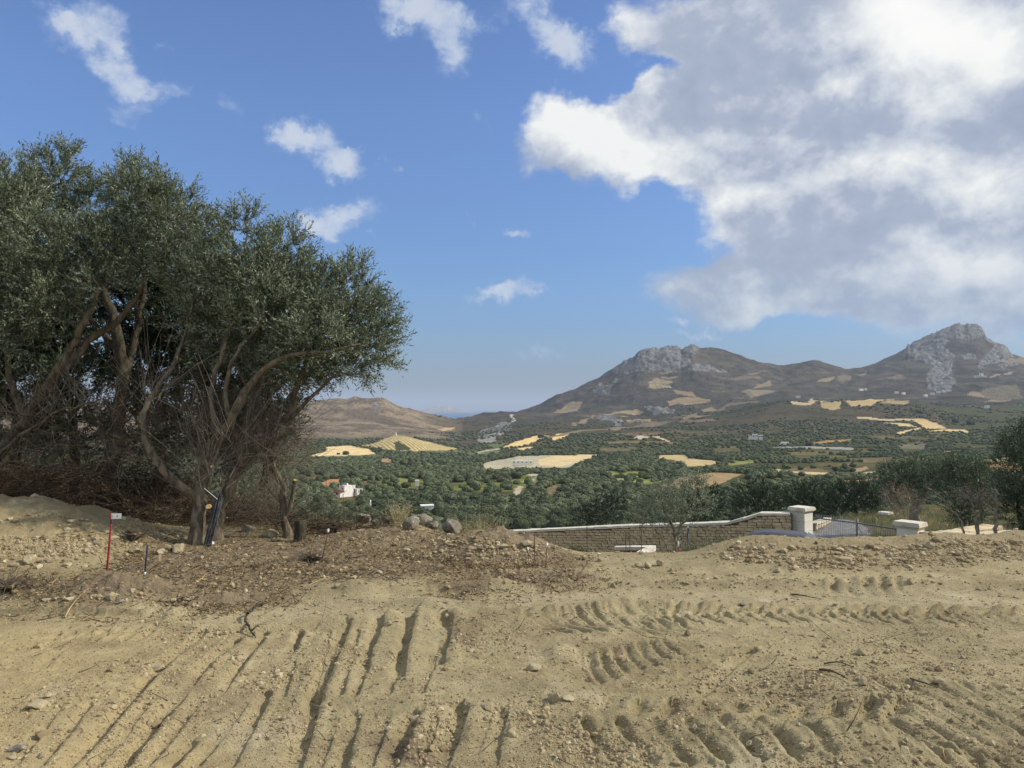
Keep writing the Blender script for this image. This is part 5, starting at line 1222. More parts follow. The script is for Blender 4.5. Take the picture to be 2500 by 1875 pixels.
for k, (V, Fc, lv) in enumerate(PROT_A):
    tb = TubeBag(); tb.tube([(0, 0, -.75), (.03, 0, -.4), (0, .03, 0)], [.09, .07, .05], 6)
    Vt = np.concatenate(tb.V); nt = len(V)
    me = mesh_data('olive_tree', np.concatenate([V + (0, 0, .62), Vt + (0, 0, .62)]), [Fc, np.concatenate(tb.T) + nt, np.concatenate(tb.F) + nt], m_grove, False, attrs={'lv': np.concatenate([lv, np.full(len(Vt), .1)])})
    me.materials.append(m_bark_dk); mi = np.zeros(len(me.polygons), np.int32); mi[len(Fc):] = 1; me.polygons.foreach_set('material_index', mi); pm.append(me)
for i in order:
    o = bpy.data.objects.new('olive_tree', pm[int(rng.integers(0, 6))]); COL.objects.link(o)
    o.location = (x[i], y[i], z[i]); o.scale = (rr[i] * rng.uniform(.85, 1.15), rr[i] * rng.uniform(.85, 1.15), hh[i]); o.rotation_euler = (0, 0, rng.uniform(0, 6.28))
    tag(o, 'round olive among the nearest trees of the grove on the valley floor', 'tree', 'olive trees of the valley grove')
rest = ~single
nearm = rest & (y < 560); farm = rest & (y >= 560)
def sub(m): return x[m], y[m], z[m] - .2, rr[m], hh[m], lo[m]
g = merged('olive_grove', sub(nearm), PROT_B, m_grove)
tag(g, 'olive grove covering the valley floor', None, None, 'stuff')
g = merged('far_olive_grove', sub(farm), PROT_C, m_grove)
tag(g, 'far olive grove at the foot of the hills', None, None, 'stuff')
# scrub and small trees on the hills
x, y = grid_sites(1060, 3000, 11.5, 4.5, .7, 305); z = hill_z(x, y); px, py, ok = site_mask(x, y, z)
dens = fbm(x, y, 260, 4, .6, 231) + .5 * fbm(x, y, 60, 3, .6, 233)
lim = np.interp(y, [1060, 1500, 2000, 3000], [-.32, -.10, .10, .30]) + .35 * sstep(px, 1150, 1000) * sstep(y, 1450, 1700) 
ok &= dens > lim
og2 = inpoly(px, py, [(2270, 1000), (2330, 995), (2500, 990), (2700, 1000), (2700, 1090), (2390, 1060)])
x, y, z = x[ok], y[ok], z[ok]; n = len(x)
rr = rng.uniform(1.3, 3.6, n) * np.interp(y, [1060, 2000], [1, 1.15]); hh = rr * rng.uniform(.6, .9, n)
g = merged('hillside_scrub', (x, y, z - .2, rr, hh, rng.normal(-.05, .2, n)), PROT_D, m_grove)
tag(g, 'dark scrub dotted over the hillsides', None, None, 'stuff')
print('single', len(order), 'near', nearm.sum(), 'far', farm.sum(), 'scrub', n)
# trees that stand alone
for lab, (a, b_, Y, w) in (('small dark tree alone on the yellow field, left one of two', (826, 1102, 1010, 2.2)), ('wider dark tree alone on the yellow field, right one of two', (844, 1102, 1005, 4.2)),
                           ('dark round tree at the corner of the straw plot on the right hillside', (2246, 1046, 1850, 6.5)), ('dark round tree at the end of the curved straw strip', (2372, 1062, 1700, 8.5)), ('dark tree beside the bare end of the straw strip', (2335, 1058, 1750, 8)),
                           ('dark tree alone on the brown strip above the road', (1976, 1092, 1050, 5.0)), ('dark tree at the edge of the bare tan hill', (1320, 1062, 1500, 6))):
    p = P(a, b_, Y); zz = float(hill_z(p[0], Y)[0]); V, Fc, lv = PROT_A[2]
    o = add_obj('lone_tree', mesh_data('lone_tree', V * (w, w, w * .8) + (0, 0, w * .5), Fc, m_leaf_dark, False, attrs={'lv': lv}), loc=(p[0], Y, zz)); tag(o, lab, 'tree')
# ------------------------------------------------------------------ stone walls, gate pillars, gate, drive, car
m_stone = noisy_mat('wall stone', lin(214, 194, 156), lin(190, 170, 134), 2.2, .9, .5, c3=lin(226, 208, 176), bscale=40)
m_mortar = noisy_mat('wall joints', lin(112, 96, 76), lin(132, 114, 90), 9, .95, .4)
m_coping = noisy_mat('coping stone', lin(224, 217, 198), lin(202, 194, 172), 3, .85, .3, bscale=50)
m_ash = noisy_mat('ashlar', lin(236, 231, 216), lin(220, 213, 195), 1.5, .8, .12, bscale=60)
m_iron = noisy_mat('galvanised iron', lin(128, 130, 128), lin(104, 106, 104), 20, .55, 0, metal=.3)
m_drive = noisy_mat('drive gravel', lin(140, 138, 132), lin(96, 95, 92), 5.0, .95, .8, c3=lin(172, 168, 160), bscale=14)
def boxes(name, bl, mat, parent=None, jit=0.0, origin=(0, 0, 0)):
    """bl: list of (centre, (ex, ey, ez) half-axis vectors as 3x3)"""
    c8 = np.array([(i, j, k) for k in (-1, 1) for j in (-1, 1) for i in (-1, 1)], float)
    fq = np.array([[0, 2, 3, 1], [4, 5, 7, 6], [0, 1, 5, 4], [2, 6, 7, 3], [0, 4, 6, 2], [1, 3, 7, 5]])
    V = []; Fq = []
    for k, (c, A) in enumerate(bl):
        v = c8 @ np.asarray(A) + np.asarray(c)
        if jit: v = v + rng.normal(0, jit, v.shape)
        V.append(v); Fq.append(fq + 8 * k)
    V = np.concatenate(V) - np.array(origin)
    return add_obj(name, mesh_data(name, V, np.concatenate(Fq), mat), parent)
def axes(dirx, L, W_, H):
    d = np.array([dirx[0], dirx[1], 0.0]); d /= np.linalg.norm(d); n = np.array([-d[1], d[0], 0])
    return np.array([d * L / 2, n * W_ / 2, np.array([0, 0, 1.0]) * H / 2])
def stone_wall(name, label, a, b, top, depth, rowh=.17, thick=.4, cope=True, stone=(.25, .6), group=None):
    """a, b: plan ends; top: [(s in 0..1, z)]; depth: how far the wall reaches below its top at its lowest"""
    a = np.array(a, float); b = np.array(b, float); L = np.linalg.norm(b - a); d = (b - a) / L; nrm = np.array([d[1], -d[0]])
    if nrm[1] > 0: nrm = -nrm
    zt = lambda s: float(np.interp(s / L, [t[0] for t in top], [t[1] for t in top]))
    base_line = lambda s: top[0][1] + (zt(L) - top[0][1]) * 0 - depth + (s / L) * (min(t[1] for t in top[-2:]) - top[0][1]) * .55
    root = empty(name, (a[0], a[1], zt(0) - depth)); tag(root, label, 'wall', group)
    V = []; Fq = []; ns = 40
    for k in range(ns + 1):
        s = L * k / ns; p = a + d * s; z1 = zt(s) - .05
        z0 = base_line(s) - .3
        for sg in (1, -1):
            q = p + nrm * (thick / 2 - .03) * sg
            V += [(q[0], q[1], z0), (q[0], q[1], z1)]
    for k in range(ns):
        i = 4 * k; Fq += [[i, i + 4, i + 5, i + 1], [i + 2, i + 3, i + 7, i + 6], [i + 1, i + 5, i + 7, i + 3]]
    Fq += [[0, 1, 3, 2], [4 * ns, 4 * ns + 2, 4 * ns + 3, 4 * ns + 1]]
    add_obj('wall_core', mesh_data('wall_core', np.array(V) - np.array(root.location), Fq, m_mortar), root)
    bl = []; z = 0; r_ = 0
    while z < depth + .3 + 2.0:
        h = rowh * rng.uniform(.8, 1.2); s = -rng.uniform(0, .3)
        while s < L:
            w = rng.uniform(*stone); s1 = min(s + w, L); s0 = max(s, 0)
            if s1 - s0 > .06:
                sm = (s0 + s1) / 2; zb = base_line(sm) + z; lim = min(zt(s0), zt(s1)) - (.09 if cope else 0)
                hh_ = min(h, lim - zb)
                if hh_ > .05:
                    halves = [(0, hh_)] if (hh_ < .15 or rng.uniform() > .18) else [(0, hh_ * .48), (hh_ * .52, hh_ * .48)]
                    for zo, h_ in halves:
                        for sg in (1,):
                            p = a + d * sm + nrm * (thick / 2 - .03) * sg
                            sl = (zt(s1) - zt(s0)) * 0
                            A = axes(d, s1 - s0 - .020, .07 * rng.uniform(.8, 1.3), h_ - .018)
                            bl.append(((p[0], p[1], zb + zo + h_ / 2), A))
            s += w
        z += h; r_ += 1
    boxes('stonework', bl, m_stone, root, .006, root.location)
    if cope:
        bl = []; s = 0
        while s < L:
            w = min(rng.uniform(.3, .62), L - s)
            if w < .05: break
            z0, z1 = zt(s), zt(s + w); p = a + d * (s + w / 2)
            A = axes(d, w - (.035 if thick > .42 else .014), thick + .06, .085); A[0] = A[0] + np.array([0, 0, (z1 - z0) / 2])
            bl.append(((p[0], p[1], (z0 + z1) / 2 - .0425), A)); s += w
        boxes('coping', bl, m_stone if thick > .42 else m_coping, root, .012 if thick > .42 else .005, root.location)
    return root
# main wall: straight in plan from the far low end to the gate pillar
A0 = np.array([-.9, 31.95]); A1 = np.array([(1930 - CX) / F * 26.45, 26.45])
def wall_top(pxs):
    out = []
    for a_, b_ in pxs:
        u = (a_ - CX) / F; e_ = A1 - A0; t = (u * A0[1] - A0[0]) / (e_[0] - u * e_[1]); p = A0 + e_ * t
        out.append((float(t), float(P(a_, b_, p[1])[2])))
    return out
tops = wall_top([(1200, 1297), (1247, 1295), (1390, 1288), (1532, 1281), (1675, 1277), (1782, 1273), (1858, 1250), (1932, 1252)])
stone_wall('stone_wall', 'long coursed stone wall with pale coping, stepping up to the taller gate pillar', A0, A1, [(0, tops[0][1])] + tops, 1.5, .112, stone=(.14, .36))
stone_wall('stone_wall', 'short low stone wall end in front of the long wall', P(1500, 1335, 19.0)[:2], P(1600, 1333, 18.6)[:2], [(0, P(1500, 1334, 19)[2]), (1, P(1600, 1333, 18.6)[2])], .7, .10, .14)
stone_wall('stone_wall', 'white-edged low stone wall running toward the young olive', P(1545, 1362, 17.2)[:2], P(1592, 1334, 18.5)[:2], [(0, P(1545, 1358, 17.2)[2]), (1, P(1592, 1335, 18.5)[2])], .6, .10, .14)
stone_wall('stone_wall', 'low wall of big stones running from the lower gate pillar toward the pruned olives', P(2262, 1299, 20.2)[:2], P(2356, 1312, 18.6)[:2], [(0, P(2262, 1297, 20.2)[2]), (1, P(2356, 1311, 18.6)[2])], .8, .2, .45, True, (.4, .7))
stone_wall('stone_wall', 'low wall of big stones behind the pruned olives, cut by the right edge', P(2370, 1309, 18.9)[:2], P(2560, 1290, 21.0)[:2], [(0, P(2370, 1307, 18.9)[2]), (1, P(2560, 1289, 21)[2])], .8, .2, .45, True, (.4, .7))
stone_wall('stone_wall', 'broad rough wall lying on the grass behind the pruned olives', P(2312, 1301, 21.0)[:2], P(2425, 1284, 23.5)[:2], [(0, P(2312, 1300, 21)[2]), (1, P(2425, 1282, 23.5)[2])], .45, .14, .5, True, (.3, .6))
stone_wall('stone_wall', 'thin white drystone edge at the far end of the gravel drive', P(1985, 1277, 33)[:2], P(2022, 1264, 36)[:2], [(0, P(1985, 1276, 33)[2]), (1, P(2022, 1264, 36)[2])], .3, .12, .25, True, (.3, .5))
def pillar(name, label, pf, Y, az_front, top_py, w, cw, zb, deep=None):
    """pf: pixel of the corner between the two seen faces; w: width"""
    c0 = P(pf, top_py, Y); n = np.array([math.sin(az_front), math.cos(az_front)]); r_ = np.array([-n[1], n[0]])   # r_: along the front to the viewer's left or right
    if r_[0] > 0: r_ = -r_
    dp = deep or w
    c = np.array([c0[0], c0[1]]) + r_ * w / 2 - n * dp / 2
    zt = c0[2]
    root = empty(name, (c[0], c[1], zb)); tag(root, label, 'pillar')
    bl = []; z = zb - .3; H = zt - .17 - z; k = max(2, round(H / .3)); h = H / k
    for i in range(k):
        A = axes(r_, w, dp, h - .008); bl.append(((c[0], c[1], z + h * (i + .5)), A))
    boxes('shaft', bl, m_ash, root, .0, root.location)
    boxes('joints', [((c[0], c[1], z + H / 2), axes(r_, w - .014, dp - .014, H - .02))], m_mortar, root, 0, root.location)
    zz = zt - .17
    boxes('cap', [((c[0], c[1], zz + .025), axes(r_, w + .07, dp + .07, .048)), ((c[0], c[1], zz + .085), axes(r_, w + .15, dp + .15, .068)), ((c[0], c[1], zz + .142), axes(r_, w + .12, dp + .12, .042))], m_coping, root, 0, root.location)
    return root, c, r_, n
p1 = pillar('gate_pillar', 'taller white block pillar with a flat cap at the left end of the gate', 1964, 26.2, math.radians(232), 1240, .52, .6, gz(10, 26.2))
p2 = pillar('gate_pillar', 'shorter wide white pillar with a flat cap at the right end of the gate', 2240, 20.0, math.radians(232), 1277, .54, .6, gz(10.7, 20.0), .36)
pillar('garden_pillar', 'small stone pillar far behind the gate under the grey olive', 2167, 37.0, math.radians(232), 1251, .38, .4, gz(18.2, 37))
# gate: leaf of thin bars under a sloping top rail
ga = P(1986, 1264, 25.9); gm_ = P(2093, 1277, 22.9); gb = P(2199, 1293, 20.4)
root = empty('iron_gate', (ga[0], ga[1], gz(ga[0], ga[1]))); tag(root, 'grey iron bar gate with a sloping top rail between the two white pillars', 'gate')
def rel(p): return np.array(p, float) - np.array(root.location)
tb = TubeBag(); tb.tube([ga, gm_, gb], [.022] * 3, 6); tb.tube([ga - (0, 0, 1.15), gm_ - (0, 0, 1.15), gb - (0, 0, 1.15)], [.018] * 3, 6); tb.build('rail', m_iron, root)
tb = TubeBag()
for k in range(1, 44):
    t = k / 44; p = ga + (gb - ga) * t; ext = .14 if t < .42 else 0.0
    tb.tube([p - (0, 0, 1.15), p + (0, 0, ext)], [.0075, .0075], 4)
tb.build('bars', m_iron, root)
tb = TubeBag(); tb.tube([gm_ - (0, 0, 1.3), gm_ + (0, 0, .13)], [.03, .03], 6); tb.build('gate_post', m_iron, root)
tb = TubeBag(); q = gm_ + (gb - gm_) * .42; tb.tube([gm_ - (0, 0, .08), q - (0, 0, .75)], [.014, .014], 5); tb.build('brace', m_iron, root)
# gravel drive
pg = [(1955, 1400), (2140, 1345), (2120, 1300), (2100, 1285), (2060, 1270), (2022, 1266), (1986, 1278), (1970, 1300)]
pl = [G(a, b_, -3.75) for a, b_ in pg]
gx = np.linspace(min(p[0] for p in pl), max(p[0] for p in pl), 60); gy = np.linspace(min(p[1] for p in pl), max(p[1] for p in pl), 60)
XX, YY = np.meshgrid(gx, gy); ZG = ground_z(XX.ravel(), YY.ravel()) + .03
ins = inpoly(XX.ravel() + .15 * fbm(XX.ravel(), YY.ravel(), 1, 2), YY.ravel(), pl); fq = grid_faces(60, 60); fq = fq[ins[fq].all(1)]
tag(add_obj('drive', mesh_data('drive', np.stack([XX.ravel(), YY.ravel(), ZG], 1), fq, m_drive, True)), kind='structure')
# the car on the drive, only its roof shows over the bank
m_paint = noisy_mat('grey car paint', lin(74, 76, 82), lin(68, 70, 76), 2, .5, 0, spec=.3)
m_glass = noisy_mat('dark car glass', lin(22, 26, 30), lin(26, 30, 36), 2, .08, 0, spec=.8)
m_tyre = noisy_mat('tyre rubber', lin(30, 30, 30), lin(40, 40, 40), 9, .9, .2)
m_rim = noisy_mat('wheel rim', lin(150, 152, 156), lin(130, 132, 136), 9, .35, 0, metal=.7)
m_lamp = noisy_mat('lamp glass', lin(210, 214, 216), lin(190, 196, 200), 9, .15, 0, spec=.7)
cpos = P(1945, 1303, 22.4)
cz = float(cpos[2]) - 1.46; car = empty('parked_car', (cpos[0], 22.4, cz), math.radians(-28)); tag(car, 'grey car, only its roof showing above the rubble bank before the gate pillar', 'car')
def loft(name, prof, halfw, mat, parent, off=(0, 0, 0), inset=None, top=.0):
    """side profile (x, z) with half width per point"""
    n = len(prof); V = []
    for (a, c), w in zip(prof, halfw): V += [(a, -w, c), (a, w, c)]
    Fq = [[2 * i, 2 * ((i + 1) % n), 2 * ((i + 1) % n) + 1, 2 * i + 1] for i in range(n)]
    me = mesh_data(name, np.array(V) + off, Fq, mat)
    bm = bmesh.new(); bm.from_mesh(me)
    for s in (0, 1):
        vs = [bm.verts[2 * i + s] if False else None for i in range(0)]
    bm.verts.ensure_lookup_table()
    bm.faces.new([bm.verts[2 * i] for i in range(n)][::-1]); bm.faces.new([bm.verts[2 * i + 1] for i in range(n)])
    bmesh.ops.recalc_face_normals(bm, faces=bm.faces)
    bmesh.ops.bevel(bm, geom=list(bm.edges), offset=.035, segments=2, affect='EDGES', clamp_overlap=True)
    bm.to_mesh(me); bm.free(); me.polygons.foreach_set('use_smooth', np.ones(len(me.polygons), bool))
    return add_obj(name, me, parent)
loft('body', [(-1.95, .32), (-1.98, .75), (-1.85, .92), (-1.2, .96), (1.0, .95), (1.75, .80), (1.98, .62), (1.98, .30)], [.78, .84, .84, .85, .85, .82, .78, .76], m_paint, car)
loft('cabin', [(-1.70, .95), (-1.35, 1.36), (-.9, 1.46), (.15, 1.46), (.95, .95)], [.80, .64, .60, .60, .78], m_paint, car)
for s in (-1, 1):
    V = [(-1.42, s * .765, 1.0), (-1.2, s * .675, 1.33), (-.35, s * .64, 1.385), (-.35, s * .775, 1.0)]; add_obj('side_window', mesh_data('side_window', V, [[0, 1, 2, 3]], m_glass), car)
    V = [(-.28, s * .775, 1.0), (-.28, s * .64, 1.385), (.12, s * .64, 1.385), (.72, s * .772, 1.0)]; add_obj('side_window', mesh_data('side_window', V, [[0, 1, 2, 3]], m_glass), car)
    for a in (-1.25, 1.25):
        tb = TubeBag(); ang = np.linspace(0, 2 * PI, 25)
        w = empty('wheel', (a, s * .76, .31)); w.parent = car
        V = []; 
        for yy_, r_ in ((-.1, .24), (-.1, .31), (.1, .31), (.1, .24)): V += [(math.cos(t) * r_, yy_, math.sin(t) * r_) for t in ang[:-1]]
        i = np.arange(24); j = (i + 1) % 24
        add_obj('tyre', mesh_data('tyre', V, [np.stack([i + 24 * k, j + 24 * k, j + 24 * (k + 1), i + 24 * (k + 1)], 1) for k in range(3)], m_tyre, True), w)
        V = [(math.cos(t) * r_, s * .09, math.sin(t) * r_) for r_ in (.24, .05) for t in ang[:-1]]
        add_obj('rim', mesh_data('rim', V, np.stack([i, j, j + 24, i + 24], 1), m_rim), w)
    V = [(1.90, s * .5, .60), (1.90, s * .74, .60), (1.84, s * .74, .73), (1.86, s * .5, .73)]
    add_obj('headlight', mesh_data('headlight', np.array(V) + (.07, 0, 0), [[0, 1, 2, 3]], m_lamp), car)
V = [(.99, -.70, .99), (.99, .70, .99), (.24, .56, 1.43), (.24, -.56, 1.43)]
add_obj('windscreen', mesh_data('windscreen', np.array(V) + (.02, 0, .02), [[0, 1, 2, 3]], m_glass), car)
# ------------------------------------------------------------------ houses
m_white = noisy_mat('white render', lin(242, 237, 224), lin(230, 224, 208), .5, .85, 0)
m_tile = noisy_mat('red roof tile', lin(168, 88, 66), lin(140, 70, 54), 2, .85, .3)
m_dark = noisy_mat('dark opening', lin(40, 42, 46), lin(30, 32, 36), 2, .4, 0)
def local_box(name, fr, x0, x1, y0, y1, z0, z1, mat, parent):
    o_, e1, e2 = fr
    V = []
    for z in (z0, z1):
        for (a, b_) in ((x0, y0), (x1, y0), (x1, y1), (x0, y1)):
            q = e1 * a + e2 * b_; V.append((q[0], q[1], z))
    return add_obj(name, mesh_data(name, V, [[0, 3, 2, 1], [4, 5, 6, 7], [0, 1, 5, 4], [1, 2, 6, 5], [2, 3, 7, 6], [3, 0, 4, 7]], mat), parent)
c = P(840.7, 1212, 366); c[2] = float(hill_z(c[0], 366)[0]) + 1.0
an = math.radians(48); e1 = np.array([math.cos(an), math.sin(an)]); e2 = np.array([-math.sin(an), math.cos(an)])
house = empty('white_house', c); tag(house, 'white two-storey cube house with a red-tiled lean-to, alone in the valley grove left of centre', 'house'); fr = (None, e1, e2)
ztop = P(840.7, 1187.5, 366)[2] - c[2]
local_box('wall', fr, 0, 6.4, 0, 4.4, -1, ztop, m_white, house)
local_box('wall', fr, 6.4, 7.6, -1.6, 3.0, -1, ztop - 1.7, m_white, house)
local_box('lean_to', fr, -2.2, 2.4, -1.4, -.01, -1, ztop - 3.4, m_white, house) if False else None
local_box('annex', fr, -2.6, -.005, -.2, 5.4, -1, ztop - 2.9, m_white, house)
q0 = ztop - 2.6; V = []
for a, b_, z in ((-3.0, -.5, q0 - .55), (-.01, -.5, q0 + .25), (-.01, 5.7, q0 + .25), (-3.0, 5.7, q0 - .55)):
    q = e1 * a + e2 * b_; V += [(q[0], q[1], z), (q[0], q[1], z + .18)]
add_obj('tiled_roof', mesh_data('tiled_roof', V, [[0, 2, 4, 6][::-1], [1, 3, 5, 7], [0, 1, 3, 2][::-1], [2, 3, 5, 4][::-1], [4, 5, 7, 6][::-1], [6, 7, 1, 0][::-1]], m_tile), house)
for (a, b_, w, h, zz) in ((0, 1.2, .7, .8, ztop - 1.6), (-2.62, 1.5, 1.6, 1.2, .2)):
    x_ = a - .03; o = local_box('window', fr, x_ - .02, x_ + .02, b_, b_ + w, zz, zz + h, m_dark, house)
for (a, w, h, zz) in ((5.6, .5, 2.6, ztop - 4.2), (7.1, .4, 1.6, .6)):
    local_box('window', fr, a, a + w, -.05 if a < 6 else -1.65, -.01 if a < 6 else -1.61, zz, zz + h, m_dark, house)
local_box('parapet', fr, -.08, 6.48, -.08, .1, ztop, ztop + .25, m_white, house); local_box('parapet', fr, -.08, .1, .1, 4.4, ztop, ztop + .25, m_white, house)
local_box('chimney', fr, 2.6, 3.3, 1.4, 2.0, ztop, ztop + 1.2, m_white, house); local_box('water_heater', fr, .6, 1.9, 2.4, 3.0, ztop + .3, ztop + .9, m_iron, house)
tb = TubeBag(); 
for a, b_ in ((7.7, -1.5), (9.4, -1.5), (9.4, 2.0)): q = e1 * a + e2 * b_; tb.tube([(q[0] + c[0], q[1] + c[1], c[2] - 1), (q[0] + c[0], q[1] + c[1], c[2] + 2.4)], [.12, .12], 4)
q1, q2, q3 = (e1 * a + e2 * b_ for a, b_ in ((7.6, -1.5), (9.5, -1.5), (9.5, 2)))
tb.tube([(q1[0] + c[0], q1[1] + c[1], c[2] + 2.4), (q2[0] + c[0], q2[1] + c[1], c[2] + 2.4), (q3[0] + c[0], q3[1] + c[1], c[2] + 2.4)], [.12] * 3, 4)
tb.build('pergola', m_white, house)
def small_building(name, label, cat, px, py, Y, w, h, dpt, rz=.3, parts=((0, 0, 1, 1, 1),), openings=3, roof=None, group=None, lift=0.0):
    p = P(px, py, Y); z = float(hill_z(p[0], Y)[0]) if Y > 60 else p[2]; z = max(z, p[2]) + lift
    r0 = empty(name, (p[0], Y, z), rz); tag(r0, label, cat, group)
    E = (None, np.array([1.0, 0]), np.array([0, 1.0]))
    for (ox, oy, sx, sy, sz) in parts:
        x0 = (ox - sx / 2) * w; local_box('wall', E, x0, x0 + sx * w, oy * dpt, (oy + sy) * dpt, -2.5, h * sz, m_white, r0)
        for k in range(openings if sx > .3 else 1):
            xa = x0 + sx * w * (k + .5) / max(openings, 1) - w * .03; local_box('window', E, xa, xa + w * .07, oy * dpt - .06, oy * dpt - .02, h * sz * .35, h * sz * .7, m_dark, r0)
    if roof: local_box('roof', E, -w * .55, w * .55, -.4, dpt + .4, h, h + .35, roof, r0)
    return r0
small_building('hillside_house', 'long white house with arched terrace on the slope right of the centre groves', 'house', 1849, 1071, 1120, 16, 5.5, 7, -.25, ((-.2, 0, .5, 1, 1), (.32, .1, .35, .8, .8), (-.62, .2, .3, .7, .55)), 3, lift=1)
small_building('hillside_house', 'low white house with a flat roof beside the road below the brown strip', 'house', 1918, 1087, 1060, 12, 3.8, 6, .1, ((0, 0, .8, 1, 1), (-.5, -.1, .9, .5, .25)), 2, lift=.5)
small_building('chapel', 'tiny white chapel on top of the terraced vineyard hill', 'chapel', 966, 1061, 1245, 2.4, 2.8, 3, 0, openings=1, roof=m_white)
small_building('hillside_house', 'long white building under a tall mast-like tower on the right mountain slope', 'house', 2396, 934, 3600, 54, 9, 14, 0, ((0, 0, 1, 1, 1), (.1, .3, .3, .5, 2.3)), 5)
for lab, px_, py_, Y_, w_ in (('white village house below the saddle, larger one of a pair', 2104, 955, 2950, 16), ('white village house below the saddle, smaller one of a pair', 2114, 954, 2960, 9), ('pale village house at the foot of the rocky mountain, first of the row', 2190, 962, 2900, 14),
                             ('pale village house at the foot of the rocky mountain, second of the row', 2208, 964, 2880, 12), ('pale village house under the grey cliff, left end of the upper row', 2262, 969, 2850, 12), ('white village house under the grey cliff, second of the upper row', 2278, 965, 2870, 14),
                             ('white village house under the grey cliff, third of the upper row', 2293, 961, 2900, 14), ('white village house under the grey cliff, fourth of the upper row', 2306, 959, 2920, 12), ('white village house under the grey cliff, right end of the upper row', 2318, 957, 2940, 13),
                             ('small white house at the bottom of the mountain valley left of the green road', 1949, 973, 2700, 14), ('pale farm building at the edge of the green plots near the right side', 2412, 998, 2150, 10)):
    small_building('village_house', lab, 'house', px_, py_, Y_, w_, 6, 8, rng.uniform(-.4, .4), openings=2, group='houses of the mountain village', lift=4)
small_building('shed', 'low white shed roof showing between the near trees of the grove', 'shed', 1044, 1241, 290, 4.6, .5, 3, .25, openings=0, roof=m_white, lift=.3)
small_building('shed', 'small grey-white shed left of the yellow-green strip in the grove', 'shed', 1018, 1190, 430, 2.0, .9, 2, .1, openings=0, roof=m_white, lift=2.0)
small_building('shed', 'row of low white sheds under the bare tan hill', 'shed', 1275, 1143, 800, 22, 2.6, 4, 0, openings=5, lift=2.5)
for lab, a, b0, b1, Y_ in (('tall white pipe post in the grove right of the white house', 904.5, 1232, 1220.5, 300), ('short white post on the slope right of the white house', 916.5, 1193, 1188, 400), ('smallest white post, farthest right of the white house', 936, 1198, 1194.5, 390)):
    tb = TubeBag(); q = P(a, b1, Y_); tb.tube([(0, 0, -6), (0, 0, 0)], [.26, .26], 8); o = tb.build('white_post', m_white); o.location = q; tag(o, lab, 'post')
m_pole = noisy_mat('pole wood', lin(70, 62, 54), lin(54, 48, 42), 3, .9, 0)
for k, (lab, a, b0, b1, Y_) in enumerate((('wooden power pole just left of the white house', 796.5, 1200, 1172, 390), ('wooden power pole in the trees below and left of the white house', 770, 1230, 1195, 310), ('wooden power pole right of the white house above the dry bush', 965, 1212, 1169, 350),
                           ('power pole by the bend of the valley track', 1245, 1192, 1166, 420), ('power pole standing in the grove right of the valley track', 1298, 1214, 1184, 350), ('power pole in front of the right side of the bare tan hill', 1322, 1160, 1138, 520), ('power pole in front of the middle of the bare tan hill', 1255, 1148, 1118, 650))):
    q = P(a, b1, Y_); tb = TubeBag(); tb.tube([(0, 0, -12), (0, 0, 0)], [.15, .11], 6); root = empty('power_pole', q); tag(root, lab, 'power pole'); o = tb.build('pole', m_pole); o.parent = root
    tb = TubeBag(); tb.tube([(-.8, 0, -.35), (.8, .1, -.35)], [.06, .06], 4); o = tb.build('cross_arm', m_pole); o.parent = root
q = P(2010, 1093, 1040); q[2] = float(hill_z(q[0], 1040)[0]); small = empty('distant_car', q); tag(small, 'tiny white car driving on the road below the low white house', 'car')
local_box('body', (None, np.array([1., 0]), np.array([0, 1.])), -2.6, 2.6, -.9, .9, .9, 2.2, m_white, small); local_box('cabin', (None, np.array([1., 0]), np.array([0, 1.])), -1.4, 1.6, -.8, .8, 2.2, 3.0, m_dark, small)
# ------------------------------------------------------------------ rocks
m_rock = noisy_mat('pale limestone', lin(172, 158, 124), lin(146, 132, 102), 6, .92, .5, c3=lin(192, 180, 148), bscale=30)
m_rock_grey = noisy_mat('grey boulder', lin(134, 127, 110), lin(104, 97, 82), 5, .92, .6, c3=lin(168, 158, 140), bscale=24)
def rock_mesh(seed, w, d, h, rough=.06):
    r_ = np.random.default_rng(seed); V, Fc = ICO3; V = V.copy()
    n = r_.normal(0, 1, (16, 3)); n /= np.linalg.norm(n, axis=1)[:, None]; off = r_.uniform(.52, .88, 16)
    dt = V @ n.T; k = np.where(dt > .05, off[None] / np.maximum(dt, .05), 9).min(1); k = np.minimum(k, 1.3)
    k = k * (1 + rough * noise3(V, 3.1, seed * .77)) * (1 + rough * .6 * noise3(V, 8.0, seed * .31))
    V = V * k[:, None]; V *= (w / 2, d / 2, h / 2)
    return V, Fc
def rock(label, px, py, wpx, hpx, mat=None, group=None, name='rock', cat='rock', sink=.25, rz=None):
    """foot at the photo point, size in photo pixels"""
    g = on_ground(px, py); k = g[1] / F; w, h = wpx * k, max(hpx * k, wpx * k * .45)
    V, Fc = rock_mesh(int(px * 7 + py * 13), w, w * .85, h)
    me = mesh_data(name, V + (0, 0, h * (.5 - sink)), Fc, mat or m_rock, True)
    o = add_obj(name, me, loc=(g[0], g[1] + w * .3, g[2])); o.rotation_euler = (0, 0, rng.uniform(0, 6) if rz is None else rz)
    tag(o, label, cat, group)
    # keep facets crisp
    me.polygons.foreach_set('use_smooth', np.zeros(len(me.polygons), bool))
    return o
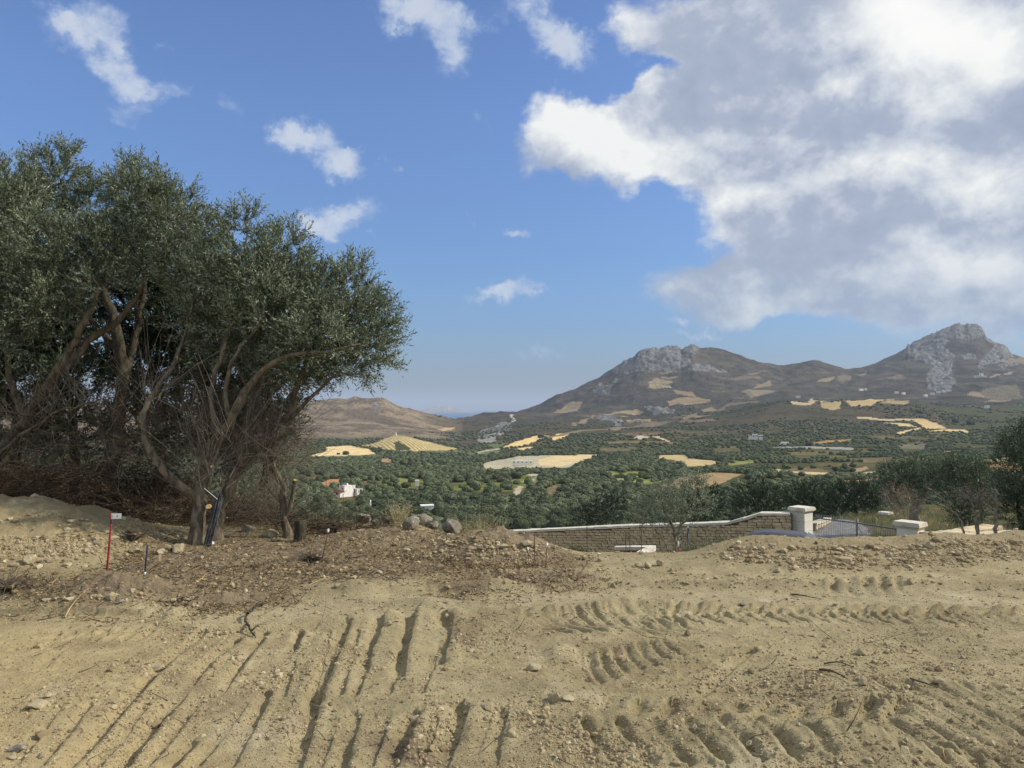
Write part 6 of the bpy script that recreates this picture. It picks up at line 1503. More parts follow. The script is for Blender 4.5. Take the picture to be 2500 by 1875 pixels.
for a, b_, w, h, lab in [(890, 1276, 36, 30, 'leftmost grey boulder of the pile on the plot edge'), (976, 1274, 36, 34, 'grey boulder left of middle in the pile on the plot edge'), (1000, 1270, 22, 24, 'small grey boulder wedged at the back of the boulder pile'),
                         (1030, 1284, 40, 34, 'big grey boulder leaning near the middle of the pile on the plot edge'), (1001, 1302, 34, 34, 'squarish grey boulder at the front of the pile below the dry bush'), (1074, 1282, 44, 22, 'flat grey boulder right of middle in the boulder pile'),
                         (1102, 1315, 50, 46, 'largest grey boulder, rightmost and lowest of the pile on the plot edge'), (1060, 1292, 24, 20, 'small grey boulder between the flat one and the largest one'), (926, 1268, 26, 20, 'small grey boulder behind the left end of the pile'),
                         (1128, 1303, 24, 26, 'narrow grey boulder right of the largest one in the pile'), (951, 1280, 22, 18, 'little grey boulder at the foot of the pile'), (915, 1284, 20, 16, 'small buried boulder near the leftmost boulder')]:
    rock(lab, a, b_, w * 1.35, h * 1.3, m_rock_grey, 'boulders piled on the plot edge', 'boulder', 'boulder', .2)
for a, b_, w, h, lab in [(62, 1380, 44, 34, 'large rounded stone at the foot of the spoil heap'), (32, 1384, 26, 18, 'yellow stone at the left foot of the spoil heap'), (158, 1384, 24, 16, 'brown stone at the right foot of the spoil heap'), (118, 1374, 26, 16, 'pale flat stone between two others at the heap foot'),
                         (323, 1352, 36, 26, 'angular stone where the spoil heap ends'), (390, 1352, 30, 20, 'brown stone left of the wooden peg'), (428, 1352, 46, 34, 'pale yellow upright stone near the foot of the lopped olive'), (402, 1345, 30, 22, 'flat stone leaning behind the pale yellow one'),
                         (208, 1350, 20, 16, 'squarish yellow stone on the face of the spoil heap'), (230, 1330, 24, 14, 'dark stone on the face of the spoil heap'), (268, 1460, 40, 26, 'rounded brown stone in the little mound below the red stake'), (319, 1452, 22, 18, 'pinkish stone in the little mound below the stakes'),
                         (288, 1475, 22, 16, 'dark brown stone low in the little mound'), (520, 1300, 34, 26, 'grey stone under the brush behind the metal rods'), (600, 1300, 46, 28, 'half-buried grey stone under the brush'), (655, 1312, 44, 26, 'half-buried pale stone left of the slender olive'),
                         (410, 1275, 46, 26, 'broad pale rock under the brush left of the lopped olive'), (670, 1322, 22, 10, 'flat white stone at the foot of the slender olive'),
                         (1300, 1640, 42, 24, 'cracked pale stone pressed into the middle of the tracked ground'), (1353, 1718, 34, 36, 'upright rough stone beside the lower tyre prints'), (1385, 1712, 36, 16, 'long thin stone next to the upright rough stone'), (1190, 1735, 44, 14, 'flat whitish stone lying just below the centre'),
                         (1247, 1800, 32, 28, 'round pale stone near the bottom centre'), (1093, 1520, 20, 19, 'round stone at the top of the rightmost deep groove'), (1107, 1570, 22, 10, 'flat oval stone right of the deep grooves'), (945, 1530, 28, 14, 'pale half-buried stone between two grooves'),
                         (1572, 1470, 32, 16, 'angular stone on the small ridge above the tyre prints'), (1615, 1486, 13, 9, 'little white stone right of the ridge stone'), (2103, 1602, 26, 24, 'wedge-shaped stone with one bright edge in the right foreground'), (2112, 1675, 26, 26, 'upright ochre stone in the gravel patch at right'),
                         (2138, 1620, 20, 13, 'small pale stone behind the ochre one'), (1995, 1696, 15, 13, 'small upright white stone in the gravel patch'), (2052, 1716, 16, 8, 'small flat pale stone below the gravel patch'), (2215, 1845, 34, 20, 'bright rounded stone near the bottom right'),
                         (2208, 1818, 16, 12, 'small bright stone above the rounded one at bottom right'), (1985, 1830, 15, 22, 'small pointed stone near the bottom, right of centre'), (1960, 1826, 26, 15, 'low brown stone next to the small pointed one'), (1834, 1826, 26, 20, 'lumpy pale stone on the lower tyre prints'),
                         (2297, 1672, 30, 20, 'crumbly brown clod in the right foreground'), (2300, 1722, 20, 11, 'small white chip below the brown clod'), (1715, 1580, 15, 9, 'tiny white flat stone at right of centre'), (1815, 1480, 20, 12, 'dark round stone above the upper tyre prints'),
                         (382, 1640, 44, 16, 'flat pale stone flush with the ground among the yellow gravel'), (85, 1735, 60, 20, 'broad pale stone flush with the ground at lower left'), (113, 1705, 22, 18, 'pale stone on top of the broad flush one'), (25, 1855, 30, 12, 'white stone at the bottom left corner'),
                         (95, 1852, 18, 14, 'dark round stone near the bottom left corner'), (35, 1838, 46, 18, 'dark lumpy stone above the white one at bottom left'), (1899, 1398, 22, 13, 'brown stone at the foot of the rubble bank'), (2275, 1342, 30, 26, 'cracked squarish boulder on top of the rubble bank before the low wall'),
                         (1936, 1344, 28, 20, 'rounded stone on the rubble bank in front of the car'), (2256, 1358, 28, 14, 'pale flat stone on the rubble bank under the squarish boulder'), (2222, 1388, 24, 12, 'flat pale stone on the lower face of the rubble bank'), (2462, 1345, 26, 22, 'pale stone on the bank near the right edge'),
                         (2440, 1352, 22, 14, 'small pale stone left of the one near the right edge'), (1840, 1345, 26, 18, 'pale stone at the left end of the rubble bank'), (1560, 1385, 20, 14, 'pale stone in the little heap below the young olive'), (1584, 1388, 26, 20, 'biggest stone of the little heap below the young olive'),
                         (1612, 1382, 20, 16, 'right stone of the little heap below the young olive'), (1462, 1372, 14, 12, 'small stone by the wooden peg'), (1750, 1415, 18, 10, 'reddish clod below the left end of the rubble bank'), (1860, 1655, 13, 9, 'tiny stone above the gravel patch'),
                         (2352, 1608, 12, 12, 'small round white stone at right'), (1580, 1760, 12, 9, 'tiny white stone on the lower tyre prints'), (1680, 1690, 10, 8, 'tiny chip at the cut ledge'), (650, 1560, 14, 10, 'small pale stone beside the foreground root'), (500, 1715, 16, 10, 'small stone between the two long left grooves')]:
    rock(lab, a, b_, w, h, m_rock_grey if ('grey' in lab or 'dark' in lab) else m_rock, 'loose stones on the plot')
# ------------------------------------------------------------------ gravel and rubble
m_grav, T, b, o = new_mat('loose stones')
at = T.add('ShaderNodeAttribute', attribute_name='lv')
c_ = T.add('ShaderNodeValToRGB', ins={0: at.outputs['Fac']})
c_.color_ramp.elements[0].color = lin(116, 98, 74); c_.color_ramp.elements[1].color = lin(198, 186, 154)
e = c_.color_ramp.elements.new(.5); e.color = lin(164, 148, 114)
T.set(b, 'Base Color', c_.outputs[0]); b.inputs['Roughness'].default_value = .95; b.inputs['Specular IOR Level'].default_value = .1
def scatter_stones(name, label, n, pxr, pyr, weight, size, seed, lvm=.5, faces='1'):
    r_ = np.random.default_rng(seed)
    px = r_.uniform(*pxr, n); py = r_.uniform(*pyr, n)
    zz = (HOR - py)
    gx = np.zeros(n); gy = np.zeros(n); z = np.zeros(n)
    for _ in range(5):
        cx, cy = (px - CX) / F, (CY - py) / F; ry = math.cos(PITCH) - cy * math.sin(PITCH); rz = math.sin(PITCH) + cy * math.cos(PITCH)
        k = (z - CAMZ) / rz; gx = cx * k; gy = ry * k
        if _ < 4:
            bad = (gy < 1) | (gy > 15); gy = np.clip(gy, 1, 15); z = .5 * z + .5 * ground_z(gx, gy)
    z = ground_z(gx, gy)
    keep = (r_.uniform(0, 1, n) < weight(px, py, gx, gy)) & (gy > 2.5) & (gy < 13)
    gx, gy, z = gx[keep], gy[keep], z[keep]; m = len(gx)
    s = np.exp(r_.normal(math.log(size[0]), size[1], m)); s = np.clip(s, size[0] * .35, size[0] * 6)
    prot = []
    for q in range(8):
        V, Fc = ICO1; V = V * (1 + r_.uniform(-.28, .28, (len(V), 1))); V = V * r_.uniform(.65, 1.2, 3); prot.append((V, Fc))
    Vs, Fs, Ls = [], [], []; n0 = 0; pick = r_.integers(0, 8, m)
    for q, (V, Fc) in enumerate(prot):
        i = np.where(pick == q)[0]
        th = r_.uniform(0, 6.28, len(i)); c, s_ = np.cos(th)[:, None], np.sin(th)[:, None]; sz = s[i][:, None] / 2
        X = (V[None, :, 0] * c - V[None, :, 1] * s_) * sz + gx[i][:, None]; Y_ = (V[None, :, 0] * s_ + V[None, :, 1] * c) * sz + gy[i][:, None]
        Z = V[None, :, 2] * sz * .75 + z[i][:, None] + sz * .22
        Vs.append(np.stack([X, Y_, Z], -1).reshape(-1, 3)); Ls.append(np.repeat(np.clip(r_.normal(lvm, .18, len(i)), 0, 1), len(V)))
        Fs.append((Fc[None] + (np.arange(len(i)) * len(V))[:, None, None]).reshape(-1, 3) + n0); n0 += len(i) * len(V)
    o = add_obj(name, mesh_data(name, np.concatenate(Vs), np.concatenate(Fs), m_grav, False, attrs={'lv': np.concatenate(Ls)}))
    tag(o, label, None, None, 'stuff'); print(name, m)
GZ = [((800, 1600), 160, 60), ((330, 1660), 190, 70), ((470, 1560), 130, 60), ((560, 1590), 100, 40), ((250, 1700), 130, 50), ((1300, 1760), 110, 50), ((1380, 1790), 100, 60), ((1060, 1790), 80, 80), ((1050, 1840), 80, 60), ((1100, 1700), 110, 50),
      ((1900, 1650), 180, 50), ((2080, 1660), 170, 70), ((2180, 1610), 220, 60), ((1950, 1700), 130, 40), ((2300, 1620), 200, 40), ((680, 1640), 130, 60), ((1600, 1385), 90, 25), ((1250, 1440), 180, 40), ((1450, 1400), 160, 30), ((1800, 1410), 160, 30), ((470, 1490), 120, 30), ((1580, 1790), 180, 80), ((700, 1760), 90, 50), ((1180, 1560), 90, 40)]
def w_fine(px, py, x, y):
    w = np.full(len(px), .10)
    for (a, b_), rx, ry in GZ: w = np.maximum(w, .85 * np.exp(-(((px - a) / rx) ** 2 + ((py - b_) / ry) ** 2) ** 1.3))
    nz = fbm(x, y, .5, 4, .6, 301)
    return w * sstep(nz, -.35, .35) * 1.3 + .03
scatter_stones('gravel', 'loose gravel and small clods strewn over the bare plot', 62000, (-60, 2560), (1400, 1910), w_fine, (.0115, .50), 401, .42)
scatter_stones('crumbs', 'fine crumbs of dry earth on the tracked ground', 70000, (-60, 2560), (1420, 1910), lambda px, py, x, y: .25 + .75 * sstep(fbm(x, y, .35, 3, .6, 311), -.1, .5), (.006, .35), 407, .40)
def w_bank(px, py, x, y):
    br, ln, hp, bk_ = (near_field(k, x, y) for k in ('brown', 'lane', 'heap', 'bk'))
    return np.clip(sstep(hp, .03, .12) * 1.0 + sstep(bk_, .03, .1) * 1.0 + .10 * br + .9 * br * np.exp(-(((px - 1200) / 150) ** 2 + ((py - 1330) / 50) ** 2)) + .6 * np.exp(-(((px - 1000) / 170) ** 2 + ((py - 1300) / 30) ** 2)) + .05, 0, 1) * (1 - .8 * ln) * sstep(fbm(x, y, .4, 3, .6, 321), -.5, .2)
scatter_stones('rubble', 'stones and rubble on the spoil heap, the bank and the plot edge', 100000, (-60, 2560), (1190, 1480), w_bank, (.018, .55), 409, .42)
scatter_stones('coarse_rubble', 'fist-sized stones on the spoil heap and the rubble bank', 2400, (-60, 2560), (1200, 1440), w_bank, (.050, .40), 411, .48)

# ------------------------------------------------------------------ brush, litter, dry plants
m_twig = noisy_mat('dead twigs', lin(124, 112, 94), lin(90, 80, 66), 3, .95, 0, c3=lin(160, 146, 122))
m_brush = noisy_mat('dead brushwood', lin(92, 79, 62), lin(48, 42, 34), 3, .95, 0, c3=lin(144, 126, 100))
m_straw = noisy_mat('straw', lin(196, 172, 120), lin(160, 136, 92), 3, .9, 0)
m_weed = leaf_material('weeds', lin(84, 96, 58), lin(126, 130, 84), lin(120, 126, 88), .2)
m_palegrass = leaf_material('bleached grass', lin(172, 158, 112), lin(214, 202, 158), lin(190, 178, 136), .25)
def curved_twigs(n, starts, dirs, L, r0, seg=5, bend=.5, seed=1):
    """many thin three-sided curved twigs in one array; starts, dirs (n,3)"""
    r_ = np.random.default_rng(seed); pts = [starts]; d = dirs.copy(); kk = r_.normal(0, bend, (n, 3))
    for _ in range(seg):
        d = d + kk / seg + r_.normal(0, bend * .35, (n, 3)) / seg; d /= np.linalg.norm(d, axis=1)[:, None]
        pts.append(pts[-1] + d * (L / seg)[:, None])
    Pp = np.stack(pts, 1)                                         # n, seg+1, 3
    a = np.cross(dirs, r_.normal(0, 1, (n, 3))); a /= np.linalg.norm(a, axis=1)[:, None] + 1e-9; b_ = np.cross(dirs, a)
    t = np.linspace(1, .25, seg + 1)
    rings = []
    for q in range(3):
        an_ = q * 2 * PI / 3
        off = (a * math.cos(an_) + b_ * math.sin(an_))[:, None, :] * (r0[:, None] * t[None])[..., None]
        rings.append(Pp + off)
    V = np.stack(rings, 2)                                        # n, seg+1, 3, 3
    m = (seg + 1) * 3; base = (np.arange(n) * m)[:, None, None]
    i = (np.arange(seg)[:, None] * 3 + np.arange(3)[None])[None]; j = (np.arange(seg)[:, None] * 3 + (np.arange(3)[None] + 1) % 3)[None]
    Fq = np.stack([base + i, base + j, base + j + 3, base + i + 3], -1).reshape(-1, 4)
    return V.reshape(-1, 3), Fq
def brush_heap(name, label, boxes_, n, mat, seed, L=(.3, 1.0), r=(.002, .006), flat=.35):
    r_ = np.random.default_rng(seed); S_, D_ = [], []
    tot = sum(b[-1] for b in boxes_)
    for (x0, x1, y0, y1, y2, yb, w) in boxes_:                    # photo x range, distance range, photo y of top at x0 and x1, photo y of the foot
        k = int(n * w / tot); px = r_.uniform(x0, x1, k); Yd = r_.uniform(y0, y1, k)
        t = (px - x0) / (x1 - x0); top = yb[0] + (yb[1] - yb[0]) * t; py = top + (y2 - top) * r_.uniform(0, 1, k) ** .8
        S_.append(np.stack([P(a, b_, c) for a, b_, c in zip(px, py, Yd)]))
    S_ = np.concatenate(S_); k = len(S_); d = r_.normal(0, 1, (k, 3)); d[:, 2] = d[:, 2] * flat + .1; d[:, 0] += .35; d /= np.linalg.norm(d, axis=1)[:, None]
    V, Fq = curved_twigs(k, S_, d, r_.uniform(*L, k), r_.uniform(*r, k), 5, .8, seed)
    o = add_obj(name, mesh_data(name, V, Fq, mat, True)); tag(o, label, None, None, 'stuff'); return o
brush_heap('brushwood', 'heaped dead brushwood behind the spoil heap and under the olives',
           [(-80, 230, 10.6, 12.8, 1230, (1110, 1150), 2.6), (200, 480, 11.9, 13.4, 1290, (1130, 1150), 2.2), (300, 470, 10.6, 11.8, 1300, (1220, 1240), .7), (430, 680, 10.6, 12.4, 1300, (1200, 1225), 1.5), (-80, 480, 12.2, 13.6, 1240, (1070, 1100), 1.2), (660, 880, 9.9, 10.6, 1320, (1262, 1272), .5)],
           8500, m_brush, 501)
brush_heap('bare_twigs', 'thin bare grey twigs tangled between the olive trunks', [(-60, 330, 9.8, 11.0, 1130, (930, 990), 1.6), (330, 480, 9.4, 10.4, 1130, (900, 900), 1.0), (480, 700, 9.2, 10.2, 1120, (900, 960), 1.4), (600, 760, 9.4, 10.2, 1150, (980, 1010), 1.0), (560, 690, 9.8, 10.6, 1280, (1120, 1150), .8)], 2600, m_twig, 503, (.3, .9), (.0014, .0036), .8)
r_ = np.random.default_rng(520); S_ = []; D_ = []
for (a, b_, Y_, k, w_) in ((505, 1180, 9.1, 46, 26), (497, 1130, 9.1, 30, 18), (540, 1060, 9.0, 26, 30), (365, 980, 9.0, 26, 16), (600, 1130, 9.4, 40, 30), (650, 1080, 9.4, 40, 30), (150, 995, 9.7, 40, 50), (60, 1030, 9.9, 30, 40), (240, 985, 9.6, 30, 30), (690, 1200, 9.6, 20, 14)):
    for _ in range(k):
        S_.append(P(a + r_.normal(0, w_), b_ + r_.normal(0, 14), Y_ + r_.normal(0, .08))); D_.append((r_.normal(.15, .45), r_.normal(0, .35), r_.uniform(.5, 1)))
S_ = np.array(S_); D_ = np.array(D_); D_ /= np.linalg.norm(D_, axis=1)[:, None]; k = len(S_)
V, Fq = curved_twigs(k, S_, D_, r_.uniform(.4, 1.1, k), r_.uniform(.0018, .0045, k), 6, .35, 521)
o = add_obj('upright_shoots', mesh_data('upright_shoots', V, Fq, m_bark_grey, True)); tag(o, 'thin pale upright shoots springing from the olive trunks', None, None, 'stuff')
# litter of twigs, leaves and straw on the brown ground
def litter(name, label, n, pxr, pyr, L, r, mat, seed, wfun):
    r_ = np.random.default_rng(seed); px = r_.uniform(*pxr, n); py = r_.uniform(*pyr, n); z = np.zeros(n)
    for _ in range(4):
        cx, cy = (px - CX) / F, (CY - py) / F; k = (z - CAMZ) / (math.sin(PITCH) + cy * math.cos(PITCH)); gx = cx * k; gy = np.clip((math.cos(PITCH) - cy * math.sin(PITCH)) * k, 2, 14); z = ground_z(gx, gy)
    keep = r_.uniform(0, 1, n) < wfun(px, py, gx, gy); gx, gy, z = gx[keep], gy[keep], z[keep]; m = len(gx)
    d = r_.normal(0, 1, (m, 3)); d[:, 2] = np.abs(d[:, 2]) * .22; d /= np.linalg.norm(d, axis=1)[:, None]
    V, Fq = curved_twigs(m, np.stack([gx, gy, z + .004], 1), d, np.exp(r_.normal(math.log(L), .55, m)), r_.uniform(r * .6, r * 1.6, m), 3, .5, seed)
    o = add_obj(name, mesh_data(name, V, Fq, mat, True)); tag(o, label, None, None, 'stuff')
wl = lambda px, py, x, y: np.clip(near_field('brown', x, y) * .9 + .04, 0, 1)
litter('leaf_litter', 'brown litter of twigs and dead leaves on the plot edge', 15000, (-40, 1500), (1255, 1520), .055, .003, m_brush, 511, wl)
litter('straw_litter', 'pale straw and split twigs strewn on the plot edge', 9000, (-40, 1500), (1255, 1540), .07, .0018, m_straw, 513, wl)
litter('twig_litter', 'few thin twigs lying on the tracked ground', 420, (0, 2500), (1400, 1860), .09, .0028, m_twig, 515, lambda px, py, x, y: np.full(len(x), .6))
def tuft(name, label, cat, px, py, hpx, wpx, n, mat, lean=(0, 0), r=.0022, Y=None, group=None, droop=.6, leaves=None):
    g = on_ground(px, py) if Y is None else np.array([P(px, py, Y)[0], Y, P(px, py, Y)[2]])
    k = g[1] / F; h, w = hpx * k, wpx * k; root = g
    d = rng.normal(0, 1, (n, 3)); d[:, 2] = 0; s = np.stack([rng.normal(0, w * .16, n), rng.normal(0, w * .16, n), np.full(n, -.03)], 1)
    d = s * (1.6 / max(w, .01)) * w + rng.normal(0, .22 * w / h, (n, 3)); d = d / h * 1.0; d[:, 2] = 1; d[:, 0] += lean[0]; d[:, 1] += lean[1]; d /= np.linalg.norm(d, axis=1)[:, None]
    L = h * rng.uniform(.45, 1.1, n)
    V, Fq = curved_twigs(n, s, d, L, np.full(n, r) * rng.uniform(.6, 1.3, n), 5, droop, int(px + py))
    lv = np.repeat(rng.uniform(0, 1, n), 18); Fs = [Fq]
    if leaves:
        ln, ls, lw = leaves; i = rng.integers(0, n, ln); t = rng.uniform(.3, 1, ln); Vr = V.reshape(n, 6, 3, 3)[:, :, 0]; q = np.clip((t * 5).astype(int), 0, 5)
        bs = Vr[i, q]; dr = rand_dirs(ln); dr[:, 2] = np.abs(dr[:, 2]); Vl, Fl = leaf_quads(bs, dr, np.full(ln, ls) * rng.uniform(.6, 1.3, ln), np.full(ln, lw))
        Fs = [np.concatenate([Fq, Fl + len(V)])]; V = np.concatenate([V, Vl]); lv = np.concatenate([lv, np.repeat(rng.uniform(0, 1, ln), 4)])
    o = add_obj(name, mesh_data(name, V, Fs, mat, False, attrs={'lv': lv}), loc=g); tag(o, label, cat, group); return o
tuft('dry_grass', 'pale dry grass tuft standing on the brown ground below the boulders', 'grass tuft', 905, 1352, 50, 40, 34, m_palegrass)
tuft('dry_grass', 'small leaning dry grass tuft right of the pale one below the boulders', 'grass tuft', 965, 1350, 30, 44, 26, m_palegrass, (.6, 0))
tuft('dry_grass', 'sprawling dry stalks on the brown ground below the mound', 'grass tuft', 1180, 1395, 44, 60, 12, m_palegrass, (.3, 0), .0018)
tuft('dry_grass', 'two thin bent stalks below the lopped olive', 'grass tuft', 585, 1415, 40, 40, 5, m_palegrass, (-.1, 0), .002)
tuft('dry_grass', 'low straw tuft left of the wooden peg', 'grass tuft', 420, 1395, 24, 50, 26, m_palegrass)
tuft('dry_grass', 'dry tuft on the right of the sawn stump', 'grass tuft', 790, 1325, 34, 50, 26, m_palegrass)
tuft('dry_bush', 'tall pale dry bush rising behind the boulder pile', 'bush', 972, 1268, 62, 46, 120, m_palegrass, (.1, 0), .0022, 10.4, leaves=(420, .03, .012))
tuft('dry_bush', 'brown twiggy bush left of the tall pale one', 'bush', 940, 1268, 44, 60, 110, m_twig, (0, 0), .0018, 10.5)
tuft('dry_bush', 'low bush with whitish leaves behind the slender olive', 'bush', 760, 1290, 50, 90, 120, m_palegrass, (0, 0), .002, 10.6, leaves=(500, .035, .014))
tuft('dry_bush', 'brown low brush between the slender olive and the boulders', 'bush', 830, 1290, 34, 110, 170, m_twig, (0, 0), .002, 10.4)
for a, b_, h, w, lab in ((1140, 1300, 60, 60, 'wispy bleached grass right of the largest boulder'), (1175, 1300, 72, 50, 'tall bleached stalks on the back of the mound'), (1208, 1302, 60, 44, 'bleached grass at the left end of the stone wall'), (1110, 1288, 34, 40, 'short bleached grass behind the boulders')):
    tuft('dry_grass', lab, 'grass tuft', a, b_, h, w, 90, m_palegrass, (.05, 0), .0016, 10.3)
tuft('dry_grass', 'drooping straw-coloured tuft on the edge before the stone wall', 'grass tuft', 1490, 1366, 44, 64, 150, m_palegrass, (-.35, 0), .0024, 9.6, droop=1.3)
tuft('dry_grass', 'upright dry grass below the young olive', 'grass tuft', 1590, 1372, 50, 60, 90, m_palegrass, (0, 0), .0016, 10.0)
tuft('weed_clump', 'green weeds at the foot of the stone wall left of the straw tuft', 'weeds', 1412, 1345, 30, 50, 90, m_weed, (0, 0), .002, 12.0, leaves=(600, .035, .014))
tuft('weed_clump', 'grey-green weeds in front of the wall right of the young olive', 'weeds', 1752, 1345, 50, 90, 160, m_weed, (0, 0), .002, 13.5, leaves=(1100, .035, .013))
tuft('weed_clump', 'green weeds below the young olive at the plot edge', 'weeds', 1558, 1372, 34, 50, 90, m_weed, (0, 0), .002, 10.2, leaves=(420, .028, .011))
tuft('weed_clump', 'dark green weeds before the stone wall behind the straw tuft', 'weeds', 1690, 1350, 40, 60, 90, m_weed, (0, 0), .002, 12.5, leaves=(600, .035, .013))
# grass of the terrace
r_ = np.random.default_rng(77); n = 9000; gx = r_.uniform(6.5, 22, n); gy = r_.uniform(18, 42, n); z = ground_z(gx, gy); dd_ = inpoly(gx, gy, pl); keep = ~dd_; gx, gy, z = gx[keep], gy[keep], z[keep]; n = len(gx)
d = r_.normal(0, .35, (n, 3)); d[:, 2] = 1; d /= np.linalg.norm(d, axis=1)[:, None]
V, Fq = curved_twigs(n, np.stack([gx, gy, z], 1), d, r_.uniform(.12, .38, n), np.full(n, .008), 2, .5, 78)
m_tg = leaf_material('terrace grass', lin(98, 104, 60), lin(168, 156, 104), lin(140, 134, 90), .2)
o = add_obj('grass', mesh_data('grass', V, Fq, m_tg, False, attrs={'lv': np.repeat(r_.uniform(0, 1, n), 9)})); tag(o, 'dry grass on the terrace behind the gate', None, None, 'stuff')

# ------------------------------------------------------------------ stakes, rods and small things
m_red = noisy_mat('red paint', lin(150, 40, 36), lin(120, 34, 30), 8, .6, .1)
m_blue = noisy_mat('blue paint', lin(44, 50, 72), lin(34, 38, 54), 8, .6, .1)
m_steel = noisy_mat('dark steel', lin(92, 92, 92), lin(62, 62, 62), 20, .6, 0)
m_rust = noisy_mat('rusty steel', lin(104, 70, 52), lin(72, 50, 40), 20, .8, .1)
m_plast = noisy_mat('white plastic', lin(236, 234, 232), lin(220, 218, 214), 9, .5, 0)
m_peg = noisy_mat('peg wood', lin(214, 190, 150), lin(186, 160, 120), 30, .85, .2)
def stake(name, label, foot, top, r, mat, cat='stake', group=None):
    f = on_ground(*foot); t = P(top[0], top[1], f[1] + .02)
    root = empty(name, f); tag(root, label, cat, group)
    tb = TubeBag(); d = (t - f); tb.tube([f - d * .08, f + d * .5, t], [r, r, r * .95], 7)
    tb.build('shaft', mat, root); return root, f, t
root, f, t = stake('survey_stake', 'red steel stake with a white paper tag, in front of the thick trunk', (260, 1406), (272, 1268), .0095, m_red)
tb = TubeBag(); tb.tube([t - (t - f) * .08, t], [.0105, .0105], 7); tb.build('blue_band', m_blue, root)
def thin_plate(name, c, e1_, e2_, mat, root, th=.002):
    e1_ = np.array(e1_, float); e2_ = np.array(e2_, float); n_ = np.cross(e1_, e2_); n_ /= np.linalg.norm(n_)
    return boxes(name, [(c, np.array([e1_, e2_, n_ * th]))], mat, root, 0, root.location)
k = f[1] / F
tagc = P(283, 1260, f[1] - .02); tg = thin_plate('paper_tag', tagc, (11.5 * k, .012, -.001), (.002, 0, 6.3 * k), m_plast, root)
tb = TubeBag(); tb.tube([P(269.5, 1266, f[1] - .03), P(270, 1254, f[1] - .03)], [.012, .012], 6); tb.build('red_edge', m_red, root)
def text_mark(s, c, size, mat, root, rz=0):
    cu = bpy.data.curves.new('lettering', 'FONT'); cu.body = s; cu.size = size; cu.extrude = .0004; cu.materials.append(mat)
    o = bpy.data.objects.new('lettering', cu); COL.objects.link(o); o.parent = root; o.location = tuple(np.array(c) - np.array(root.location)); o.rotation_euler = (PI / 2, 0, rz)
    dg = bpy.context.evaluated_depsgraph_get(); dg.update(); me = bpy.data.meshes.new_from_object(o.evaluated_get(dg)); loc = o.location.copy(); bpy.data.objects.remove(o)
    o = bpy.data.objects.new('handwriting', me); COL.objects.link(o); o.parent = root; o.location = loc; o.rotation_euler = (PI / 2, 0, rz); return o
m_ink = noisy_mat('grey ink', lin(90, 90, 96), lin(110, 110, 116), 30, .8, 0)
text_mark('E : R', tagc + (-.032, -.022, -.012), .036, m_ink, root)
root, f, t = stake('survey_stake', 'short dark blue stake with white and black bands near its foot', (352, 1421), (360, 1330), .0085, m_blue)
tb = TubeBag(); 
for q in (.24, .14): a_ = f + (t - f) * q; tb.tube([a_ - (t - f) * .03, a_ + (t - f) * .03], [.0105, .0105], 7)
tb.build('white_band', m_plast, root)
tb = TubeBag(); a_ = f + (t - f) * .19; tb.tube([a_ - (t - f) * .02, a_ + (t - f) * .02], [.0102, .0102], 7); tb.build('black_band', m_dark, root)
def peg(label, px, py, w, h):
    g = on_ground(px, py); k = g[1] / F; root = empty('wooden_peg', g); tag(root, label, 'peg')
    boxes('peg', [(g + (0, 0, h * k / 2 - .02), axes((1, .3), w * k, .02, h * k + .04))], m_peg, root, .002, root.location)
    boxes('peg_top', [(g + (0, 0, h * k + .004), axes((1, .3), w * k * 1.02, .021, .008))], m_plast, root, 0, root.location)
peg('pale split wooden peg between the blue stake and the lopped olive', 391, 1370, 6, 20)
peg('short pale wooden peg on the edge below the straw tuft', 1463, 1371, 6, 18)
for lab, foot, top, tip in (('thin rusty rod with a white cap below the boulders', (785, 1374), (802, 1295), True), ('short rusty rod with a white cap left of a pair on the mound slope', (1290, 1372), (1289, 1340), True),
                            ('taller rusty rod between two capped ones on the mound slope', (1305, 1366), (1305, 1300), False), ('rusty rod with a white cap right of a pair on the mound slope', (1332, 1384), (1336, 1330), True)):
    root, f, t = stake('rusty_rod', lab, foot, top, .0045, m_rust, 'rod')
    if tip:
        V, Fc = rock_mesh(int(top[0]), .03, .03, .045); add_obj('white_cap', mesh_data('white_cap', V + (t - f), Fc, m_plast), root)
for k_, (lab, a, b0, b1, Y_) in enumerate((('thin rusty bar in front of the wall, first right of the mound', 1433, 1350, 1285, 16.5), ('thin rusty bar before the low wall end, left of a pair', 1528, 1352, 1300, 15.5), ('thin rusty bar before the low wall end, right of a pair', 1538, 1356, 1305, 15.3), ('thin rusty bar at the corner of the low wall end', 1566, 1350, 1296, 15.0))):
    q = P(a, b1, Y_); root = empty('rusty_bar', (q[0], q[1], q[2] - 1.4)); tag(root, lab, 'rod'); tb = TubeBag(); tb.tube([q - (0, 0, 1.6), q], [.008, .008], 5); tb.build('bar', m_rust, root)
q = P(1680, 1290, 15.5); root = empty('marker_post', q - (0, 0, 1.2)); tag(root, 'dark thin post topped by a folded white flag right of the young olive', 'post')
tb = TubeBag(); tb.tube([q - (0, 0, 1.4), q], [.014, .014], 6); tb.build('post', m_steel, root)
V = np.array([(-.04, 0, .02), (.02, -.02, .03), (.11, 0, -.09), (.03, .03, -.03), (-.035, .03, -.06), (0, 0, .05)]); add_obj('white_flag', mesh_data('white_flag', V + (q - np.array(root.location)), [[0, 1, 5], [1, 2, 5], [2, 3, 5], [3, 4, 5], [4, 0, 5], [0, 4, 1], [1, 4, 3], [1, 3, 2]], m_plast), root)
q = P(1656, 1322, 15.6); root = empty('survey_stake', q - (0, 0, 1.0)); tag(root, 'red stake with a white upper end beside the young olive trunk', 'stake')
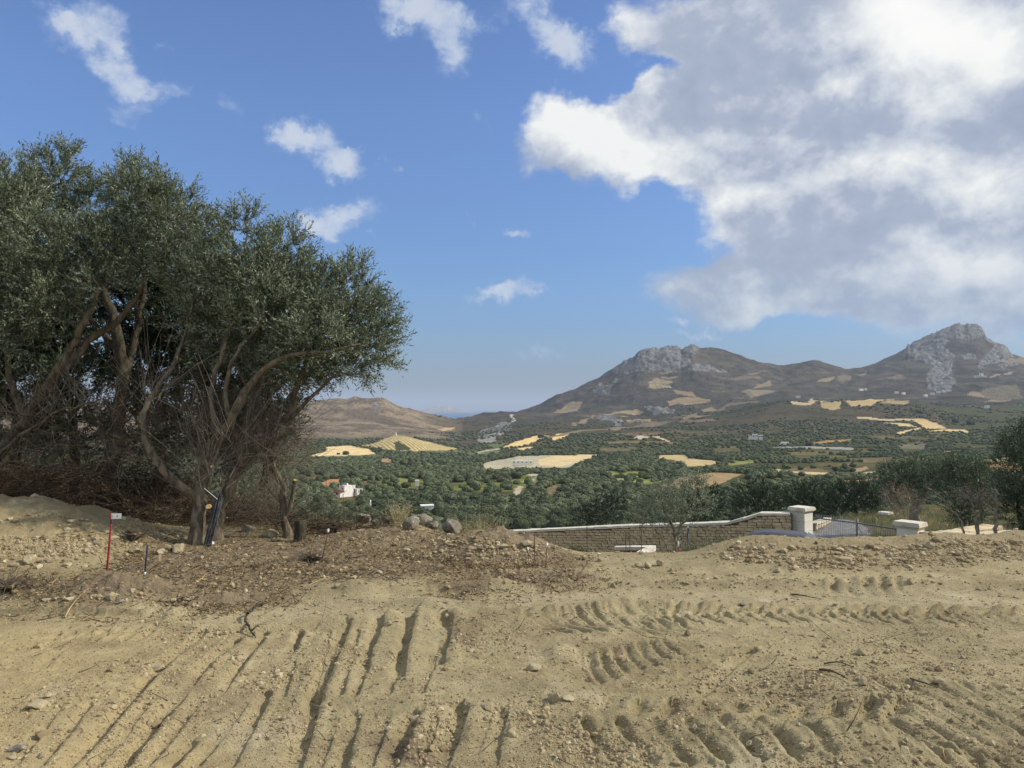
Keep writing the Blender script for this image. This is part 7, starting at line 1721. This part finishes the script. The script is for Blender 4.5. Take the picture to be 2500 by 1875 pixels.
tb = TubeBag(); tb.tube([q - (0, 0, 1.2), q - (0, 0, .1)], [.013, .013], 6); tb.build('red_shaft', m_red, root); tb = TubeBag(); tb.tube([q - (0, 0, .1), q], [.015, .015], 6); tb.build('white_end', m_plast, root)
# the bundle of rods leaning on the lopped olive
f0 = on_ground(505, 1334); root = empty('rod_bundle', f0); tag(root, 'bundle of dark steel rods leaning between the two olive trunks', 'rods')
for k_ in range(9):
    a_ = f0 + np.array([(-.045 + .011 * k_), .02 * math.sin(k_ * 2.1), 0]); top = P(530 + 1.6 * k_ + rng.uniform(-2, 2), 1192 + rng.uniform(-6, 26), 9.1 + .02 * math.sin(k_ * 1.7)); a_[2] -= .02
    tb = TubeBag(); tb.tube([a_, (a_ + top) / 2 + (0, .01, 0), top], [.0075, .0075, .0075], 6); tb.build('rod', m_steel, root)
tb = TubeBag(); tb.tube([P(499, 1192, 9.0), P(531, 1219, 9.0)], [.004, .004], 5); o = tb.build('white_stick', m_plast); tag(o, 'thin white stick across the top of the steel rods', 'stick')
g = on_ground(517, 1330); V, Fc = rock_mesh(5, .085, .07, .05, .25); o = add_obj('crumpled_bag', mesh_data('crumpled_bag', V + (0, 0, .02), Fc, m_plast), loc=g - (0, .05, 0)); tag(o, 'crumpled whitish plastic bag at the foot of the steel rods', 'bag')
# dug-up roots and branches
def branch(label, pts, r0, mat, name='dead_branch', cat='branch', lift=.01, subs=()):
    gp = [on_ground(a, b_) + (0, 0, lift + (h_ if h_ else 0)) for a, b_, h_ in pts]
    root = empty(name, gp[0]); tag(root, label, cat); tb = TubeBag(); sp, sr = smooth_path(gp, np.linspace(r0, r0 * .45, len(gp)), .03); sp[1:-1] += rng.normal(0, r0 * .25, sp[1:-1].shape); tb.tube(sp, sr * rng.uniform(.8, 1.25, len(sr)), 7, lump=.2)
    for sub_ in subs:
        q = [on_ground(a, b_) + (0, 0, lift + h_) for a, b_, h_ in sub_]; sp, sr = smooth_path(q, np.linspace(r0 * .6, r0 * .2, len(q)), .03); tb.tube(sp, sr, 5, lump=.1)
    tb.build('wood', mat, root)
branch('twisted grey root with a clawed end lying on the tracked ground left of centre', [(640, 1480, .0), (630, 1486, .03), (616, 1497, .02), (606, 1510, .035), (598, 1522, .02), (604, 1534, .02), (612, 1548, .02), (620, 1558, .01)], .013, m_bark_dk, 'dead_root', 'root', subs=[[(616, 1552, .03), (628, 1548, .05), (634, 1544, .03)], [(618, 1556, .02), (625, 1562, .0)], [(606, 1516, .05), (596, 1508, .03)]])
branch('pale thin crooked branch lying on the brown ground right of the stump', [(735, 1310, 0), (745, 1292, .03), (765, 1280, .05), (800, 1266, .04)], .010, m_bark_grey, subs=[[(750, 1288, .04), (770, 1290, .03)]])
branch('long straw-coloured stick leaning below the red stake', [(158, 1510, .0), (180, 1480, .03), (210, 1448, .02)], .005, m_straw)
branch('curved pale branch on the plot left of the grooves', [(478, 1425, 0), (490, 1420, .01), (505, 1418, .01)], .009, m_straw, subs=[[(492, 1420, .01), (502, 1410, .03)]])
branch('dark stick lying on the wheel lane at right', [(1930, 1453, .0), (1965, 1460, .01), (2005, 1466, 0)], .007, m_bark_dk)
branch('dark stick in the gravel patch at right', [(2000, 1638, 0), (2040, 1650, .01), (2070, 1662, 0)], .007, m_bark_dk)
branch('thin dark stick behind the one in the gravel patch', [(2012, 1625, 0), (2045, 1624, .01), (2085, 1632, 0)], .005, m_bark_dk)
branch('short bent stick on the right foreground', [(2300, 1830, .0), (2302, 1845, .01), (2308, 1860, 0)], .005, m_straw)
branch('long straight straw on the brown ground above the grooves', [(755, 1430, 0), (785, 1420, .01), (815, 1412, 0)], .004, m_straw)
branch('thin dark stick near the lower tyre prints at right', [(2222, 1660, 0), (2260, 1676, .01), (2310, 1688, 0)], .005, m_bark_dk)
def root_ball(label, px, py, w, h, n=60, seed=3):
    g = on_ground(px, py); k = g[1] / F; root = empty('root_ball', g); tag(root, label, 'root ball')
    V, Fc = rock_mesh(seed, w * k, w * k, h * k, .2); add_obj('earth_ball', mesh_data('earth_ball', V + (0, 0, h * k * .35), Fc, m_brush), root)
    d = rand_dirs(n); d[:, 2] = np.abs(d[:, 2]) * .7; S_ = d * (w * k * .4, w * k * .4, h * k * .4) + (0, 0, h * k * .35); V, Fq = curved_twigs(n, S_, d, rng.uniform(.06, .25, n), rng.uniform(.002, .005, n), 4, .9, seed); add_obj('roots', mesh_data('roots', V, Fq, m_twig, True), root)
root_ball('dark dug-up root ball on the edge left of the boulder pile', 822, 1300, 40, 30)
root_ball('small dark root clump left of the root ball', 778, 1292, 16, 16, 30, 5)
root_ball('torn root mass lying along the dug hollow above the grooves', 760, 1366, 60, 16, 90, 7)
root_ball('dark tangle of roots at the left edge behind the mound', 20, 1440, 60, 34, 120, 9)
root_ball('dug-up reddish root stump beside the end of the spoil heap', 330, 1315, 60, 30, 80, 11)
# ------------------------------------------------------------------ the air
m_haze = bpy.data.materials.new('haze'); m_haze.use_nodes = True
T = NT(m_haze.node_tree)
for n in list(T.n): T.n.remove(n)
pv = T.add('ShaderNodeVolumePrincipled')
pv.inputs['Color'].default_value = (0.72, 0.84, 1.0, 1)
pv.inputs['Density'].default_value = 5.0e-5
o = T.add('ShaderNodeOutputMaterial'); T.l.new(pv.outputs[0], o.inputs['Volume'])
bx = [(-60000, 60000), (-3000, 60000), (-171.5, 620)]
V = [(bx[0][i], bx[1][j], bx[2][k]) for k in (0, 1) for j in (0, 1) for i in (0, 1)]
me = mesh_data('haze', V, [[0, 2, 3, 1], [4, 5, 7, 6], [0, 1, 5, 4], [2, 6, 7, 3], [0, 4, 6, 2], [1, 3, 7, 5]], m_haze)
tag(add_obj('haze', me), kind='stuff')
